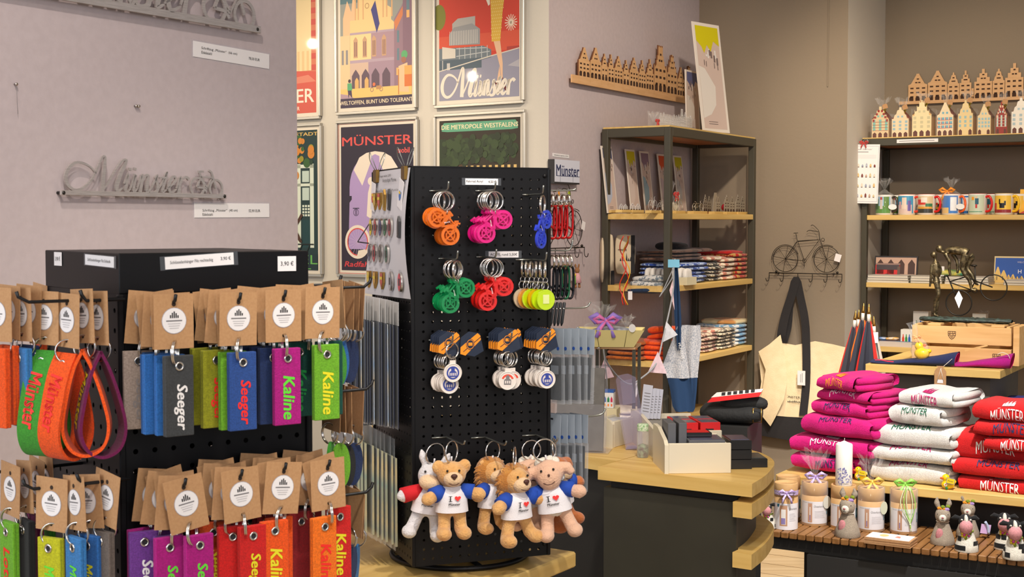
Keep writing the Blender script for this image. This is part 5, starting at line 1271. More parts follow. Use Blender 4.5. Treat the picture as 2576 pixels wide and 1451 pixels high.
def lean_print(label,fr,pl,pr,y0,y1,z0,ptop,sky,accent,foot=True,blob=None,w=None):
 """art print in a pale frame leaning back: pl, pr = pixels of its lower corners, ptop = pixel of the top edge"""
 xa, xb = fr.hit(pl,500,y0).x, fr.hit(pr,500,y0).x; w = xb-xa; H = fr.hit(ptop[0],ptop[1],y1).z-z0; L = math.hypot(H,y1-y0)
 lean = math.degrees(math.atan2(y1-y0,H)); xt = fr.hit(ptop[0],ptop[1],y1).x; sk = math.degrees(math.atan2(xt-(xa+xb)/2,H))
 t = thing('art_print',label,'picture',fr.w((xa+xb)/2,y0,z0+.002),rot=Euler((R(-lean),0,fr.a)))
 b = MB(); m_ = plain((228,218,206),.6,'paper'); b.box(-w/2,w/2,0,.004,0,L,m_); b.obj('frame',t)
 a, c = w/2*.84, L; b = MB(); sk_ = plain((206,184,172),.6,'print'); b.rect(-a,a,c*.03,c*.97,-.0004,sk_)
 b.poly([(-a,c*.97),(a,c*.97),(a,c*.80),(a*.5,c*.84),(a*.2,c*.74),(-a*.1,c*.80),(-a*.4,c*.72),(-a*.6,c*.78),(-a,c*.83)],-.0008,plain(sky,.6,'print'))
 rg = random.Random(int(pl)); g1 = plain((120,104,100),.6,'print'); g2 = plain((226,220,214),.6,'print')
 for k in range(9):
  u = rg.uniform(-.9,.8)*a; v = c*rg.uniform(.62,.78); b.rect(u,u+a*.14,v,v+c*rg.uniform(.02,.07),-.0010-.0001*k,g1 if k%2 else g2)
 b.poly([(-a,c*.60),(-a*.5,c*.58),(-a*.1,c*.5),(a*.3,c*.42),(a*.2,c*.25),(-a*.3,c*.16),(-a,c*.12)],-.0009,plain(blob or(222,214,204),.6,'print'))
 for k in range(4):u = rg.uniform(-.6,.7)*a; v = c*rg.uniform(.45,.62); b.rect(u,u+a*.05,v,v+c*.05,-.0022,g1)
 for k in range(2):b.rect(a*-.6,a*.2,c*(.07+.02*k),c*(.075+.02*k),-.0012,g1)
 b.obj('print',t)
 if foot:b = MB(); b.box(-w*.4,w*.4,-.012,-.001,0,.010,OAK); b.obj('foot',t)
 return t
TOPY = SHTOP
q = SHELF.hitz(1770,332,SHTOP)
qa_, qb_ = SHELF.w(*SHELF.hitz(1768,331,SHTOP).xy,0), SHELF.w(*SHELF.hitz(1835,336,SHTOP).xy,0)
LP_ = Frame(qa_.x,qa_.y,AX-14)
lean_print('tall art print with a yellow sky leaning on top of the tall shelf',LP_,1768,1835,0,.06,SHTOP,(1773,60),(208,196,0),None,False)
lean_print('narrow art print with a blue sky on top of the shelf before the tall one',SHELF,1727,1760,.13,.138,SHTOP,(1740,179),(92,98,142),None)
CLR = clear_mat('clear_acrylic',(232,232,230),.06,.16,1.0,.55); CELLO = clear_mat('cellophane',(238,238,238),.10,.02,1.0,.34)
FROST = mat('cut_steel',(196,186,168),.4,.7)
REDR = mat('red_ribbon',(190,44,40),.5,sheen=.3)
x0, x1 = SHELF.hit(1626,300,.16).x, SHELF.hit(1756,300,.10).x
t = thing('acrylic_skyline','clear acrylic skyline in cellophane with a red ribbon on the shelf top','ornament',SHELF.w(x0,.11,SHTOP),SHELF.a+R(2))
Hh = SHELF.hit(1690,280,.13).z-SHTOP
b = MB(); skyline(b,x1-x0,Hh/.9,0,.004,CLR,CLR,mat('engraved_white',(244,242,240),.4),.022); b.obj('cut_out',t)
def crumple(b,c,rx,ry,h,seed,m=None,nu=18,nv=6,flare=1.5):
 """gathered cellophane: a pinched neck that flares into a ragged frill"""
 rg = random.Random(seed); vs =[]
 for j in range(nv+1):
  f = j/nv; r =(.18+flare*f**1.3)
  for i in range(nu):
   a = 2*math.pi*i/nu; k = r*(1+(.35*f+.1)*(1 if i%2 else-1)*rg.uniform(.5,1)); vs.append((c[0]+rx*k*math.cos(a),c[1]+ry*k*math.sin(a),c[2]+h*f*(1+.25*rg.uniform(-1,1)*f)))
 fs =[(j*nu+i,j*nu+(i+1)%nu,(j+1)*nu+(i+1)%nu,(j+1)*nu+i)for j in range(nv)for i in range(nu)]
 return b.add(vs,fs,m or CELLO,False)
def bow(b,c,r,m,tails=True,M=None):
 for s_ in(-1,1):
  b.tube([(c[0],c[1],c[2]),(c[0]+s_*r*.6,c[1]-r*.25,c[2]+r*.42),(c[0]+s_*r,c[1]-r*.2,c[2]+r*.2),(c[0]+s_*r*.7,c[1]-r*.1,c[2]-r*.12),(c[0],c[1],c[2])],[r*.1,r*.2,r*.22,r*.2,r*.1],m,6,False,M)
  if tails:b.tube([(c[0],c[1],c[2]),(c[0]+s_*r*.45,c[1]-r*.3,c[2]-r*.6),(c[0]+s_*r*.6,c[1]-r*.3,c[2]-r*1.2)],[r*.1,r*.16,r*.14],m,6,False,M)
 b.ball(c,r*.2,m,8,6,M)
b = MB(); b.box(-.03,x1-x0+.012,-.006,.03,.0005,Hh*.75,CELLO); crumple(b,(-.03,.008,Hh*.3),.012,.012,.035,4); b.obj('wrapping',t)
b = MB(); bow(b,(-.022,-.004,Hh*.32),.016,REDR); b.obj('bow',t)
z1 = SHZ[0]
for pl, pr, pt, sky, lab, bl in((1529,1555,(1534,370),(70,74,104),'dark blue sky, first from the left',(180,188,206)),(1589,1612,(1583,377),(200,188,10),'yellow sky, second from the left',(214,196,186)),(1625,1647,(1619,382),(136,112,130),'mauve sky, third from the left',(150,178,190)),(1669,1691,(1655,388),(206,80,34),'orange red sky, fourth from the left',(190,172,176)),(1709,1729,(1697,392),(190,180,16),'yellow sky, behind the gift bag',(190,184,180))):
 lean_print('small leaning art print with a '+lab,SHELF,pl,pr,.252,.281,z1,pt,sky,None,True,bl)
 # gift bag
q = SHELF.hit(1711,520,.10); t = thing('gift_bag','clear gift bag tied with a red ribbon on the upper shelf board','gift bag',SHELF.w(q.x,.12,z1),SHELF.a)
b = MB(); pillow(b,.058,.035,.075,CELLO,3,.5,.004); crumple(b,(0,.017,.075),.010,.008,.05,8); b.obj('bag',t)
b = MB(); pillow(b,.046,.026,.05,mat('cream_sweets',(206,196,170),.6),5,.6,.004); b.obj('contents',t)
b = MB(); bow(b,(0,.0,.076),.022,REDR); b.obj('bow',t)
# little steel figures on wooden blocks
def figure(label,px0,px1,pyt,kind,y,blk,red=False,wood=OAK,m=FROST):
 xa, xb = SHELF.hit(px0,530,y).x, SHELF.hit(px1,530,y).x; w = xb-xa
 t = thing('small_figure',label,'ornament',SHELF.w((xa+xb)/2,y,z1),SHELF.a)
 bh = .011
 b = MB(); b.box(-w/2-.004,w/2+.004,-.012,.014,0,bh,wood,bev=.001)
 b.obj('block',t)
 h = SHELF.hit(px0,pyt,y).z-z1-bh
 b = MB()
 if kind=='house':
  n = 2
  for i in range(n):facade(b,-w/2+i*w/n,bh,('step','peak')[i%2],w/n*.96,h*(1,.92)[i%2],0,.002,m,WINM,3,2,True)
 elif kind=='bike':
  r = min(w*.27,h*.36)
  for cx in(-w*.27,w*.27):b.torus((cx,0,bh+r),r,.0012,m,'y',22,5); b.tube([(cx-r,0,bh+r),(cx+r,0,bh+r)],.0006,m,4)
  for pts in([(-.27,0),(0,0),(.22,.5),(-.12,.5),(-.27,0)],[(0,0),(-.15,.72),(-.22,.74)],[(.27,0),(.18,.8),(.28,.88)]):
   b.tube([(p[0]*w,0,bh+r+p[1]*h*.7)for p in pts],.0011,m,5)
 elif kind=='couple':
  b.plate([(-w*.4,bh),(-w*.1,bh),(-w*.05,bh+h*.6),(w*.1,bh+h*.8),(w*.05,bh+h),(-w*.2,bh+h),(-w*.3,bh+h*.7)],0,.002,m); facade(b,0,bh,'peak',w*.5,h*.8,.0001,.0021,m,WINM,3,2,True)
 b.obj('cut_out',t)
 if red:b = MB(); b.ball((-.008,.018,bh+.018),.016,mat('red_bauble',(200,30,50),.2),14,10); b.obj('bauble',t)
 return t
figure('steel penny bicycle figure beside the front shelf post',1694,1716,484,'bike',.045,1)
figure('steel bicycle figure in the middle of the upper board',1738,1772,503,'bike',.05,1)
figure('steel figure of a kissing couple before a gable',1791,1812,484,'couple',.05,1)
figure('steel gable figure half hidden behind the couple',1770,1789,489,'house',.13,1,wood=OAKD)
figure('steel gable figure with a red bauble behind it',1822,1849,490,'house',.05,1,True)
figure('steel double gable figure at the far end of the upper board',1851,1874,489,'house',.045,1)
figure('clear bicycle figure on a block in front of the mauve print',1632,1652,493,'bike',.06,1,m=CLR)
figure('clear skyline figure in front of the yellow sky print',1585,1612,510,'house',.05,1,m=CLR)
figure('clear skyline figure at the left end of the upper board',1558,1580,512,'house',.05,1,m=CLR)
figure('clear bicycle figure beside the front post, left of it',1656,1671,500,'bike',.06,1,m=CLR)
x = SHELF.hit(1534,530,.07).x; o = MB().box(-.012,.012,-.01,.02,0,.022,mat('dark_wood',(74,42,28),.6),bev=.001).obj('dark_block',None,SHELF.w(max(x,.04),.07,z1),(0,0,SHELF.a)); tag(o,'small dark wooden block at the left end of the upper board','block')
# ---- middle board: folded cloths
z2 = SHZ[1]
PAT ={'blue':cloth_mat('blue_print_cloth',(30,70,160),(176,196,226),55),'bw':cloth_mat('black_white_cloth',(36,34,32),(206,196,176),60),'cream':cloth_mat('cream_print_cloth',(236,222,198),(200,130,110),42),'redgold':cloth_mat('red_gold_cloth',(176,30,26),(196,150,80),50),'brown':cloth_mat('brown_print_cloth',(110,78,62),(78,54,44),45),'black':cloth_mat('black_cloth',(32,28,30),(44,38,38),60),'red':cloth_mat('red_cloth',(196,26,24),(176,20,20),50),'lightblue':cloth_mat('light_blue_check',(120,170,210),(226,230,232),36),'print':cloth_mat('cream_black_print',(230,216,188),(70,62,60),70),'town':cloth_mat('town_print_cloth',(224,206,180),(150,96,84),60),'rust':cloth_mat('rust_terry',(178,92,24),(150,74,16),60),'orange':cloth_mat('orange_terry',(238,84,10),(226,72,6),60),'ivory':cloth_mat('ivory_cloth',(238,218,170),(214,150,84),12),'speckle':cloth_mat('speckled_cloth',(206,206,204),(116,128,140),90),'navy':cloth_mat('navy_cloth',(28,52,84),(24,44,72),60),'white':cloth_mat('white_cloth',(228,224,218),(216,212,206),40)}
NMS ={'blue':'blue and white patterned','bw':'black and white lettered','cream':'cream printed','redgold':'red and gold patterned','brown':'brown printed','black':'black','red':'plain red','lightblue':'light blue checked','print':'cream cloth with black print','town':'town printed','rust':'rust brown terry','orange':'orange terry','ivory':'ivory and orange printed'}
def pile(fr,px0,px1,pyt,pyb,pat,n,y,z,d,cat,place,base=0):
 xa, xb = fr.hit(px0,pyb,y).x, fr.hit(px1,pyb,y).x; zt_ = fr.hit((px0+px1)/2,pyt,y).z; zb = z if base==0 else fr.hit((px0+px1)/2,pyb,y).z
 h =(zt_-zb)/n
 for i in range(n):
  w =(xb-xa)*rnd.uniform(.93,1.0)
  cloth('folded_cloth','%s cloth, %s, %s'%(NMS[pat]if pat!='print' else 'cream black printed',ORD[n-1-i],place),cat,fr,(xa+xb)/2+rnd.uniform(-.004,.004),y+rnd.uniform(-.006,.006),zb+i*h,w,d,h,PAT[pat],None,rnd.randint(1,999),rnd.uniform(-3,3))
pile(SHELF,1712,1786,660,716,'blue',5,.03,z2,.2,'cloth','beside the front post')
pile(SHELF,1784,1826,660,714,'bw',5,.04,z2,.19,'cloth','right of the blue pile')
pile(SHELF,1820,1860,648,713,'cream',5,.03,z2,.2,'cloth','on the middle board')
pile(SHELF,1857,1889,636,711,'redgold',6,.03,z2,.2,'cloth','at the far end')
zz = SHELF.hit(1740,655,.1).z
pile(SHELF,1690,1775,628,655,'brown',3,.07,zz,.17,'cloth','lying on the blue pile',1)
cloth('folded_cloth','black folded cloth heaped on top of the brown ones','cloth',SHELF,SHELF.hit(1716,630,.12).x,.10,SHELF.hit(1716,630,.12).z,.085,.13,.035,PAT['black'],None,5,4,.6)
cloth('folded_cloth','dark patterned folded cloth between black heap and red cloth','cloth',SHELF,SHELF.hit(1775,638,.1).x,.09,SHELF.hit(1775,634,.1).z,.15,.14,.018,PAT['brown'],None,7,-2)
cloth('folded_cloth','plain red folded cloth topmost at the far end','cloth',SHELF,SHELF.hit(1846,640,.08).x,.06,SHELF.hit(1846,640,.06).z,.16,.17,.016,PAT['red'],None,9,-2)
cloth('folded_cloth','long cream folded cloth slanting across the middle piles','cloth',SHELF,SHELF.hit(1800,655,.06).x,.04,SHELF.hit(1800,655,.06).z,.17,.17,.018,PAT['cream'],None,12,-4)
# box of white rolled cloths
x0, x1 = SHELF.hit(1611,690,.10).x, SHELF.hit(1719,690,.02).x
BXX = .004
t = thing('cream_tray','cream card tray of white folded cloths behind the front post','tray',SHELF.w(-.03,.06,z2),SHELF.a)
t.location = at(1668,690,5.36); t.location.z = z2; t.rotation_euler =(0,0,SHELF.a-R(90))
CARD = mat('cream_card',(214,204,170),.8)
b = MB()
for x0_, x1_, y0_, y1_, h in((-.10,.10,0,.003,.03),(-.10,.10,.09,.093,.03),(-.10,-.097,.003,.09,.03),(.097,.10,.003,.09,.03)):b.box(x0_,x1_,y0_,y1_,0,h,CARD)
b.box(-.097,.097,.003,.09,0,.002,CARD); b.obj('tray',t)
for i in range(8):
 b = MB(); pillow(b,.018,.07,.062,PAT['white'],i+3,.5,.002,16,6); o = b.obj('rolled_cloth',None,t.location+(Matrix.Rotation(SHELF.a-R(90),3,'Z')@Vector((-.078+i*.0225,.012,.0025))),(0,0,SHELF.a-R(90)))
 tag(o,'white rolled cloth standing in the cream card tray','cloth','white rolled cloths in the tray')
 # left end of the middle board: small tote packs and a speckled cloth
CANV = mat('natural_canvas',(214,196,168),.9,bump=(500,.3)); CANB = mat('black_canvas',(38,36,38),.9,bump=(500,.3))
def flatbag(label,px0,px1,pyt,pyb,Y,yaw,ink=True,band=True,m=None,th=.012):
 a, c = at(px0,pyb,Y), at(px1,pyt,Y); w, h = abs(c.x-a.x)/max(.3,math.cos(yaw)), c.z-a.z
 t = thing('folded_bag',label,'bag',((a.x+c.x)/2,Y,a.z),yaw)
 b = MB(); pillow(b,w,th,h,m or CANV,4,.25,.002,24,10); b.obj('body',t)
 b = MB(); b.box(w*.30,w/2-.001,-.0015,th+.001,.004,h*.985,CANB,bev=.0006); b.obj('strap',t)
 if ink:
  b = MB(); b.text('MÜNSTER',-.01,h*.62,.010,-.0022,INK,w=w*.42,bold=.01)
  for k in range(7):b.poly([(-w*.26+k*.008,h*.34),(-w*.26+k*.008+.007,h*.34),(-w*.26+k*.008+.0035,h*(.42+.1*(k==3)+.03*(k%2)))],-.0022,INK)
  b.obj('motif',t)
flatbag('natural canvas bag with black print standing at the left of the middle board',1546,1598,590,690,5.42,R(6))
for px0, px1, yt, yb, lab in((1511,1527,595,713,'narrow rolled cream bag hanging at the left shelf post'),(1524,1546,588,720,'cream and black rolled bag beside the left shelf post')):
 a, c = at(px0,yb,5.36), at(px1,yt,5.36); t = thing('rolled_bag',lab,'bag',((a.x+c.x)/2,5.36 if px0>1515 else 5.34,a.z),R(10))
 b = MB(); pillow(b,c.x-a.x,.02,c.z-a.z,CANV,px0,.4,.003,18,8); b.obj('body',t)
 b = MB(); b.box((c.x-a.x)*.05,(c.x-a.x)*.5,-.002,.021,.004,(c.z-a.z)*.3,CANB,bev=.001); b.obj('trim',t)
for i,(mm,nm,dx,dz_)in enumerate(((PAT['navy'],'navy',-.01,0),(PAT['speckle'],'grey speckled',.015,.022),(PAT['speckle'],'grey speckled',.02,.044))):
 p = at(1612,738,5.30); b = MB(); pillow(b,.165-i*.012,.12,.026,mm,i+2,.45,.006); o = b.obj('folded_cloth',None,(p.x+dx,p.y-.03,p.z+dz_),(0,0,SHELF.a-R(88)))
 tag(o,'%s bag cloth lying at the left end of the middle board, %s'%(nm,['lowest','second from below','topmost'][i]),'cloth')
t = thing('curled_ribbon','red and yellow curling ribbons with white tag hanging at the left end','ribbon',at(1572,600,5.25))
for cc, off, seed in(((214,40,30),0,1),((226,180,40),.006,2),((214,60,30),-.008,3)):
 rg = random.Random(seed); b = MB(); pts =[(off+.012*math.sin(k*1.1+seed),-.01-.006*math.cos(k*1.3),-k*.026+.01)for k in range(11)]
 b.tube(smooth(pts,4),.0022,mat('curl_%d'%seed,cc,.35),5); b.obj('ribbon',t)
b = MB(); q = at(1583,740,5.25)-at(1572,600,5.25); b.box(q.x-.006,q.x+.010,-.016,-.015,q.z-.02,q.z+.012,WHITE); b.tube([(q.x+.002,-.0155,q.z+.012),(q.x+.002,-.014,q.z+.03)],.0005,REDR,4); b.obj('tag',t)
# ---- lower board
z3 = SHZ[2]
pile(SHELF,1766,1812,838,891,'town',5,.03,z3,.2,'cloth','beside the hanging apron')
pile(SHELF,1806,1860,826,885,'print',6,.03,z3,.2,'cloth','in the middle of the lower board')
pile(SHELF,1856,1889,815,879,'lightblue',5,.03,z3,.2,'cloth','at the far end of the lower board')
cloth('folded_cloth','ivory and orange printed cloth on the light blue pile','cloth',SHELF,SHELF.hit(1862,812,.06).x,.04,SHELF.hit(1868,815,.05).z,.20,.17,.022,PAT['ivory'],None,3,-4)
cloth('folded_cloth','cream cloth slanting over the town printed pile','cloth',SHELF,SHELF.hit(1795,838,.06).x,.04,SHELF.hit(1795,836,.06).z,.15,.17,.018,PAT['cream'],None,31,5)
LY = 5.33
for i in range(4):
 for nm, px, pw in(('rust',1562,.155),('orange',1636,.13)):
  zz = z3+i*.0185; p = at(px,880,LY); b = MB(); pillow(b,pw,.18,.021,PAT[nm],i*3+px,.4,.004); o = b.obj('folded_cloth',None,(p.x,LY-.06,zz),(0,0,SHELF.a-R(84)))
  tag(o,'%s towel, %s of its pile, lower board'%(NMS[nm],ORD[3-i]),'towel')
for i in range(2):
 p = at(1650,880,LY); b = MB(); pillow(b,.10,.16,.026,PAT['orange'],i+50,.5,.006); o = b.obj('folded_cloth',None,(p.x+.005,LY-.03,z3+.078+i*.022),(0,R(-8),SHELF.a-R(84)))
 tag(o,'orange terry towel tilted on top of the orange pile, %s'%('under the other' if i==0 else 'uppermost'),'towel')
 # ---- apron hanging on the front post
b = MB(); hp = at(1696,655,5.13)
t = thing('hanging_apron','speckled and navy apron with Münster strap hanging on the shelf post','apron',(hp.x,5.13,0),R(-8))
b = MB(); cx = lambda px, Y = 5.13:(px-1288)/FPX*Y-hp.x
zz_ = lambda py:at(1700,py,5.13).z
def apron(u,v,px0,px1,y0,y1,ph):
 x = cx(px0+(px1-px0)*u); z = zz_(y0+(y1-y0)*v); return(x,-.012+.012*math.sin(u*9+ph)*(.3+v),z)
SPK = mat('speckled_linen',(206,204,204),.95,noise=((150,156,168),220),bump=(700,.4)); NAV = mat('navy_linen',(26,56,92),.9,bump=(600,.3))
# front panel narrows to a fold, rear panel hangs beside it
LP =[(830,1712,1738),(870,1694,1748),(915,1676,1752),(945,1680,1732),(948,1680,1732)]
def strip(b,rows,m,dy,ph):
 vs =[]; n = 9
 for(py,a,c)in rows:
  for i in range(n):u = i/(n-1); vs.append((cx(a+(c-a)*u),dy-.010*math.sin(u*7+ph+py*.01),zz_(py)))
 fs =[(j*n+i,j*n+i+1,(j+1)*n+i+1,(j+1)*n+i)for j in range(len(rows)-1)for i in range(n-1)]
 b.add(vs,fs,m,True); b.add([(v[0],v[1]+.003,v[2])for v in vs],[f[::-1]for f in fs],m,True)
strip(b,[(818,1716,1762),(860,1708,1765),(940,1724,1757),(950,1726,1757)],SPK,.012,1); strip(b,[(820,1704,1716),(850,1694,1722),(915,1670,1732),(950,1680,1736)],SPK,-.014,0); b.obj('bib',t)
b = MB(); strip(b,[(950,1727,1756),(985,1732,1754),(1028,1726,1750),(1036,1728,1746)],NAV,.012,1); strip(b,[(950,1680,1736),(980,1688,1742),(1020,1694,1748),(1034,1702,1744)],NAV,-.014,2); b.obj('skirt',t)
b = MB(); strip(b,[(672,1694,1706),(720,1694,1710),(800,1698,1715),(880,1706,1716)],NAV,-.022,.5); b.obj('strap',t)
b = MB(); b.text('MÜNSTER',0,0,.011,0,plain((220,220,220),.7,'print'),w=.06,bold=.01,M=Matrix.Translation((cx(1716),-.034,zz_(880)))@rotm(0,76,0)); b.obj('lettering',t)
b = MB(); b.tube(smooth([(0,.03,zz_(656)),(0,-.02,zz_(658)),(.004,-.026,zz_(650))],4),.003,CHROME,6); b.obj('hook',t)
b = MB(); b.box(-.022,.02,-.030,-.028,zz_(672),zz_(652),mat('pale_blue_tag',(120,190,220),.5)); b.obj('tag',t)
# ---- pennant garland
t = thing('pennant_garland','grey cord garland with pale triangular pennants looping from post to rod','garland',(0,0,0))
GY =[5.08,5.05,5.0,4.95,4.85,4.80,4.72,4.66,4.62]
gp =[(1695,672),(1692,740),(1668,850),(1650,915),(1612,952),(1583,966),(1552,945),(1524,905),(1517,868)]
gpts =[at(p[0],p[1],y)for p,y in zip(gp,GY)]; GC = mat('grey_cord',(150,152,156),.8)
b = MB(); b.tube(smooth(gpts,6),.0032,GC,6); b.tube(smooth([gpts[0],at(1690,700,5.06),at(1660,745,5.05),at(1668,730,5.06),gpts[0]],5),.002,GC,5); b.tube([gpts[-1],at(1530,985,4.62)],.002,GC,5); b.obj('cord',t)
for tri, c, Y in(([(1684,730),(1692,705),(1697,780)],(226,196,200),5.055),([(1676,808),(1705,842),(1664,862)],(206,206,212),5.01),([(1655,884),(1678,940),(1630,936)],(216,190,198),4.95),([(1612,958),(1600,1000),(1590,962)],(222,216,220),4.86),([(1521,900),(1545,948),(1500,958)],(224,190,198),4.68)):
 b = MB(); P_ =[at(px,py,Y)for px,py in tri]; m_ = mat('pennant_%d'%c[0],c,.9,noise=(tuple(v-18 for v in c),60)); V2 =[(p.x,p.y+.0012,p.z)for p in P_]
 b.add([tuple(p)for p in P_]+V2,[(0,1,2),(5,4,3),(0,3,4,1),(1,4,5,2),(2,5,3,0)],m_); b.obj('pennant',t)
 # ================================================================ goods on the big wall shelf
def in_local(root):
 return(Matrix.Translation(root.location)@Euler(root.rotation_euler).to_matrix().to_4x4()).inverted()
def bigx(px,y):return BIG.hit(px,500,y).x
# painted wooden houses in cellophane
HOUSES =[(2191,2233,268,(214,190,150),(150,40,36),(120,180,170),'step',(120,50,40),'red and green painted house with stepped gable'),(2241,2283,270,(226,206,170),(226,206,170),(150,180,190),'bell',(136,56,44),'cream painted house with a small balcony'),(2292,2340,252,(232,214,168),(232,214,168),(200,190,150),'pinn',(110,84,60),'tall cream painted house with pointed windows'),(2354,2395,258,(230,212,176),(190,40,60),(110,170,190),'peak',(120,62,50),'cream painted house with red shutters'),(2407,2444,252,(228,204,150),(228,204,150),(150,186,190),'bell',(120,90,60),'slender yellow painted house with three arches'),(2456,2489,262,(228,206,162),(228,206,162),(150,190,200),'peak',(126,78,58),'small yellow painted house'),(2502,2530,256,(150,44,38),(226,190,160),(186,214,206),'step',(110,50,40),'dark red painted house'),(2541,2588,246,(232,226,214),(232,226,214),(170,190,196),'bell',(120,96,80),'white painted house at the frame edge')]
HW = mat('house_wood',(222,178,116),.6); DOORM = plain((92,44,32),.6,'print')
for i,(pa,pb,pt,c,c2,wc,kind,rc_,lab)in enumerate(HOUSES):
 y = .035; xa, xb = bigx(pa,y), bigx(pb,y); w = xb-xa; h = BIG.hit((pa+pb)/2,pt,y).z-BZ[0]; dp = .075
 t = thing('wooden_house',lab+' wrapped in cellophane on the shelf top','ornament',BIG.w((xa+xb)/2,y,BZ[0]),BIG.a)
 ol = house_outline(kind,w,h); ol =[(p[0]-w/2,p[1])for p in ol]
 b = MB(); b.plate(ol,0,.006,plain(c,.6,'print'));
 b.plate([(-w/2+.001,0),(w/2-.001,0),(w/2-.001,h*.60),(0,h*.86),(-w/2+.001,h*.60)],.0061,dp,HW)
 wm = plain(wc,.4,'print'); rows = 3 if kind!='step' else 4; n = 3
 for r in range(rows):
  z = h*(.24+.36*r/rows);
  if c2!=c:b.rect(-w*.46,w*.46,z-h*.012,z,-.0003,plain(c2,.6,'print'))
  for k in range(n+(1 if kind=='peak' else 0)):
   nn = n+(1 if kind=='peak' else 0); cx = w*(-.36+.72*k/(nn-1)); b.rect(cx-w*.075,cx+w*.075,z,z+h*.075,-.0005,wm)
   if kind=='peak' and c2!=c:b.rect(cx-w*.11,cx-w*.08,z,z+h*.075,-.0005,plain(c2,.6,'print'))
 for k in range(2):cx = w*(-.12+.24*k); b.rect(cx-w*.06,cx+w*.06,h*.66,h*.72,-.0005,wm)
 if kind=='step' and c2!=c:
  for s_ in(-1,1):
   for r in range(4):b.rect(min(s_*w*(.46-.1*r),s_*w*(.34-.1*r)),max(s_*w*(.46-.1*r),s_*w*(.34-.1*r)),h*(.52+.1*r),h*(.59+.1*r),-.0006,plain(c2,.6,'print'))
 for k in range(3 if w>.06 else 2):
  nn = 3 if w>.06 else 2; cx = w*(-.33+.66*k/(nn-1)); aw = w*.11; b.poly([(cx-aw,.001),(cx+aw,.001),(cx+aw,h*.13),(cx,h*.18),(cx-aw,h*.13)],-.0006,DOORM)
 b.obj('body',t)
 b = MB()
 for s_ in(-1,1):
  pts =[(s_*w*.53,h*.585),(0,h*.875),(0,h*.905),(s_*w*.53,h*.615)]
  b.plate(pts if s_<0 else pts[::-1],.0065,dp+.003,plain(rc_,.7,'roof'))
 b.obj('roof',t)
 b = MB(); b.box(-w/2-.004,w/2+.004,-.005,dp+.006,0,h*.78,CELLO); crumple(b,(0,dp*.45,h*.86),w*.22,w*.22,.055,i+20); b.obj('cellophane',t)
 b = MB(); b.torus((0,dp*.45,h*.88),w*.10,.0018,mat('yellow_raffia',(206,180,60),.7),'z',14,5); bow(b,(w*.1,dp*.3,h*.89),.012,MATS['yellow_raffia'],True); b.obj('raffia',t)
 b = MB(); b.plate([(-.011,-.006),(.011,-.006),(.011,.010),(.006,.014),(-.006,.014),(-.011,.010)],0,.0008,KRAFT,Matrix.Translation((w*.30,-.004,h*.97))@rotm(0,rnd.uniform(-25,25),0)); b.obj('hang_tag',t)
 # plywood skyline standing behind
SKY_Y = BIGD-.005; xa = BIG.hit(2262,262,SKY_Y).x; xe = xa+1.05; zA = BIG.hit(2275,263,SKY_Y).z; hh = BIG.hit(2285,187,SKY_Y).z-zA
t = thing('wooden_skyline','long plywood skyline of gables on the wall above the painted houses','wall decoration',BIG.w(xa,SKY_Y-.003,zA),BIG.a)
b = MB(); hs2 =[('peak',.10,.82),('peak',.10,.88),('bell',.06,.80),('step',.06,.84),('flat',.012,.3),('step',.09,.86),('bell',.06,.84),('step',.09,.98),('step',.10,.98),('flat',.012,.3),('pinn',.13,1.12),('tower',.14,1.7),('peak',.10,.9),('pinn',.1,.95)]
skyline(b,xe-xa,(hh-.014)/(.82*.62),0,.006,PLY,PLYD,WINM,.014,hs2); b.obj('cut_out',t)
b = MB(); b.box(.08,.11,.0062,.0125,.02,.05,PLYD); b.box(.5,.53,.0062,.0125,.02,.05,PLYD); b.obj('spacer',t)
# sheet of houses clipped to the shelf
q0 = BIG.hit(2131,363,-.03); q1 = BIG.hit(2211,510,-.03)
t = thing('info_sheet','white sheet of small house pictures hanging from the shelf corner','paper sheet',BIG.w(q0.x,-.03,q0.z),rot=(0,R(1.5),BIG.a+R(3)))
w_, h_ = q1.x-q0.x, q0.z-q1.z
b = MB(); b.box(0,w_,0,.0006,-h_,0,WHITE)
BL = plain((120,130,160),.7,'print')
for a in((.03,.97,.03,.034),(.03,.97,.966,.97)):b.rect(w_*a[0],w_*a[1],-h_*a[3],-h_*a[2],-.0004,BL)
for a in((.03,.036),(.964,.97)):b.rect(w_*a[0],w_*a[1],-h_*.97,-h_*.03,-.0004,BL)
b.text('Münsters „Gute Stube“',w_/2,-h_*.085,.006,-.0005,INKG,w=w_*.56); b.rect(w_*.34,w_*.66,-h_*.135,-h_*.125,-.0005,INKG)
for k in range(4):b.rect(w_*.1,w_*.9,-h_*(.18+.018*k)-.0008,-h_*(.18+.018*k),-.0005,plain((196,194,198),.8,'print'))
hc =[(190,160,140),(206,190,150),(216,206,190),(150,160,180),(170,176,190),(214,180,120),(120,60,56)]
for r in range(4):
 for k in range(7):
  x = w_*(.13+.122*k); z = -h_*(.39+.17*r); c = hc[(k+3*r)%7]; hh_ = .014+.003*((k*5+r)%3)
  b.poly([(x-.0042,z),(x+.0042,z),(x+.0042,z+hh_*.6),(x,z+hh_),(x-.0042,z+hh_*.6)],-.0005,plain(c,.7,'print')); b.rect(x-.003,x+.003,z,z+.003,-.0007,plain((90,70,70),.7,'print'))
b.obj('sheet',t)
b = MB(); bow(b,(w_*.52,-.004,.006),.018,REDR); b.torus((w_*.56,.004,.012),.010,.001,CHROME,'y',14,5); b.obj('bow',t)
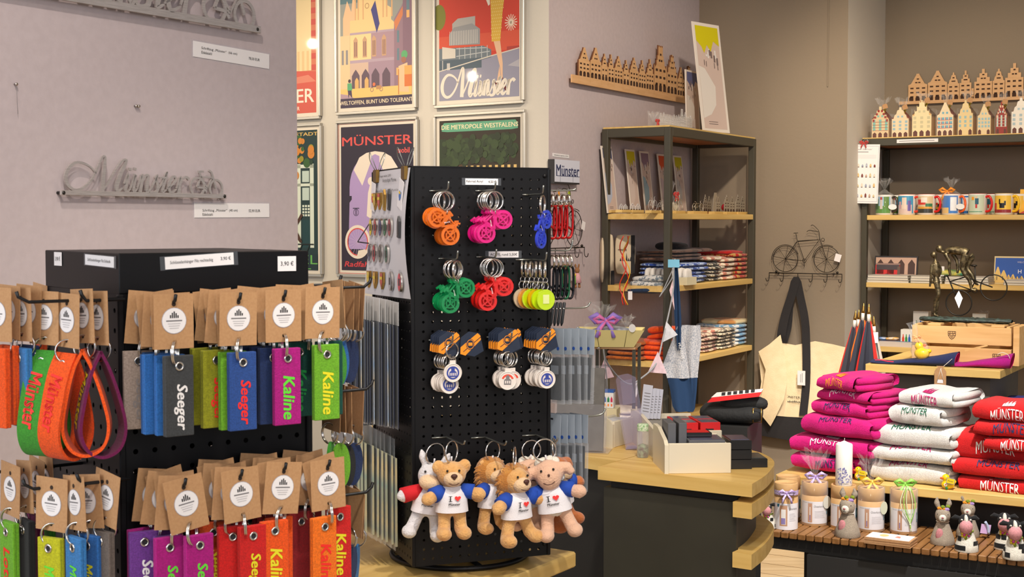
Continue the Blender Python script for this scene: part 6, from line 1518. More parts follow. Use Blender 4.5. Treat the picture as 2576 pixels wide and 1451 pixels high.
# mugs
MUGW = mat('white_ceramic',(232,228,222),.15,coat=.3)
def wrap_rect(b,r,a0,a1,z0,z1,m,k=0,n=6):
 n = max(2,int(abs(a1-a0)/5)+1); vs =[]; rr = r+.0003+k*.0002
 for i in range(n+1):
  a = R(a0+(a1-a0)*i/n); vs +=[(rr*math.sin(a),-rr*math.cos(a),z0),(rr*math.sin(a),-rr*math.cos(a),z1)]
 b.add(vs,[(2*i,2*i+2,2*i+3,2*i+1)for i in range(n)],m,True)
MUGS =[(2208,2242,(60,50,44),'photo of trees and a chapel and dark handle',[(-60,60,.1,.9,(150,190,220)),(-60,60,.1,.45,(86,140,50)),(-50,-20,.3,.8,(60,110,40)),(15,50,.35,.9,(90,130,40)),(-10,8,.3,.75,(206,196,190)),(-8,6,.75,.88,(180,60,50))]),(2263,2301,(214,60,46),'blue church picture and red handle',[(-60,60,.08,.92,(70,150,190)),(-50,50,.08,.5,(214,190,180)),(-15,15,.3,.85,(226,206,190)),(-40,-20,.3,.65,(196,160,170)),(22,42,.2,.7,(110,90,160))]),(2313,2350,(206,30,30),'red skyline picture and red handle',[(-60,60,.1,.9,(214,190,150)),(-60,60,.1,.3,(60,60,54)),(-55,10,.5,.75,(206,60,50)),(10,55,.35,.55,(60,120,80)),(-20,20,.6,.85,(236,226,214)),(-50,50,.3,.4,(220,160,60))]),(2374,2413,(230,96,40),'blue sky picture wrapped in cellophane',[(-60,60,.08,.92,(50,120,200)),(-60,0,.08,.35,(226,190,120)),(10,50,.2,.85,(230,232,236))]),(2441,2478,(206,30,36),'pale green cyclist picture and red handle',[(-60,60,.06,.94,(196,208,184)),(0,22,.5,.78,(40,90,110)),(2,14,.32,.5,(190,50,40)),(-22,-6,.7,.85,(236,160,50)),(4,12,.78,.88,(226,180,140)),(-45,45,.14,.17,(90,150,120))]),(2506,2547,(240,190,30),'yellow rooster picture and yellow handle',[(-60,60,.1,.9,(240,196,70)),(-60,60,.1,.25,(150,50,50)),(-60,-35,.25,.55,(196,80,60)),(-14,16,.32,.55,(30,26,26)),(-18,-10,.5,.74,(30,26,26)),(14,24,.45,.65,(30,26,26))])]
def mug(label,pos,yaw,hc_,arts,cello=False,group=None,seed=1,scale=1.0):
 t = thing('mug',label,'mug',pos,yaw,group); r, h = .0375, .088
 b = MB(); b.lathe([(r*.9,0),(r,.003),(r,h-.002),(r*.985,h),(r*.94,h-.002),(r*.93,.008),(.001,.007)],MUGW,28,cap=False); b.lathe([(.001,.0001),(r*.9,.0001)],MUGW,28,cap=False)
 for k,(a0,a1,z0,z1,c)in enumerate(arts):wrap_rect(b,r,a0,a1,z0*h,z1*h,plain(c,.25,'glaze'),k)
 b.obj('cup',t)
 b = MB(); b.tube(smooth([(r-.002,0,h*.85),(r+.016,0,h*.86),(r+.026,0,h*.55),(r+.018,0,h*.22),(r-.002,0,h*.16)],5),.0052,mat('glaze_handle_%d_%d'%hc_[:2],hc_,.2),8,M=rotm(0,0,-12)); b.obj('handle',t)
 b = MB(); b.lathe([(r*.93,h-.004),(r*.985,h+.0006),(r*.99,h-.001)],mat('glaze_handle_%d_%d'%hc_[:2],hc_,.2),28,cap=False); b.obj('rim',t)
 if cello:
  b = MB(); b.lathe([(r+.003,.001),(r+.004,h),(r*.5,h+.012),(.008,h+.022)],CELLO,14,cap=False); crumple(b,(0,0,h+.02),.016,.016,.045,seed); b.obj('cellophane',t)
  b = MB(); b.disc(.03,.035,.018,-r-.004,plain((226,226,226),.6,'print'),18,.012,M=rotm(0,0,25)); b.obj('oval_label',t)
  if hc_[0]>200:b = MB(); bow(b,(-.012,-r*.5,h+.012),.03,mat('orange_bow',(240,150,50),.5)); b.obj('bow',t)
 return t
for i,(pa,pb,hc_,lab,arts)in enumerate(MUGS):
 y = .06; q = bigx((pa+pb)/2,y); p = BIG.w(q,y,BZ[1])
 mug('mug with a '+lab,p,BIG.a-R(4),hc_,arts,i in(0,3),None,i+3)
 p2 = BIG.w(q+.038,y+.10,BZ[1]); mug('second mug standing right behind the one with a '+lab.split(' and ')[0].split(' wrapped')[0],p2,BIG.a-R(20),hc_,arts)
b = MB(); xw = bigx(2566,.06); t = thing('picture_card','yellow framed card leaning behind the rooster mug at the frame edge','picture',BIG.w(bigx(2560,.12),.12,BZ[1]),rot=Euler((R(-12),0,BIG.a)))
b.box(0,.10,0,.004,0,.115,mat('dark_card_edge',(40,34,34),.6)); b.obj('card',t); b = MB(); b.rect(.006,.094,.006,.109,-.0005,plain((240,180,40),.5,'print')); b.poly([(.006,.006),(.094,.006),(.094,.05),(.05,.03)],-.001,plain((190,60,50),.5,'print')); b.obj('print',t)
# books, postcards and pictures on the third board
zb = BZ[2]
def picture(label,px0,px1,py0,y,art,lean=8,h=None,fr=None,z=None,edge=(230,226,220)):
 fr = fr or BIG; z = zb if z is None else z
 xa, xb = fr.hit(px0,600,y).x, fr.hit(px1,600,y).x; w = xb-xa; hh = fr.hit((px0+px1)/2,py0,y).z-z
 t = thing('picture_board',label,'picture',fr.w(xa,y,z),rot=Euler((R(-lean),0,fr.a)))
 b = MB(); b.box(0,w,0,.008,0,hh/math.cos(R(lean)),plain(edge,.5,'paper')); b.obj('board',t)
 b = MB(); art(b,w,hh); b.obj('print',t); return t
def art_bus(b,w,h):
 r = lambda u0, u1, v0, v1, c, k:b.rect(w*u0,w*u1,h*v0,h*v1,-.0003-k*.0002,plain(c,.5,'print'))
 r(.03,.97,.04,.95,(196,160,140),0)
 for k in range(4):b.poly([(w*(.06+.24*k),h*.3),(w*(.22+.24*k),h*.3),(w*(.22+.24*k),h*.7),(w*(.14+.24*k),h*.88),(w*(.06+.24*k),h*.7)],-.0007,plain((70,46,40),.5,'print'))
 r(.03,.60,.14,.66,(206,44,44),2); r(.05,.58,.46,.66,(70,60,64),3); r(.03,.6,.66,.72,(150,120,110),4); b.disc(w*.30,h*.18,h*.13,-.0013,plain((50,44,44),.5,'print'),18); b.disc(w*.30,h*.18,h*.06,-.0016,plain((220,214,206),.5,'print'),14); r(.54,.60,.12,.6,(100,80,70),5); r(.03,.97,.04,.12,(120,84,74),6)
def art_gables(b,w,h):
 b.rect(w*.03,w*.97,h*.04,h*.95,-.0003,plain((36,84,170),.5,'print')); rg = random.Random(4); x = .03
 for k,(ww,hh)in enumerate(((.14,.62),(.16,.50),(.10,.34),(.12,.36),(.10,.28),(.12,.3),(.14,.36))):
  b.poly([(w*x,h*.04),(w*(x+ww),h*.04),(w*(x+ww),h*hh*.6),(w*(x+ww*.6),h*hh),(w*(x+ww*.4),h*hh),(w*x,h*hh*.6)],-.0006-.0001*k,plain((226,190,110),.5,'print')); b.rect(w*(x+ww*.3),w*(x+ww*.42),h*.14,h*.28,-.0020,plain((60,60,60),.5,'print')); b.poly([(w*(x+ww),h*.04),(w*(x+ww*1.3),h*.04),(w*(x+ww),h*hh*.6)],-.0005,plain((190,50,50),.5,'print')); x += ww
 b.text('H',w*.66,h*.46,h*.14,-.0022,plain((236,236,240),.5,'print'),bold=.01); b.text('WELCOME',w*.74,h*.8,h*.06,-.0022,plain((200,200,220),.5,'print'),w=w*.3)
picture('picture board of a red bus before dark arches',2199,2308,644,.14,art_bus,edge=(40,36,40))
picture('blue picture board of yellow gabled houses at the frame edge',2501,2600,645,.14,art_gables,edge=(214,196,150))
def book(label,px0,px1,y,z,h,c,d=.17,fr=None,group=None):
 fr = fr or BIG; xa, xb = fr.hit(px0,600,y).x, fr.hit(px1,600,y).x
 t = thing('book',label,'book',fr.w(xa,y,z),fr.a+R(rnd.uniform(-1,1)),group)
 b = MB(); b.box(0,xb-xa,0,d,h-.0012,h,plain(c,.5,'cover')); b.box(0,xb-xa,0,d,0,.0012,plain(c,.5,'cover')); b.box(0,.0012,0,d,.0012,h-.0012,plain(c,.5,'cover')); b.obj('cover',t)
 b = MB(); b.box(.0014,xb-xa-.003,.002,d-.002,.0013,h-.0013,plain((214,206,190),.8,'pages')); b.obj('pages',t)
for pile_,(px0,px1,n,cols,where)in enumerate(((2182,2288,3,((190,186,180),(170,166,160),(200,196,190)),'under the red bus picture'),(2291,2372,3,((90,100,90),(200,196,186),(196,190,180)),'left of the bronze couple'),(2378,2490,3,((206,200,190),(150,150,146),(196,190,184)),'behind the bronze bicycle'),(2526,2600,2,((120,120,116),(210,204,196)),'under the blue picture'))):
 for i in range(n):book('%s pale book lying flat %s'%((['lowest','middle','top']if n==3 else['lower','upper'])[i],where),px0+i,px1-i,.015,zb+i*.0108,.0105,cols[i],.115)
o = MB().box(0,.018,0,.004,0,.04,WHITE).obj('white_card',None,BIG.w(bigx(2367,.05),.05,zb+.0325),(0,0,BIG.a)); tag(o,'small upright white card standing on the books by the bronze couple','card')
q = bigx(2400,.06); t = thing('sweets_bag','crumpled yellow and green printed bag on the books behind the cyclist','bag',BIG.w(q,.04,zb+.0325),BIG.a)
b = MB(); pillow(b,.11,.07,.028,mat('printed_foil',(214,196,90),.3,noise=((70,140,110),40)),5,.5,.008); b.obj('body',t); b = MB(); crumple(b,(.03,.03,.02),.014,.012,.045,3); b.obj('twist',t)
# fourth board
zc = BZ[3]
def carton(label,px0,px1,py0,y,cols,d=.05,fr=None,z=None):
 fr = fr or BIG; z = zc if z is None else z; xa, xb = fr.hit(px0,800,y).x, fr.hit(px1,800,y).x; w = xb-xa; h = fr.hit(px0,py0,y).z-z
 t = thing('printed_carton',label,'box',fr.w(xa,y,z),fr.a)
 b = MB(); b.box(0,w,0,d,0,h,plain((226,222,214),.6,'paper'),bev=.0008); n = len(cols)
 for i, c in enumerate(cols):
  x = w*(.1+.8*(i+.5)/n); ww = w*.30/n; b.poly([(x-ww,.004),(x+ww,.004),(x+ww,h*.5),(x+ww*.4,h*.62),(x+ww*.4,h*.72),(x-ww*.4,h*.72),(x-ww*.4,h*.62),(x-ww,h*.5)],-.0004,plain(c,.5,'print'))
 b.obj('carton',t)
carton('white carton with red, green and blue bottles beside the crate',2266,2295,828,.05,((214,70,40),(60,140,60),(40,90,170)))
carton('white carton with green and blue bottles behind the crate corner',2297,2335,782,.20,((60,120,60),(40,90,170),(190,170,60)))
carton('green edged carton behind the bronze base',2446,2480,788,.20,((60,150,90),(40,130,80)))
carton('light blue carton with orange print at the frame edge',2560,2600,838,.08,((230,150,50),(90,160,190)))
t = thing('gift_bag','clear bag with brown contents and orange bow behind the rear wheel','gift bag',BIG.w(bigx(2477,.22),.22,zc+.055),BIG.a)
b = MB(); pillow(b,.06,.045,.05,mat('brown_contents',(96,62,50),.7,noise=((140,100,80),60)),4,.6,.004); b.obj('contents',t); b = MB(); pillow(b,.068,.05,.06,CELLO,4,.6,.004); crumple(b,(0,.025,.06),.012,.012,.035,7); b.obj('cellophane',t); b = MB(); bow(b,(0,0,.06),.018,mat('orange_bow',(240,110,50),.5)); b.obj('bow',t)
t = thing('magazine','stack of magazines lying on the fourth board beside the umbrellas','magazine',BIG.w(bigx(2216,.03),.03,zc),BIG.a)
b = MB(); b.box(0,.14,0,.2,0,.022,plain((196,186,178),.7,'pages')); b.box(0,.14,0,.2,.0221,.0235,mat('magazine_cover',(150,110,110),.4,noise=((90,130,160),20))); b.obj('body',t)
for k,(px,c)in enumerate(((2228,(60,120,190)),(2245,(230,170,60)))):
 o = MB(); pillow(o,.05,.05,.012,mat('sweet_%d'%k,c,.25,noise=((230,230,230),60)),k+3,.5,.005); o = o.obj('wrapped_sweet',None,BIG.w(bigx(px,.06),.06,zc+.024),(0,0,BIG.a)); tag(o,'%s wrapped sweet lying on the magazines'%('blue' if k==0 else 'orange'),'sweet')
for k,(px0,px1,py,c)in enumerate(((2352,2385,856,(240,190,40)),(2400,2450,860,(60,170,110)),(2460,2500,862,(80,190,120)))):
 q0, q1 = BIG.hit(px0,py,.05), BIG.hit(px1,py,.05); o = MB(); pillow(o,q1.x-q0.x,.06,.03,mat('foil_pack_%d'%k,c,.3,noise=(tuple(min(255,v+60)for v in c),30)),k+9,.5,.004); o = o.obj('sweets_pack',None,BIG.w((q0.x+q1.x)/2,.04,zc),(0,0,BIG.a)); tag(o,'%s sweets pack seen between the crate slats'%['yellow','dark green','bright green'][k],'packet')
 # ================================================================ crate, bronze group and bottle bags on the high table
CRW = wood_mat('crate_pine',(222,178,118),(208,160,98),0,9,.6)
BURN = mat('burnt_mark',(84,50,30),.8)
cy = .14
xa = HTB.hit(2294,880,cy).x; xb = HTB.hit(2543,880,cy).x; CWD = xb-xa; CD = .20
ztop = HTB.hit(2300,817,cy).z; zm0, zm1 = HTB.hit(2420,866,cy).z, HTB.hit(2420,874,cy).z
t = thing('wine_crate','pine wine crate with burnt crest under the bronze couple','crate',HTB.w(xa,cy,HZ),HTB.a)
H_ = ztop-HZ
def crest(b,x,z,s,y):
 b.lines = None
 for pts in([(-1,1),(1,1)],[(-1,1),(-.95,-.1),(-.5,-.8),(0,-1.2),(.5,-.8),(.95,-.1),(1,1)],[(-1,.45),(1,.45)],[(-.95,-.05),(.95,-.05)],[(-.5,1),(-.5,.45)],[(.1,1),(.1,.45)],[(.6,1),(.6,.45)],[(-.6,.45),(-.5,-.05)],[(.3,.45),(.3,-.05)],[(-.5,-.4),(.5,-.4)],[(-.3,-.75),(.3,-.75)]):
  b.ribbon([(x+p[0]*s,z+p[1]*s)for p in pts],s*.16,y,BURN)
for nm, y0_, zz0, zz1, cr in(('front_slat',0,zm0-HZ,H_,(CWD*.41,(zm0-HZ+H_)/2)),('front_slat',0,.004,zm1-HZ,(CWD*.86,.030)),('rear_slat',CD-.009,zm0-HZ,H_,None),('rear_slat',CD-.009,.004,zm1-HZ,None)):
 b = MB(); b.box(0,CWD,y0_,y0_+.009,zz0,zz1,CRW,bev=.001)
 if cr:crest(b,cr[0],cr[1],.013,-.0004)
 if cr and nm=='front_slat' and cr[0]>CWD/2:crest(b,CWD*.12,.030,.013,-.0004)
 b.obj(nm,t)
for x0_ in(.006,CWD-.018):
 for zz0, zz1 in((.004,H_*.42),(H_*.52,H_+.004)):
  b = MB(); b.box(x0_,x0_+.012,.0095,CD-.0095,zz0,zz1,CRW,bev=.001); b.obj('end_board',t)
 for y0_ in(.0095,CD-.03):
  b = MB(); b.box(x0_-.002 if x0_>.1 else x0_+.0125,x0_+.034 if x0_<.1 else x0_-.001,y0_,y0_+.02,0,H_+.012,CRW);
b = MB(); b.box(.02,CWD-.02,.0095,CD-.0095,.004,.010,CRW); b.obj('bottom_board',t)
for x0_ in(CWD*.16,CWD*.80):b = MB(); b.box(x0_,x0_+CWD*.13,.004,CD-.004,H_+.0002,H_+.0082,CRW,bev=.001); b.obj('cross_batten',t)
b = MB(); b.box(CWD+.001,CWD+.022,.03,CD-.02,.001,H_+.004,CRW,bev=.001); b.obj('side_board',t)
# bronze group; drawn in photo proportions on the crate's middle plane, then given depth
BRZ = mat('dark_bronze',(58,50,36),.46,.8,noise=((122,108,78),90)); BRZW = mat('blackened_wire',(40,36,30),.45,.6); PAT_ = mat('verdigris_base',(50,52,48),.6,.4,noise=((74,92,84),60),bump=(60,.9))
sy = cy+.085; SFr = Frame(*HTB.w(0,sy,0).xy,HTB.deg)
def S2(x,y,dy=0.0):
 q = SFr.hit(2300+x/6.047,590+y/6.047,0); return Vector((q.x,dy,q.z))
g = thing('bronze_sculpture','bronze couple kissing, one bent over a bicycle, on a rough base','sculpture',SFr.w(0,0,0),SFr.a)
zb_ = ztop+.0084
k1, k2 = S2(90,1300).x, S2(1490,1300).x
b = MB(); vs =[]; rg = random.Random(2)
nx_ = 40
for j in range(9):
 for i in range(nx_+1):
  u = i/nx_; a = math.pi*2*j/8; wv = .042*(math.sin(math.pi*min(1,max(0,u*.96+.02)))**.35); vs.append((k1+(k2-k1)*u,wv*math.cos(a),zb_+.010+(.0105+.002*rg.uniform(-1,1))*math.sin(a)*(.55+.45*math.sin(math.pi*u)**.4)))
b.add(vs,[(j*(nx_+1)+i,j*(nx_+1)+i+1,(j+1)*(nx_+1)+i+1,(j+1)*(nx_+1)+i)for j in range(8)for i in range(nx_)],PAT_,True)
b.obj('base',g)
u_ =(S2(100,0).x-S2(0,0).x)/100.0
def limb(b,pts,rs,m=BRZ,n=10):b.tube(smooth([(*S2(p[0],p[1],p[2]if len(p)>2 else 0),)for p in pts],4),[r*u_ for r in interp(rs,(len(pts)-1)*4+1)],m,n)
def interp(rs,n):return[rs[min(len(rs)-2,int(i/(n-1)*(len(rs)-1)))]+(rs[min(len(rs)-2,int(i/(n-1)*(len(rs)-1)))+1]-rs[min(len(rs)-2,int(i/(n-1)*(len(rs)-1)))])*(i/(n-1)*(len(rs)-1)-min(len(rs)-2,int(i/(n-1)*(len(rs)-1))))for i in range(n)]
b = MB()
limb(b,[(315,395),(325,450),(335,560),(330,640),(335,740)],[26,62,58,44,62])
limb(b,[(345,730,-.006),(370,850,-.008),(375,915,-.010),(325,1010,-.006),(318,1120,-.004),(312,1200,-.004)],[46,40,32,30,24,18])
limb(b,[(330,730,.008),(350,860,.010),(350,930,.010),(340,1060,.010),(325,1200,.012)],[44,38,30,28,18])
limb(b,[(300,1205,-.004),(330,1228,-.006),(380,1240,-.008)],[20,20,12]); limb(b,[(265,1185,.012),(310,1222,.012),(350,1235,.012)],[18,20,12])
limb(b,[(285,450,-.012),(275,560,-.014),(262,680,-.012),(248,790,-.010)],[30,26,20,16]); limb(b,[(370,470,.012),(385,560,.014),(350,650,.016)],[28,24,18])
limb(b,[(320,400),(318,350),(322,330)],[22,20,24]); p = S2(295,305); b.ball(tuple(p),(50*u_,48*u_,56*u_),BRZ,14,10)
p = S2(335,300); b.ball(tuple(p),(16*u_,14*u_,12*u_),BRZ,8,6)
o = b.obj('standing_figure',g); remesh(o,.0021)
b = MB()
limb(b,[(480,265),(560,235),(660,245),(750,260),(810,290)],[48,62,66,70,74])
limb(b,[(470,270),(425,265),(410,240)],[24,24,28]); p = S2(380,215); b.ball(tuple(p),(54*u_,50*u_,60*u_),BRZ,14,10); p = S2(342,240); b.ball(tuple(p),(16*u_,14*u_,12*u_),BRZ,8,6)
limb(b,[(490,285,-.016),(525,350,-.02),(555,410,-.02),(550,520,-.018),(565,620,-.016)],[38,32,26,22,20]); limb(b,[(560,290,.016),(620,380,.018),(640,480,.018),(640,590,.016)],[36,30,24,20])
limb(b,[(800,300,-.014),(755,440,-.016),(745,500,-.016),(790,600,-.014),(850,690,-.012),(880,830,-.010)],[64,50,40,40,30,20]); limb(b,[(830,310,.014),(850,360,.018),(790,500,.018),(860,620,.016),(930,750,.014)],[56,50,38,36,22])
limb(b,[(870,830,-.01),(920,845,-.01),(950,850,-.01)],[22,20,12]); limb(b,[(915,745,.014),(965,770,.014)],[22,12])
o = b.obj('bent_figure',g); remesh(o,.0021)
b = MB()
for cx, cyy, r in((677,1038,190),(1208,805,192)):
 b = MB(); c = S2(cx,cyy); b.torus((c.x,0,c.z),r*u_,10*u_,BRZW,'y',40,6); b.obj('wheel',g)
b = MB()
for pts, r in(([(505,630),(540,710),(600,860),(680,1010)],11),([(540,715),(790,640),(930,700)],11),([(555,730),(850,835)],9),([(920,470),(930,700),(860,840)],10),([(930,705),(1190,800)],11),([(1010,740),(1190,800)],9),([(640,880),(690,1010)],12)):
 b.tube([tuple(S2(*p))for p in pts],r*u_,BRZW,6)
c = S2(920,850); b.torus((c.x,0,c.z),36*u_,7*u_,BRZW,'y',18,5); b.tube([tuple(S2(500,630,-.03)),tuple(S2(500,625,.03))],10*u_,BRZW); b.tube([tuple(S2(810,875)),tuple(S2(880,850))],10*u_,BRZW)
b.obj('bicycle_frame',g)
b = MB(); c = S2(905,470); b.ball((c.x,0,c.z),(50*u_,34*u_,18*u_),BRZW,12,8); b.obj('saddle',g)
b = MB(); P4 =[S2(x,y,-.012)for x,y in((688,850),(748,965),(690,1120),(625,960))]; b.add([tuple(p)for p in P4]+[(p.x,p.y+.0006,p.z)for p in P4],[(0,1,2,3),(7,6,5,4)],WHITE); b.tube([tuple(S2(688,640,-.008)),tuple(S2(688,855,-.012))],.0004,INKG,4); b.obj('price_tag',g)
# felt bottle bags
def bottle_bag(label,px0,px1,pyc,felt_c,lin_c,mouth,y,flat0,fold):
 m = felt(felt_c); ml = felt(lin_c)
 xa, xb = HTB.hit(px0,pyc,y).x, HTB.hit(px1,pyc,y).x
 t = thing('bottle_bag',label,'bag',HTB.w(xa,y,HZ),HTB.a); L = xb-xa
 def f(u,v,k=1.0):
  ry = .042*(1.15-.35*u)*k; rz =(flat0+(mouth-flat0)*(max(0,u-.15)/.85)**1.6)*k; a = 2*math.pi*v
  return(L*u+(.006*math.sin(a)if u>.95 else 0),.042-ry*math.cos(a),max(.0006+(1-k)*.002,rz+sup(math.sin(a),.8)*rz-(.003*math.sin(u*9)*(1-u))))
 b = MB(); b.grid(lambda v,u:f(u,v),28,18,m,True,None,True); b.obj('sleeve',t)
 b = MB(); b.grid(lambda v,u:f(.55+u*.452,v,.93),28,8,ml,True,None,True); b.obj('lining',t)
 return t, f, L
t, f, L = bottle_bag('navy felt bottle bag with pink lining and a duck resting on it',2190,2401,905,(34,44,88),(206,24,90),.0265,.025,.006,0)
b = MB(); b.ribbon([(L*.05,0),(L*.12,.002),(L*.20,-.003),(L*.28,-.004)],.004,0,plain((210,40,70),.8,'print'),Matrix.Translation((0,.004,.013))@rotm(-40)); b.obj('stitching',t)
q = at(2365,930,HTB.w(.2,-.01,0).y); ql = HTB.hit(2366,915,-.008)-HTB.l(HTB.w(HTB.hit(2190,905,.025).x,.025,HZ))
b = MB(); x0_ = ql.x; b.plate([(x0_-.020,-.030),(x0_-.013,-.0365),(x0_+.013,-.0365),(x0_+.020,-.030),(x0_+.020,.018),(x0_+.013,.028),(x0_+.008,.031),(x0_+.014,.037),(x0_-.014,.037),(x0_-.008,.031),(x0_-.013,.028),(x0_-.020,.018)],-.0345,-.0335,KRAFT,Matrix.Translation((0,.0,-.030))); b.obj('jar_tag',t)
b = MB(); b.rect(x0_-.010,x0_+.010,-.052,-.040,-.0352,WHITE); b.tube([(L*.97,.005,.03),(x0_+.002,-.036,-.002),(x0_-.010,-.036,-.046)],.0009,mat('cotton_string',(224,216,200),.8),5); b.tube([(x0_+.002,-.036,-.002),(x0_+.011,-.036,-.044)],.0009,MATS['cotton_string'],5); b.obj('price_string',t)
t, f, L = bottle_bag('magenta felt bottle bag lying in front of the crate with a wooden tag',2385,2540,915,(176,10,128),(206,30,100),.027,.05,.008,1)
b = MB(); b.box(L*.40,L*.78,.004,.008,.028,.034,CRW,rotm(0,-16,0)@Matrix.Translation((-.012,-.004,.010))); b.tube(smooth([(L*.80,.0,.05),(L*.88,-.002,.058),(L*.97,.004,.05),(L*.99,.01,.036)],4),.0012,MATS['cotton_string'],5); b.obj('wooden_tag',t)
# duck in cellophane
YD = mat('yellow_rubber',(240,200,16),.3); OD = mat('orange_beak',(234,100,24),.35)
def duck_body(b,s=1.0,M=None):
 b.ball((0,0,.020*s),(.027*s,.021*s,.020*s),YD,16,10,M); b.ball((.022*s,0,.030*s),(.012*s,.010*s,.008*s),YD,10,8,M); b.ball((-.010*s,0,.046*s),(.0155*s,.0145*s,.0155*s),YD,14,10,M)
x = HTB.hit(2318,905,.04).x
t = thing('rubber_duck','yellow rubber duck in a tied cellophane bag on the navy bottle bag','rubber duck',HTB.w(x,.045,HZ+.022),HTB.a)
b = MB(); duck_body(b,1.0); o = b.obj('body',t); remesh(o,.0018)
b = MB(); b.ball((.010,-.002,.050),(.006,.005,.005),OD,10,6); b.obj('beak',t)
b = MB(); b.lathe([(.018,.0),(.030,.012),(.032,.035),(.024,.060),(.010,.074),(.006,.080)],CELLO,16,cap=False,M=rotm(0,-12,0)); b.lathe([(.006,.080),(.012,.095),(.016,.125),(.021,.135)],CELLO,12,cap=False,M=rotm(0,-16,0)); b.obj('cellophane',t)
b = MB(); b.torus((0,0,.078),.008,.003,mat('peach_bow',(246,176,120),.6),'z',14,6,M=rotm(0,-14,0)); bow(b,(-.016,-.006,.076),.014,MATS['peach_bow']); b.obj('bow',t)
# umbrellas, towels behind the high table
UY = 5.25
ub = at(2180,960,UY)
stand_u = thing('umbrella_stand','dark umbrella stand hidden behind the pink towels','stand',(at(2180,980,UY).x,UY,0))
b = MB(); b.lathe([(.10,0),(.10,.02),(.095,.02),(.095,.45),(.09,.45),(.09,.02)],CHARD,20,cap=False); b.lathe([(.001,.001),(.1,.001)],CHARD,20,cap=False); b.obj('tub',stand_u)
for i,(px,py,c1,c2,nm,lean)in enumerate(((2173,762,(40,42,56),(232,110,24),'black and orange',-12),(2186,764,(40,42,56),(206,36,30),'black and red, right of the orange one',-2),(2190,790,(46,46,56),(150,140,130),'dark grey with white tag',4),(2153,780,(44,42,52),(196,44,34),'black and red at the wall',-16),(2161,778,(150,40,40),(40,42,56),'dark red behind the orange one',-10),(2198,795,(60,60,66),(190,180,170),'grey and beige at the shelf post',8))):
 tp = at(px,py,UY+(.06,-.06,-.02,.09,.10,.03)[i])
 t = thing('folded_umbrella','folded umbrella with brass tip upward, '+nm,'umbrella',(tp.x,tp.y,tp.z),rot=(0,R(lean*-.3),0))
 b = MB(); b.lathe([(.0012,0),(.004,-.012),(.0065,-.030),(.006,-.040)],BRASS,10); b.obj('tip',t)
 b = MB(); b.lathe([(.006,-.036),(.007,-.07)],mat('ferrule_white',(210,200,190),.5),10); b.obj('collar',t)
 b = MB(); vs =[]; n = 16
 for j,(r,z)in enumerate(((.008,-.065),(.022,-.15),(.038,-.26),(.048,-.36),(.040,-.46))):
  for k in range(n):a = 2*math.pi*k/n; rr = r*(1+(.22 if k%2 else-.12)); vs.append((rr*math.cos(a),rr*.8*math.sin(a),z))
 F =[(j*n+k,(j+1)*n+k,(j+1)*n+(k+1)%n,j*n+(k+1)%n)for j in range(4)for k in range(n)]
 fa =[f_ for q_,f_ in enumerate(F)if(q_%n)%8<6]; fb =[f_ for q_,f_ in enumerate(F)if(q_%n)%8>=6]
 b.add(vs,fa,mat('umbrella_%d_%d'%c1[:2],c1,.8)); b.add(vs,fb,mat('umbrella_%d_%d'%c2[:2],c2,.8)); b.obj('canopy',t)
 b = MB(); b.tube([(0,0,-.40),(0,0,-.62)],.004,DWIRE,6); b.obj('shaft',t)
 if i==2:b = MB(); b.rect(-.012,.016,-.105,-.065,-.045,WHITE); b.obj('price_tag',t)
TERRY = lambda nm, c:mat('terry_'+nm,c,.98,bump=(620,.8),sheen=.06,noise=(tuple(int(v*.93)for v in c),240))
TB = TERRY('royal_blue',(18,26,126)); TG = TERRY('pale_grey',(206,196,190)); TR = TERRY('red',(214,18,22)); TPK = TERRY('pink',(226,8,128)); TW = TERRY('white',(236,232,226))
Hb = lambda px, py, y:HTB.hit(px,py,y)
def soft(label,name,pos,yaw,w,d,h,m,cat='towel',seed=1,e=.45,wob=.006):
 b = MB(); pillow(b,w,d,h,m,seed,e,wob,30,12); o = b.obj(name,None,pos,(0,0,yaw)); return tag(o,label,cat)
BENB = atz
# blue towels at the right end beside the high table leg
zsh = Hb(2540,1040,.1).z
bl_t = thing('side_shelf','low dark shelf right of the high table panel carrying the blue towels','shelf',HTB.w(Hb(2500,1000,.12).x,.12,0),HTB.a)
b = MB(); b.box(0.01,.30,0,.3,.51,.535,CHARD); b.box(.28,.30,0,.3,0,.51,CHARD); b.box(.01,.03,0,.3,0,.51,CHARD); b.obj('body',bl_t)
for i in range(5):
 soft('royal blue towel at the frame edge, %s of its pile'%ORD[4-i],'folded_towel',HTB.w(Hb(2545,1000,.15).x+.02,.135,.536+i*.052),HTB.a+R(rnd.uniform(-3,3)),.16,.22,.051,TB,seed=i+4)
x = Hb(2205,1000,.05).x
rk = thing('rear_shelf','dark shelf left of the high table panel with grey towels','shelf',HTB.w(Hb(2178,1000,.12).x,.12,0),HTB.a)
b = MB(); b.box(0,.08,0,.3,.0,.57,CHARD); b.obj('body',rk)
for i in range(4):
 soft('pale grey towel between pink towels and table panel, %s of its pile'%ORD[3-i],'folded_towel',HTB.w(Hb(2208,1000,.12).x,.13,.571+i*.052),HTB.a,.085,.2,.052,TG,seed=i+9)
soft('red towel lying under the table top left of the panel','folded_towel',HTB.w(Hb(2205,960,.12).x,.125,.571+4*.052),HTB.a,.095,.2,.052,TR,seed=3)
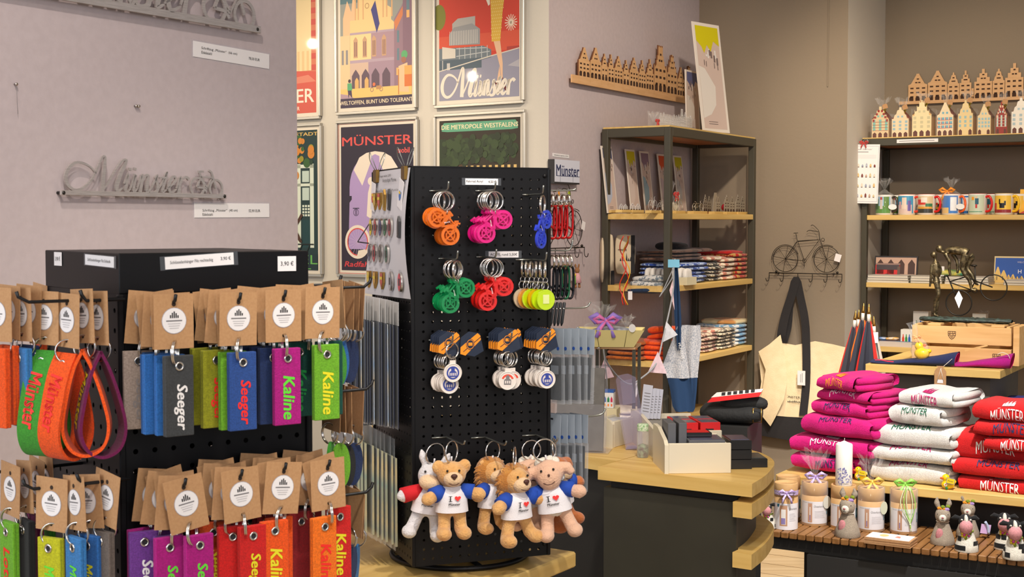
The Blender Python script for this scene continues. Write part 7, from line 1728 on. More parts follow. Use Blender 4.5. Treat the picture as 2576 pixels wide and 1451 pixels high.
# ================================================================ towel piles
def towel(label,px0,px1,pyt,pyb,y,yaw,m,ink,d=.22,seed=1,tw=.55,th=.021,side=0.0,ty=.62,crest_=True,bend=.004,tx=0.0):
 q0, q1 = TWF.hit(px0,pyb,y), TWF.hit(px1,pyb,y); zb2 = TWF.hit((px0+px1)/2,pyb,y).z; zt2 = TWF.hit((px0+px1)/2,pyt,y).z
 w = q1.x-q0.x; h = zt2-zb2
 t = thing('folded_towel',label,'towel',TWF.w((q0.x+q1.x)/2,y,zb2),TWF.a+R(yaw))
 b = MB(); rg = random.Random(seed); ph = rg.uniform(0,6)
 nu, nv = 20, 28
 def prof(v):
  a = 2*math.pi*v; return(d/2-d/2*sup(math.cos(a),.42 if math.cos(a)<0 else.55),h/2+h/2*sup(math.sin(a),.62))
 def srf(v,u):
  yy, zz = prof(v); ed = 1-abs(2*u-1)**8*.20
  x =(u-.5)*w; cz_ = h/2+(zz-h/2)*ed
  if u>.9:cz_ += .004*math.sin(v*25+ph)*(u-.9)*10
  return(x+.003*math.sin(zz*90+ph),yy+.004*math.sin(u*7+ph)+.002*math.sin(u*19),cz_+.0025*math.sin(u*9+ph)*(zz/h))
 b.grid(srf,nv,nu,m,True,None,True)
 # rolled layers showing at the right end
 for k in range(2):
  zz = h*(.30+.40*k); b.tube([(w/2-.004,.02,zz),(w/2+.006,d*.4,zz),(w/2+.003,d*.8,zz)],[h*.20,h*.235,h*.2],m,10)
  zz = h*(.30+.40*k); b.tube([(-w/2+.004,.03,zz),(-w/2-.003,d*.4,zz),(-w/2,d*.8,zz)],[h*.18,h*.215,h*.2],m,10)
 b.ball((-w/2+.003,d/2,h/2),(.006,d*.42,h*.40),m,10,8); b.ball((w/2-.003,d/2,h/2),(.006,d*.42,h*.40),m,10,8)
 o = b.obj('cloth',t)
 # embroidery follows the front
 tv, tf, x0, x1, y0, y1 = text_mesh('MÜNSTER',0,.006); tv, tf = finer(tv,tf,.16)
 b = MB(); pts =[]; W_ = w*tw
 def on_front(px_,s_):
  a =(.5-s_)*math.pi*.98; u = px_/w+.5
  yy = d/2-d/2*sup(math.cos(a),.55); zz = h/2-h/2*sup(math.sin(a),.62)
  ed = 1-abs(2*u-1)**8*.20; zz = h/2+(zz-h/2)*ed; zz += .0025*math.sin(u*9+ph)*(zz/h)
  n = Vector((0,-math.cos(a),-math.sin(a)*1.0)).normalized()
  return Vector((px_,yy+.004*math.sin(u*7+ph)+.002*math.sin(u*19),zz))+n*.0026
 hs = th/(h*1.35)
 for p in tv:
  X = tx+(p.x-(x0+x1)/2)/(x1-x0)*W_; s_ = ty+((p.y-y0)/(y1-y0)-.5)*hs+bend/h*(1-(2*(X-tx)/W_)**2); pts.append(on_front(X,min(.98,s_)))
 im = plain(ink,.7,'thread'); b.add(pts,tf,im)
 if crest_:
  for k in range(7):
   X = tx+(k-3)*W_*.055; s0 = ty+hs*.65+bend/h; s1 = s0+hs*(.55+.3*(k%2)); b.add([on_front(X-W_*.024,min(.97,s0)),on_front(X+W_*.024,min(.97,s0)),on_front(X+W_*.024,min(.98,s1*.6+s0*.4)),on_front(X,min(.99,s1)),on_front(X-W_*.024,min(.98,s1*.6+s0*.4))],[(0,1,2,3,4)],im)
 b.obj('embroidery',t); return t
NV =(40,44,90)
PINKS =[(1984,2150,1146,1190,.05,-8,NV,.5,.30),(1978,2188,1102,1150,.045,-10,(236,226,232),.6,.0),(2006,2196,1047,1104,.04,-12,NV,.66,.0),(2030,2186,1010,1052,.06,-16,NV,.60,-.02),(2046,2196,980,1016,.07,-18,(226,206,220),.62,-.02),(2044,2156,944,986,.05,-22,(230,140,40),.50,-.01)]
for i,(a,c,t0,t1,y,yw,ink,ty,tx)in enumerate(PINKS):
 towel('pink terry towel with %s embroidery, %s of the pink pile'%({NV:'navy',(236,226,232):'white',(226,206,220):'pale',(230,140,40):'orange'}[ink],ORD[5-i]),a,c,t0,t1,y,yw,TPK,ink,.23,i+1,.46,.017,ty=ty,tx=tx*.1)
WHT =[(2188,2376,1165,1222,.05,-4,(176,30,100),.78),(2186,2392,1126,1168,.04,-3,(176,30,100),.8),(2191,2390,1072,1130,.045,-3,(16,96,70),.76),(2231,2368,1021,1075,.05,-10,(16,96,70),.62),(2254,2398,984,1026,.06,-12,(180,30,100),.45)]
for i,(a,c,t0,t1,y,yw,ink,ty)in enumerate(WHT):
 towel('white terry towel with %s embroidery, %s of the white pile'%('green' if ink[1]>80 else 'magenta',ORD[4-i]),a,c,t0,t1,y,yw,TW,ink,.23,i+11,.50,.021,ty=ty)
REDS =[(2408,2625,1205,1247,.05,-2,(230,226,226),.5),(2394,2630,1163,1208,.045,-1,NV,.7),(2400,2610,1086,1168,.08,-1,(226,220,216),.5),(2474,2640,1105,1142,.03,-4,(236,232,230),.5),(2448,2640,1063,1106,.04,-4,NV,.55),(2444,2625,1016,1066,.05,-5,(236,230,228),.45)]
for i,(a,c,t0,t1,y,yw,ink,ty)in enumerate(REDS):
 towel('red terry towel with %s embroidery, %s of the red pile'%('navy' if ink==NV else 'white',ORD[5-i]),a,c,t0,t1,y,yw,TR,ink,.23,i+31,.46,.022,ty=ty,tx=.0)
def sign_duck(label,px0,px1,pyb,y):
 q0, q1 = TWF.hit(px0,pyb,y), TWF.hit(px1,pyb,y); s =(q1.x-q0.x)/.056
 t = thing('rubber_duck',label,'rubber duck',TWF.w((q0.x+q1.x)/2,y+.02,TWZ),TWF.a+R(10))
 b = MB(); duck_body(b,s,rotm(0,0,25)@Matrix.Scale(.95,4)); o = b.obj('body',t); remesh(o,.0018)
 b = MB(); b.ball((-.022*s,-.012*s,.043*s),(.008*s,.007*s,.0045*s),OD,10,6); b.obj('beak',t)
 b = MB(); b.ball((-.010*s,-.014*s,.051*s),.0022*s,BLK,8,6); b.obj('eye',t)
 M_ = Matrix.Translation((.010*s,-.026*s,.036*s))@rotm(0,10,6)
 b = MB(); b.box(-.0155*s,.0155*s,0,.002,-.011*s,.011*s,mat('grey_sign_rim',(150,146,140),.5),M_); b.rect(-.0135*s,.0135*s,-.009*s,.009*s,-.0004,plain((240,204,20),.5,'print'),M_); b.text('Münster',0,0,.006*s,-.0008,INK,w=.02*s,M=M_); b.obj('sign',t)
 b = MB()
 for k in range(6):b.ball((-.008*s+.0045*s*math.cos(k*1.05),-.0215*s,.020*s+.0045*s*math.sin(k*1.05)),.0026*s,plain((240,236,226),.5,'petal'),8,6)
 b.ball((-.008*s,-.0225*s,.020*s),.0024*s,OD,8,6)
 b.obj('daisy',t)
 b = MB();
 for a in(-30,0,30):b.tube([(-.004*s,-.020*s,.002),(-.004*s+.010*s*math.sin(R(a)),-.023*s,.012*s)],[.003*s,.001*s],plain((20,130,70),.5,'leaf'),6)
 b.obj('leaves',t)
sign_duck('yellow rubber duck with a town sign between the white and red piles',2362,2400,1233,-.012+.02)
sign_duck('yellow rubber duck with a town sign behind the white candle',2143,2176,1212,.02)
# ================================================================ things on the slatted bench
TUBE = mat('kraft_tube',(204,164,112),.7,noise=((196,154,102),40)); TUBD = mat('tube_groove',(150,110,70),.8)
WL = plain((226,224,228),.6,'paper'); LPUR = mat('lilac_gingham',(150,112,190),.7,noise=((226,214,236),220)); TEAL = plain((36,112,140),.6,'print')
def candle_tube(label,px0,px1,pyb,pyt,white_bottom=False,yawl=0,z=BNZ,short=None):
 pc =(px0+px1)/2; yB = None
 P = atz(pc,pyb-6,BNZ)
 r =(px1-px0)/2/FPX*P.y*.985; P = Vector((P.x,P.y+r*.4,BNZ))
 h =(CAM+ray(pc,pyt+8)*((P.y)/ray(pc,pyt+8).y)).z-BNZ
 t = thing('candle_tube',label,'candle tube',P,yawl)
 b = MB(); b.lathe([(r*.985,0),(r,.001),(r,h*.70),(r*.99,h*.702),(r,h*.704),(r,h-.002),(r*.97,h),(r*.88,h),(r*.87,h-.003),(.001,h-.003)],TUBE,32,cap=False); b.lathe([(.001,.0002),(r*.98,.0002)],TUBE,32,cap=False); b.obj('tube',t)
 b = MB(); z0, z1 =(.001 if white_bottom else h*.06), h*.575
 wrap_rect(b,r,-88,88,z0,z1,WL,1,18)
 wrap_rect(b,r,-42,-4 if white_bottom else-42+20,h*.09,z1*.92,plain((190,146,116),.6,'print'),2); wrap_rect(b,r,-34,-12 if white_bottom else-30,h*.12,z1*.78,plain((232,228,224),.6,'print'),3)
 wrap_rect(b,r,-34,-14 if white_bottom else-30,h*.13,h*.26,plain((140,126,180),.6,'print'),4)
 for k in range(6):wrap_rect(b,r,6 if white_bottom else-10,40-3*(k%3),h*(.20+.03*k),h*(.205+.03*k),plain((176,172,178),.6,'print'),3)
 tm = text_mesh('Osterkerze',.2,0); fv, ff = finer(tm[0],tm[1],.3); vs =[]
 for p in fv:a = R((4 if white_bottom else-14)+(p.x-tm[2])/(tm[3]-tm[2])*46); vs.append(((r+.001)*math.sin(a),-(r+.001)*math.cos(a),h*.44+(p.y-tm[4])/(tm[5]-tm[4])*h*.05))
 b.add(vs,ff,INKG)
 tm = text_mesh('Münster Kerzen',.1,0); vs =[]
 for p in tm[0]:a = R((-52 if white_bottom else-70)+(p.x-tm[2])/(tm[3]-tm[2])*50); vs.append(((r+.001)*math.sin(a),-(r+.001)*math.cos(a),h*.535+(p.y-tm[4])/(tm[5]-tm[4])*h*.022))
 b.add(vs,tm[1],INKG)
 if not white_bottom:wrap_rect(b,r,52,88,h*.26,h*.48,TEAL,5); wrap_rect(b,r,58,78,h*.32,h*.42,plain((150,190,206),.6,'print'),6)
 else:wrap_rect(b,r,-56,-45,h*.5,h*.56,TEAL,5)
 b.obj('paper_label',t)
 return t, r, h
def cello_top(t,r,h,seed,bm,bm2=None,hh=.075):
 b = MB(); b.lathe([(r+.0025,.002),(r+.003,h),(r*.6,h+.007),(.009,h+.012)],CELLO,18,cap=False); crumple(b,(0,0,h+.011),.019,.019,hh,seed,None,20,6,1.7); b.obj('cellophane',t)
 b = MB(); bow(b,(0,-.010,h+.016),.030,bm);
 if bm2:bow(b,(0,-.006,h+.013),.026,bm2)
 b.obj('bow',t)
t, r, h = candle_tube('plain kraft candle tube at the back of the bench, left end',1955,2015,1312,1188)
t, r, h = candle_tube('kraft candle tube with a lilac gingham ribbon, foremost at the left',1949,2009,1336,1204,True)
b = MB(); zr = h*.80; b.lathe([(r+.0012,zr-.007),(r+.0016,zr+.007)],LPUR,28,cap=False); bow(b,(-.006,-r-.003,zr),.024,LPUR); b.obj('ribbon',t)
t, r, h = candle_tube('kraft candle tube in cellophane with gingham and yellow bow',2019,2083,1326,1202); cello_top(t,r,h,41,LPUR,mat('yellow_ribbon',(236,196,90),.6))
b = MB(); b.disc(.012,h*.55,.016,-r-.003,plain((214,216,206),.5,'print'),18,.020,M=rotm(0,0,32)); b.obj('oval_label',t)
t, r, h = candle_tube('kraft candle tube carrying the white candle',2092,2157,1334,1210)
tp = Vector(t.location); CWX = mat('ivory_wax',(238,234,226),.45)
P =(tp.x,tp.y,BNZ+h-.0025); c = thing('candle','white pillar candle with a blue patterned egg standing on a kraft tube','candle',P,0)
rc2 = 21/FPX*P[1]; hc2 =(CAM+ray(2122,1118)*(P[1]/ray(2122,1118).y)).z-P[2]
b = MB(); b.lathe([(rc2*.97,0),(rc2,.002),(rc2,hc2),(rc2*.93,hc2+.003),(rc2*.4,hc2+.008),(.002,hc2+.012)],CWX,26)
BLU = plain((112,110,170),.5,'print'); BL2 = plain((168,168,206),.5,'print'); rg = random.Random(3)
for k in range(90):
 a, z = rg.uniform(-60,42), rg.uniform(.02,.52)
 if((a+25)/38)**2+((z-.24)/.26)**2<1 or((a-22)/24)**2+((z-.14)/.13)**2<1:wrap_rect(b,rc2,a-3,a+4,hc2*z,hc2*(z+.03),BLU if rg.random()<.6 else BL2,1+k%3,2)
tm = text_mesh('Frohe Ostern',.2,0); vs =[]
for p in tm[0]:a = R(-52+(p.x-tm[2])/(tm[3]-tm[2])*70); vs.append(((rc2+.0008)*math.sin(a),-(rc2+.0008)*math.cos(a),.006+(p.y-tm[4])/(tm[5]-tm[4])*.006))
b.add(vs,tm[1],INKG)
b.obj('wax',c); b = MB(); b.tube([(0,0,hc2+.010),(.001,0,hc2+.020)],.0009,mat('wick',(220,210,196),.8),5); b.obj('wick',c)
t, r, h = candle_tube('kraft candle tube in cellophane with yellow and pink bow',2161,2226,1341,1216); cello_top(t,r,h,43,MATS['yellow_ribbon'],mat('pink_gingham',(226,150,170),.6,noise=((240,220,226),200)))
b = MB(); b.disc(.012,h*.55,.015,-r-.003,plain((206,212,190),.5,'print'),18,.020,M=rotm(0,0,32)); b.obj('oval_label',t)
t, r, h = candle_tube('kraft candle tube in cellophane with long green ribbons',2243,2309,1346,1220); GR = mat('green_ribbon',(150,214,90),.5); cello_top(t,r,h,44,GR,None,.05)
b = MB()
for k,(x0_,x1_,zz)in enumerate(((-.022,.004,.03),(-.012,.006,.02),(.014,.006,.03),(.022,.010,.05),(-.004,.008,.01))):b.tube(smooth([(x0_*.4,-r-.002,h+.01),(x0_,-r-.006,h*.7),(x1_,-r-.006,h*.3),(x1_+.002,-r-.008,zz)],5),.0014,GR if k%2 else mat('pale_ribbon',(220,232,190),.5),5)
b.obj('ribbons',t)
# felt bunnies and cows
FG = felt((166,152,134)); FPINK = felt((206,136,140)); FW = felt((230,224,210)); FBK = felt((24,24,26)); FUDD = felt((222,152,156)); FGRN = felt((128,148,34)); FORG = felt((240,150,30)); FPUR = felt((168,136,196)); FYEL = felt((226,190,40)); FMAG = felt((206,70,150))
def at_bench(px,py):return atz(px,py,BNZ)
def egg_cosy(kind,label,px,pyb,pyt,yaw,seed=1,ears=1.0):
 P = at_bench(px,pyb); H =(CAM+ray(px,pyt)*(P.y/ray(px,pyt).y)).z-BNZ; P.y += .02; s = H/(.100 if kind=='bunny' else.088)
 t = thing('felt_%s'%kind,label,'felt figure',(P.x,P.y,BNZ),yaw); t.scale =(s,s,s)
 b = MB(); main = FG if kind=='bunny' else FW
 b.lathe([(.026,0),(.027,.002),(.025,.014),(.018,.034),(.013,.047),(.012,.052)],main,22,cap=False)
 if kind=='cow':
  rg = random.Random(seed)
  for k in range(9):
   a = rg.uniform(-100,100); z = rg.choice((.010,.020,.030)); rr = .0275-z*.24; wrap_rect(b,rr+.0009,a-15,a+15,z-.005,z+.006,FBK,2)
 b.obj('cone',t)
 if kind=='bunny':
  b = MB(); vs =[];
  b.ball((-.006,-.0185,.022),(.0085,.0045,.0155),FPINK,14,10); b.obj('tummy',t)
  b = MB(); b.ball((0,-.004,.064),(.0165,.0165,.0185),FG,16,12);
  for s_ in(-1,1):b.tube(smooth([(s_*.008,.003,.078),(s_*.013,.005,.090),(s_*.012,.003,.102)],4),interp([.004,.0065,.0015],9),FG,8)
  o = b.obj('head',t)
  b = MB(); b.ball((0,-.0195,.060),(.0085,.0055,.0085),FW,12,8); b.obj('muzzle',t); b = MB(); b.ball((0,-.0255,.0625),(.0026,.002,.0024),FPINK,8,6); b.tube([(-.003,-.0245,.056),(0,-.026,.0575),(.003,-.0245,.056)],.0005,BLK,4); b.obj('nose',t)
  for s_ in(-1,1):b = MB(); b.ball((s_*.0105,-.0145,.068),.0016,BLK,8,6); b.obj('eye',t)
  b = MB();
  for k,(a,m_)in enumerate(((-50,FORG),(-20,FORG),(10,FORG),(35,FPUR),(60,FPUR),(0,FGRN),(80,FGRN))):b.ball((.011*math.sin(R(a)),-.009*math.cos(R(a))-.002,.080+(.004 if m_ is FGRN else 0)-.002*(m_ is FPUR)),(.0038,)*3 if m_ is FORG else(.005,.004,.0042),m_,8,6)
  b.obj('flower_wreath',t)
  b = MB(); b.torus((0,0,.0505),.0135,.0011,MATS['cotton_string'],'z',18,5); b.obj('neck_string',t)
 else:
  HM = Matrix.Translation((-.004,-.006,.062))@rotm(20,0,0)
  b = MB(); b.ball((0,.004,.006),(.0155,.016,.0155),FBK,14,10,HM); b.ball((0,-.001,.012),(.0055,.0145,.011),FW,12,8,HM);
  for s_ in(-1,1):b.tube([HM@Vector(p)for p in((s_*.012,.006,.012),(s_*.022,.008,.013),(s_*.030,.008,.009))],[.004,.006,.002],FBK,8)
  b.obj('head',t); b = MB(); b.ball((0,-.011,-.001),(.0150,.0140,.0170),FUDD,14,10,HM); b.obj('muzzle',t)
  for s_ in(-1,1):b = MB(); b.ball(HM@Vector((s_*.0095,-.0065,.0145)),(.0026,.0018,.0026),FW,8,6); b.ball(HM@Vector((s_*.0098,-.0082,.0145)),.0013,BLK,6,4); b.obj('eye',t)
  b = MB(); b.torus((0,0,.046),.0135,.0022,FGRN,'z',18,6);
  for k in range(5):b.ball((-.008+.005*math.cos(k*1.257),-.0165,.040+.005*math.sin(k*1.257)),.0032,FYEL,8,6)
  b.ball((-.008,-.019,.040),.003,FMAG,8,6); b.ball((.002,-.018,.038),.003,FMAG,8,6); b.ball((.006,-.015,.045),(.003,.003,.006),FGRN,8,6); b.ball((-.004,-.017,.031),(.0035,.003,.0065),FGRN,8,6); b.obj('garland',t)
 return t
egg_cosy('bunny','grey felt bunny in front of the white candle tube',2136,1352,1233,R(-30))
egg_cosy('bunny','grey felt bunny standing alone right of the card stack',2376,1371,1258,R(-18))
egg_cosy('bunny','grey felt bunny half hidden behind a cow',2440,1352,1245,R(-22))
egg_cosy('cow','felt cow with a pink paper tag in front of the bunny',2437,1389,1292,R(-10),4)
egg_cosy('cow','rear felt cow at the right end of the bench',2536,1384,1288,R(-16),7)
egg_cosy('cow','foremost felt cow at the right frame edge',2560,1408,1306,R(-8),2)
egg_cosy('cow','felt cow peeking out behind the rounded counter',1936,1330,1262,R(-20),9)
p = at_bench(2474,1352); t = thing('price_tag','lilac paper tag tied to the felt cow beside the bunny','label',(p.x,p.y-.01,BNZ+.02),rot=(0,R(8),0)); b = MB(); b.box(-.013,.016,0,.0005,-.006,.022,plain((214,180,226),.7,'paper')); b.obj('paper',t); b = MB(); b.tube(smooth([(-.004,-.002,.030),(.006,-.002,.016),(.012,-.002,-.004)],4),.0042,plain((180,196,226),.6,'print'),6); b.obj('clip',t)
# stack of greeting cards
cA, cB, cC = atz(2173,1366,BNZ), atz(2290,1380,BNZ), atz(2315,1362,BNZ)
v1 =(cB-cA).xy; a_ = math.atan2(v1.y,v1.x); W1 = v1.length; D1 = .075
for i in range(8):
 b = MB(); b.box(0,W1,0,D1,0,.0022,KRAFT)
 top = i==7
 if top:b.box(.004,W1-.006,.003,D1-.003,.0023,.0034,WHITE); b.add([(W1*(.35+.1*math.cos(k*.7)),D1*(.55+.22*math.sin(k*.7)),.0037)for k in range(9)],[tuple(range(9))],plain((226,190,130),.6,'print')); b.add([(W1*.6,D1*.4,.0037),(W1*.72,D1*.35,.0037),(W1*.7,D1*.62,.0037),(W1*.62,D1*.66,.0037)],[(0,1,2,3)],plain((216,130,110),.6,'print'))
 o = b.obj('greeting_card',None,(cA.x+rnd.uniform(-.001,.001),cA.y,BNZ+i*.0024),(0,0,a_+R(rnd.uniform(-.6,.6)))); tag(o,'white printed greeting card topmost of the stack on the bench' if top else 'brown card in the stack under the white printed one','card',None if top else 'brown cards under the printed one')
 # tote bag on the hook rack
hk = GRW.hit(2003,690,-.035); t = thing('tote_bag','cream canvas tote bag with black straps on the bicycle hook rack','bag',GRW.w(0,0,0),GRW.a)
def G(px,py,off):q = GRW.hit(px,py,off); return(q.x,off,q.z)
CVB = mat('cream_canvas',(236,216,178),.9,bump=(380,.35),noise=((230,208,168),30))
def sheetp(b,rows,m,th=.003):
 n = len(rows[0]); vs =[G(*p)for r in rows for p in r]; N = len(vs)
 fs =[(j*n+i,(j+1)*n+i,(j+1)*n+i+1,j*n+i+1)for j in range(len(rows)-1)for i in range(n-1)]
 b.add(vs,fs,m,True); b.add([(v[0],v[1]+th,v[2])for v in vs],[f_[::-1]for f_ in fs],m,True)
b = MB()
sheetp(b,[[(1967,862,-.05),(2000,868,-.035),(2050,858,-.030),(2095,866,-.035),(2128,874,-.05)],[(1962,930,-.07),(2000,935,-.05),(2050,930,-.045),(2095,935,-.05),(2120,930,-.055)],[(1954,1000,-.08),(2000,1005,-.06),(2050,1000,-.055),(2085,1000,-.055),(2100,990,-.055)],[(1945,1045,-.08),(1980,1048,-.065),(2020,1050,-.06),(2060,1050,-.055),(2090,1040,-.05)]],CVB)
sheetp(b,[[(1908,884,-.09),(1935,866,-.085),(1963,842,-.075)],[(1926,930,-.10),(1950,925,-.10),(1975,900,-.09)],[(1918,985,-.10),(1945,985,-.11),(1980,960,-.10)],[(1904,1030,-.10),(1932,1040,-.115),(1972,1005,-.105)],[(1930,1062,-.10),(1938,1072,-.105),(1950,1050,-.10)]],CVB)
sheetp(b,[[(1908,890,-.07),(1960,868,-.055)],[(1915,960,-.075),(1960,960,-.065)],[(1904,1030,-.07),(1950,1044,-.065)]],CVB)
b.obj('body',t)
b = MB(); sheetp(b,[[(1898,1036,-.065),(1940,1042,-.075),(1990,1048,-.062),(2040,1050,-.055),(2088,1040,-.050)],[(1896,1070,-.062),(1940,1078,-.07),(1990,1086,-.06),(2035,1084,-.055),(2070,1070,-.05)],[(1897,1092,-.055),(1940,1100,-.06),(1990,1108,-.055),(2010,1105,-.05),(2050,1096,-.045)]],CANB); b.obj('base',t)
b = MB()
for path, w_ in(([(2003,696,-.045),(1992,740,-.05),(1976,790,-.055),(1966,840,-.06),(1970,862,-.052)],22),([(2003,696,-.04),(2013,745,-.045),(2024,800,-.05),(2028,860,-.048),(2028,960,-.060),(2020,1045,-.070)],20),([(2001,698,-.04),(1990,760,-.042),(1985,820,-.04),(1974,862,-.045)],13)):
 rows =[[(p[0]-w_*(.30 if i==0 else.5),p[1],p[2]),(p[0]+w_*(.30 if i==0 else.5),p[1],p[2])]for i,p in enumerate(smooth(path,4))]; sheetp(b,rows,CANB,.002)
b.obj('strap',t)
b = MB(); q = Vector(G(2016,950,-.075)); b.box(q.x-.017,q.x+.017,q.y-.001,q.y,q.z-.032,q.z+.030,WHITE); b.rect(q.x-.004,q.x-.002,q.z-.02,q.z+.015,q.y-.0014,INKG); b.rect(q.x+.003,q.x+.005,q.z-.02,q.z+.02,q.y-.0014,INKG); b.obj('price_tag',t)
b = MB(); q = Vector(G(1995,998,-.068)); b.text('MÜNSTER',q.x-.006,q.z,.011,q.y,INK,w=.075,bold=.01); q = Vector(G(1998,1012,-.069))
for k in range(9):b.poly([(q.x-.03+k*.007,q.z),(q.x-.03+k*.007+.0065,q.z),(q.x-.03+k*.007+.003,q.z+.006+.005*(k==4)+.003*(k%2))],q.y,INK)
b.obj('motif',t)
# ================================================================ goods on the counters
WBOX = mat('white_lacquer',(220,211,190),.4)
def tray(label,pl,pr,pyb,pback,hpx,hend,z=CZ):
 """box with low front and a tall chamfered end board at its left; pl, pr = front bottom corners, pback = rear left bottom corner"""
 A, B_, C_ = atz(pl,pyb[0],z), atz(pr,pyb[1],z), atz(*pback,z)
 v =(B_-A).xy; a = math.atan2(v.y,v.x); W_ = v.length; D_ = abs((C_-A).dot(Vector((-math.sin(a),math.cos(a),0))))
 t = thing('white_tray',label,'tray',A,a)
 hf =(CAM+ray(pl,hpx)*(A.y/ray(pl,hpx).y)).z-z; he =(CAM+ray(pback[0],hend)*(C_.y/ray(pback[0],hend).y)).z-z
 th = .009
 b = MB(); b.box(th,W_,0,th,0,hf,WBOX,bev=.0012); b.obj('front_board',t)
 b = MB(); b.box(th,W_,D_-th,D_,0,hf,WBOX,bev=.0012); b.obj('rear_board',t)
 b = MB(); b.box(W_-th,W_,th,D_-th,0,hf*.92,WBOX,bev=.0012); b.box(th,W_-th,th,D_-th,0,.006,WBOX); b.obj('right_board',t)
 pr_ =[(0,0),(D_,0),(D_,he*.97),(D_*.97,he),(D_*.62,he),(D_*.1,he*.80),(0,he*.70)]
 M_ = Matrix.Translation((0,0,0))@Matrix.Rotation(R(90),4,'Z')
 b = MB(); b.plate(pr_,-th,0,WBOX,M_); b.obj('end_board',t)
 return t, a, W_, D_, hf, he
def inside(t,x,y,z):return t.location+Matrix.Rotation(t.rotation_euler.z,3,'Z')@Vector((x,y,z))
def boxthing(name,label,cat,pos,a,w,d,h,m,top=None,mark=None,group=None,lid=None):
 t = thing(name,label,cat,pos,a,group); b = MB(); b.box(-w/2,w/2,0,d,0,h,m,bev=.001); b.obj('carton',t)
 if top:b = MB(); b.box(-w*.42,w*.42,d*.1,d*.9,h+.0001,h+.001,top); b.obj('label',t)
 if lid:b = MB(); b.box(-w/2-.001,w/2+.001,-.001,d+.001,h*.55,h+.004,lid); b.obj('sleeve',t)
 if mark:b = MB(); b.rect(-w*.16,w*.16,h*.38,h*.50,-.0006,mark); b.disc(-w*.2,h*.44,h*.09,-.0007,mark,10); b.obj('mark',t)
 return t
DGB = mat('grey_gift_box',(92,94,100),.5); REDB = mat('red_gift_box',(210,22,26),.45); FILM = mat('film_window',(96,96,120),.12,.2); BKB = mat('black_gloss_box',(24,24,26),.25)
t, a, W_, D_, hf, he = tray('white tray nearest the counter front with grey boxes',1672,1839,(1192,1190),(1619,1162),1116,1064)
for i in range(2):boxthing('gift_box','dark grey box standing upright in the nearest white tray, %s'%('by the tall end board' if i==0 else 'second from the end board'),'box',inside(t,.022+.026*i,.03+.004*i,.0065),a,.019,.08,he*1.12,DGB,None)
for i in range(4):boxthing('flat_box','clear lidded grey box lying in the nearest white tray, %s'%ORD[3-i],'box',inside(t,.098+.001*i,.014,.0065+i*.017),a,.085,.09,.0165,DGB,FILM)
boxthing('flat_box','flat black case with red lid edge lying across the nearest tray','box',inside(t,.086,.055,.0065+4*.017+.0015),a,.07,.045,.010,BKB,REDB)
t2, a2, W2, D2, hf2, he2 = tray('white tray behind the nearest one, holding red boxes',1752,1890,(1158,1146),(1668,1105),1084,1024)
t2.location = inside(t,.012,D_+.012,0); t2.rotation_euler =(0,0,a+R(3))
for i,(dx,dy,nm)in enumerate(((.080,.012,'front left'),(.135,.012,'front right'),(.080,.075,'rear left'),(.135,.075,'rear right'))):boxthing('gift_box','red box with film window, %s of the four in the second tray'%nm,'box',inside(t2,dx,dy,hf2-.012),a+R(3),.050,.058,.030,REDB,FILM,INK);
b = MB(); b.box(.02,W2-.012,.010,D2-.010,.0065,hf2-.0125,mat('stock_cards',(150,146,140),.7)); o = b.obj('boxed_stock',t2)
for i,(dx,nm)in enumerate(((.055,'white mug'),(.105,'pale soap'))):
 q = boxthing('clear_box','clear box with a %s inside at the back of the second tray'%nm,'box',inside(t2,dx,D2+.03,0),a,.05,.05,.075 if i==0 else.06,CLR); b = MB(); b.ball((0,.025,.052 if i==0 else.04),(.016,.014,.012),MUGW,12,8); b.obj('content',q)
 # black boxes at the right
P = atz(1864,1180,CZ);
for i in range(3):boxthing('black_box','glossy black flat box, %s of three beside the nearest tray'%('lowest','middle','topmost')[i],'box',(P.x-.0,P.y+.002*i,CZ+i*.0225),a,.052,.09,.022,BKB,FILM if i==2 else None)
P = atz(1911,1176,CZ); boxthing('black_box','single flat black box alone at the rounded counter end','box',(P.x-.002,P.y,CZ),a,.042,.09,.021,BKB,mat('painted_sheen',(58,66,66),.2))  # the lighter plate on top is painted gloss sheen, not a label
# jar
P = atz(1617,1150,CZ); t = thing('glass_jar','small glass jar with green gingham lid left of the nearest tray','jar',P)
r = 15/FPX*P.y; b = MB(); b.lathe([(r*.9,0),(r,.004),(r,.060),(r*.85,.068)],CLR,20,cap=False); b.lathe([(r*.85,.001),(r*.92,.012),(r*.9,.03),(.001,.034)],mat('jar_sweets',(150,170,140),.6,noise=((90,60,60),90)),16,cap=False); b.obj('jar',t)
b = MB(); b.lathe([(r*.98,.066),(r*.98,.080),(r*.9,.083),(.001,.083)],mat('green_gingham',(120,170,110),.7,noise=((220,226,206),260)),20,cap=False); b.obj('lid',t)
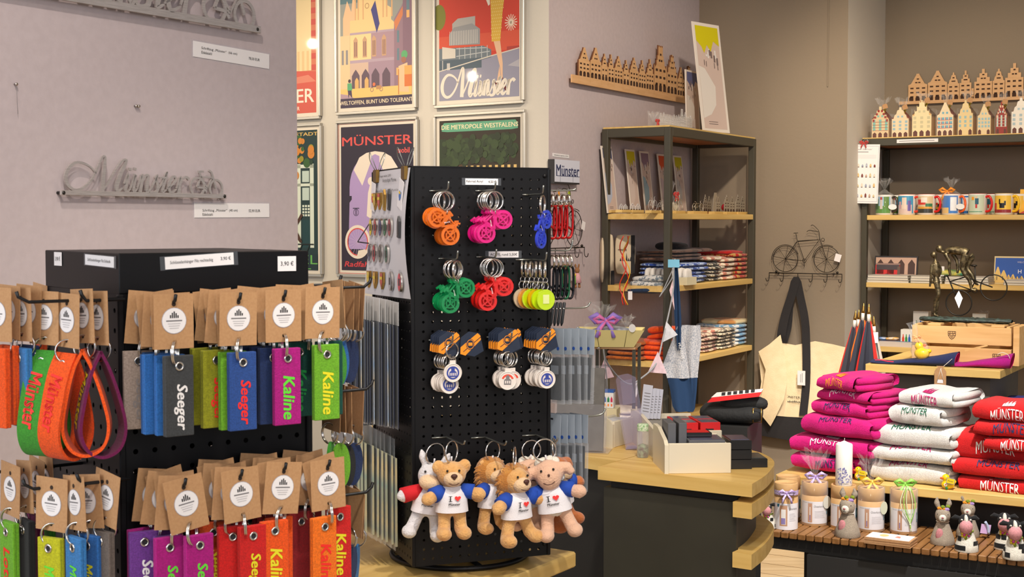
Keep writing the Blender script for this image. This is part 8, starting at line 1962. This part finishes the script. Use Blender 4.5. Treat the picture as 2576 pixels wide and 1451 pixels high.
# large clear case with dark leaflets
DLF = mat('dark_leaflet',(84,80,76),.6,noise=((94,90,86),40)); CLR2 = clear_mat('clear_acrylic_stand',(214,212,220),.06,.07,1.0,.4)
A, B_ = atz(1452,1138,CZ), atz(1518,1134,CZ); t = thing('leaflet_stand','clear acrylic stand of dark grey leaflets on the side counter','leaflet stand',A,R(-12)); W_ = .07; hh =(CAM+ray(1450,918)*(A.y/ray(1450,918).y)).z-CZ
LT = rotm(-9,0,0)
b = MB(); b.box(-.06,W_,-.002,0,.004,hh*.55,CLR2,LT); b.box(-.06,W_,.018,.020,.004,hh,CLR2,LT); b.box(-.06,W_+.01,-.015,.07,0,.003,CLR2); b.box(W_-.002,W_,0,.018,.004,hh*.55,CLR2,LT); b.obj('holder',t)
for i in range(3):
 b = MB(); b.box(-.055,W_-.006,.002+i*.005,.0035+i*.005,.006,hh*(.97-.01*i),DLF,LT)
 if i==0:
  for k in range(12):b.box(W_-.042+.002*(k%3),W_-.034+.002*(k%3),.0015,.0019,hh*(.50+.018*k),hh*(.507+.018*k),INKG,LT)
 o = b.obj('leaflet',None,t.location,t.rotation_euler); tag(o,'tall dark grey leaflet in the clear stand, %s'%['foremost','second','rearmost'][i],'leaflet')
 # small carton of coloured houses
P = atz(1526,1085,CZ); t = thing('house_carton','small white carton printed with coloured gable houses','box',(P.x*(P.y+.03)/P.y,P.y+.03,CZ+.0608),R(-14)); HC = P.copy()
w, h = .038, .05; b = MB(); b.box(-w/2,w/2,0,.03,0,h,plain((228,228,230),.5,'paper'),bev=.0008); b.box(-w/2-.0003,w/2+.0003,-.0003,.0303,h*.86,h+.0004,plain((40,90,170),.5,'print'))
for k, c in enumerate(((190,40,50),(50,90,170),(40,130,80),(200,50,90))):x = -w*.36+k*w*.24; b.poly([(x-.003,h*.34),(x+.003,h*.34),(x+.003,h*.52),(x,h*.66),(x-.003,h*.52)],-.0005,plain(c,.5,'print')); b.rect(x-.002,x+.002,h*.1,h*.24,-.0005,plain((240,180-20*k,60),.5,'print'))
b.obj('carton',t)
t3, a3, W3, D3, hf3, he3 = tray('white tray of leaflets at the rear of the side counter',1541,1600,(1127,1110),(1516,1112),1062,1030)
o = MB().box(.012,W3-.010,.011,D3-.011,.0065,hf3-.004,plain((214,216,226),.6,'paper')).obj('leaflets',t3)
P = inside(t3,W3*.2,D3+.03,0);
b = MB(); b.box(-.045,.03,-.012,.045,0,.0605,CARD,bev=.001); o = b.obj('card_box',None,(HC.x*(HC.y+.03)/HC.y,HC.y+.028,CZ),(0,0,R(-14))); tag(o,'low cream box under the carton of coloured houses','box')
# tilted clear leaflet holder with price lists
VIO = clear_mat('violet_edge_acrylic',(190,180,220),.06,.12,1.0,.5)
A = atz(1622,1128,CZ); t = thing('leaflet_holder','tilted clear leaflet holder rising above the white trays','leaflet holder',(A.x-.012,A.y,CZ),R(-10)); hh =(CAM+ray(1590,938)*(A.y/ray(1590,938).y)).z-CZ
M_ = rotm(-8,-12,0)
b = MB(); b.plate([(-.034,.004),(.020,.004),(.024,hh*.93),(.006,hh),(-.020,hh),(-.028,hh*.95)],0,.003,VIO,M_); b.plate([(-.034,.004),(.020,.004),(.020,hh*.50),(-.034,hh*.50)],-.022,-.020,VIO,M_); b.box(.018,.020,-.020,0,.004,hh*.5,VIO,M_); b.box(-.034,.034,-.03,.03,0,.003,VIO); b.obj('holder',t)
b = MB(); b.plate([(-.022,hh*.60),(.012,hh*.60),(.012,hh*.92),(-.018,hh*.92)],-.002,-.001,clear_mat('faint_print',(150,140,170),.4,.25),M_); b.obj('print',t)
for i in range(4):
 p = at(1622+9*i,1052,A.y+.10); h_ = at(1600,975+(2 if i else-8),p.y).z-p.z; o = MB(); o.box(-.013,.013,0,.001,0,h_,plain((206,208,222),.6,'paper'));
 for k in range(7):o.rect(-.008,.009,h_*(.2+.09*k),h_*(.22+.09*k),-.0004,INKG)
 o = o.obj('price_list',None,(p.x,p.y,p.z),(0,R(6),R(-24))); tag(o,'narrow printed price list behind the clear holder, %s from the left'%['first','second','third','fourth'][i],'paper sheet')
b = MB(); pl = at(1633,1055,A.y+.12); b.box(-.05,.04,-.03,.05,CZ,pl.z-.0005,WBOX,bev=.001); o = b.obj('card_box',None,(pl.x,pl.y,0),(0,0,R(-14))); tag(o,'white box carrying the narrow price lists','box')
# black bags lying at the back
P = at(1830,1062,4.05)
BKG = mat('black_bag_fabric',(30,30,30),.8,bump=(90,.5));
rk2 = thing('low_table','dark low table behind the counter under the black bag','table',(P.x,P.y-.08,0),R(-20)); b = MB(); b.box(-.10,.045,0,.24,0,P.z-.002,CHARD); b.obj('body',rk2)
t = thing('shoulder_bag','black bag with red and white print and brass buckle behind the trays','bag',(P.x,P.y-.06,P.z),R(-16))
b = MB(); pillow(b,.18,.16,.055,BKG,5,.55,.008,30,12); pillow(b,.13,.14,.045,BKG,9,.6,.008,26,10,Matrix.Translation((.03,.02,.035))); b.obj('body',t)
M_ = Matrix.Translation((0.0,.035,.0725))@rotm(-62,-6,0)
b = MB(); b.poly([(-.07,-.028),(.08,-.016),(.09,.022),(-.045,.020)],-.012,plain((206,30,34),.6,'print'),M_); b.poly([(-.06,-.004),(.085,.006),(.09,.022),(-.045,.020)],-.0125,plain((222,214,206),.6,'print'),M_); [b.rect(-.03+.017*k,-.019+.017*k,.001+.001*k,.017+.0008*k,-.0135,INK,M_)for k in range(6)]; b.obj('print',t)
b = MB()
for pts in([(-.012,-.02),(.012,-.02),(.012,.02),(-.012,.02)], ):b.tube([(.075+p[0],-.004,.03+p[1])for p in pts],.002,BRASS,6,True,rotm(0,0,8))
b.obj('buckle',t)
P = at(1672,1040,4.2); b = MB(); pillow(b,.05,.06,.11,mat('beige_cloth',(196,186,170),.95,bump=(400,.3)),4,.5,.006); o = b.obj('cloth_pouch',None,(P.x,P.y,SHZ[3]+.0),(0,0,R(-10))); o.location = SHELF.w(.10,.05,SHZ[3]); tag(o,'beige cloth pouch standing on the lowest board by the hanging apron','pouch')
for i in range(4):o = MB(); pillow(o,.15,.17,.020,mat('cream_linen_%d'%(i%2),(214,202,180)if i%2 else(226,216,200),.95,bump=(400,.3)),i+60,.4,.004); o = o.obj('folded_cloth',None,SHELF.w(.05,.16,SHZ[3]+i*.0205)+Vector((-.10,-.03,0)),(0,0,SHELF.a-R(88))); tag(o,'cream linen folded low behind the pennants, %s'%ORD[3-i],'cloth')
# riser with gift basket
P = at(1545,868,4.45); t = thing('basket_stand','small plywood topped stand with thin black legs beside the shelf','stand',(P.x,P.y,0),R(-12))
b = MB(); b.box(-.075,.075,-.06,.10,P.z-.008,P.z,PLY,bev=.001); b.obj('top',t)
for x, y in((-.068,-.05),(.07,-.05),(-.068,.09),(.07,.09)):b = MB(); b.box(x-.005,x+.005,y-.005,y+.005,0,P.z-.0085,STEEL); b.obj('leg',t)
b = MB(); b.ball((-.04,-.066,P.z-.004),.006,CHROME,8,6); b.obj('hook',t)
t = thing('gift_basket','pale yellow card basket of cellophane gifts with a lilac bow','basket',(at(1536,860,4.43).x,4.43,P.z),R(-6))
YC = mat('pale_yellow_card',(222,206,140),.7); b = MB(); w0, w1, d0, d1, h = .075, .108, .05, .07, .055
vs =[(-w0,-d0,0),(w0,-d0,0),(w0,d0,0),(-w0,d0,0),(-w1,-d1,h),(w1,-d1,h),(w1,d1,h),(-w1,d1,h)]; ins =[(x*.97,y*.97,z+.002 if z==0 else z)for x,y,z in vs]
b.add(vs,[(0,3,2,1),(0,1,5,4),(1,2,6,5),(2,3,7,6),(3,0,4,7)],YC); b.add(ins,[(0,1,2,3),(4,5,1,0),(5,6,2,1),(6,7,3,2),(7,4,0,3)],YC)
for x in(-.035,.045):b.tube([(x,-d0-.0005,.001),(x*1.2,-d1-.0008,h)],.0009,mat('card_slit',(120,108,70),.8),4)
b.obj('basket',t)
b = MB(); pillow(b,.16,.10,.05,CELLO,6,.6,.008,M=Matrix.Translation((0,-.05,.03))); crumple(b,(-.03,0,.065),.02,.02,.065,12,None,20,6,1.8); crumple(b,(.05,.0,.06),.016,.016,.035,13); b.obj('cellophane',t)
b = MB(); pillow(b,.15,.09,.04,mat('gift_fill',(120,128,150),.6,noise=((196,200,206),40)),7,.6,.006,M=Matrix.Translation((0,-.045,.02))); b.obj('contents',t)
b = MB(); bow(b,(-.015,-.05,.085),.045,mat('lilac_bow',(156,128,214),.6),True); bow(b,(-.012,-.052,.083),.038,mat('pink_bow',(226,120,180),.6),True); b.obj('bow',t)
b = MB(); b.disc(.07,.062,.011,-.073,plain((222,218,214),.6,'print'),16,.013); b.obj('tag',t)
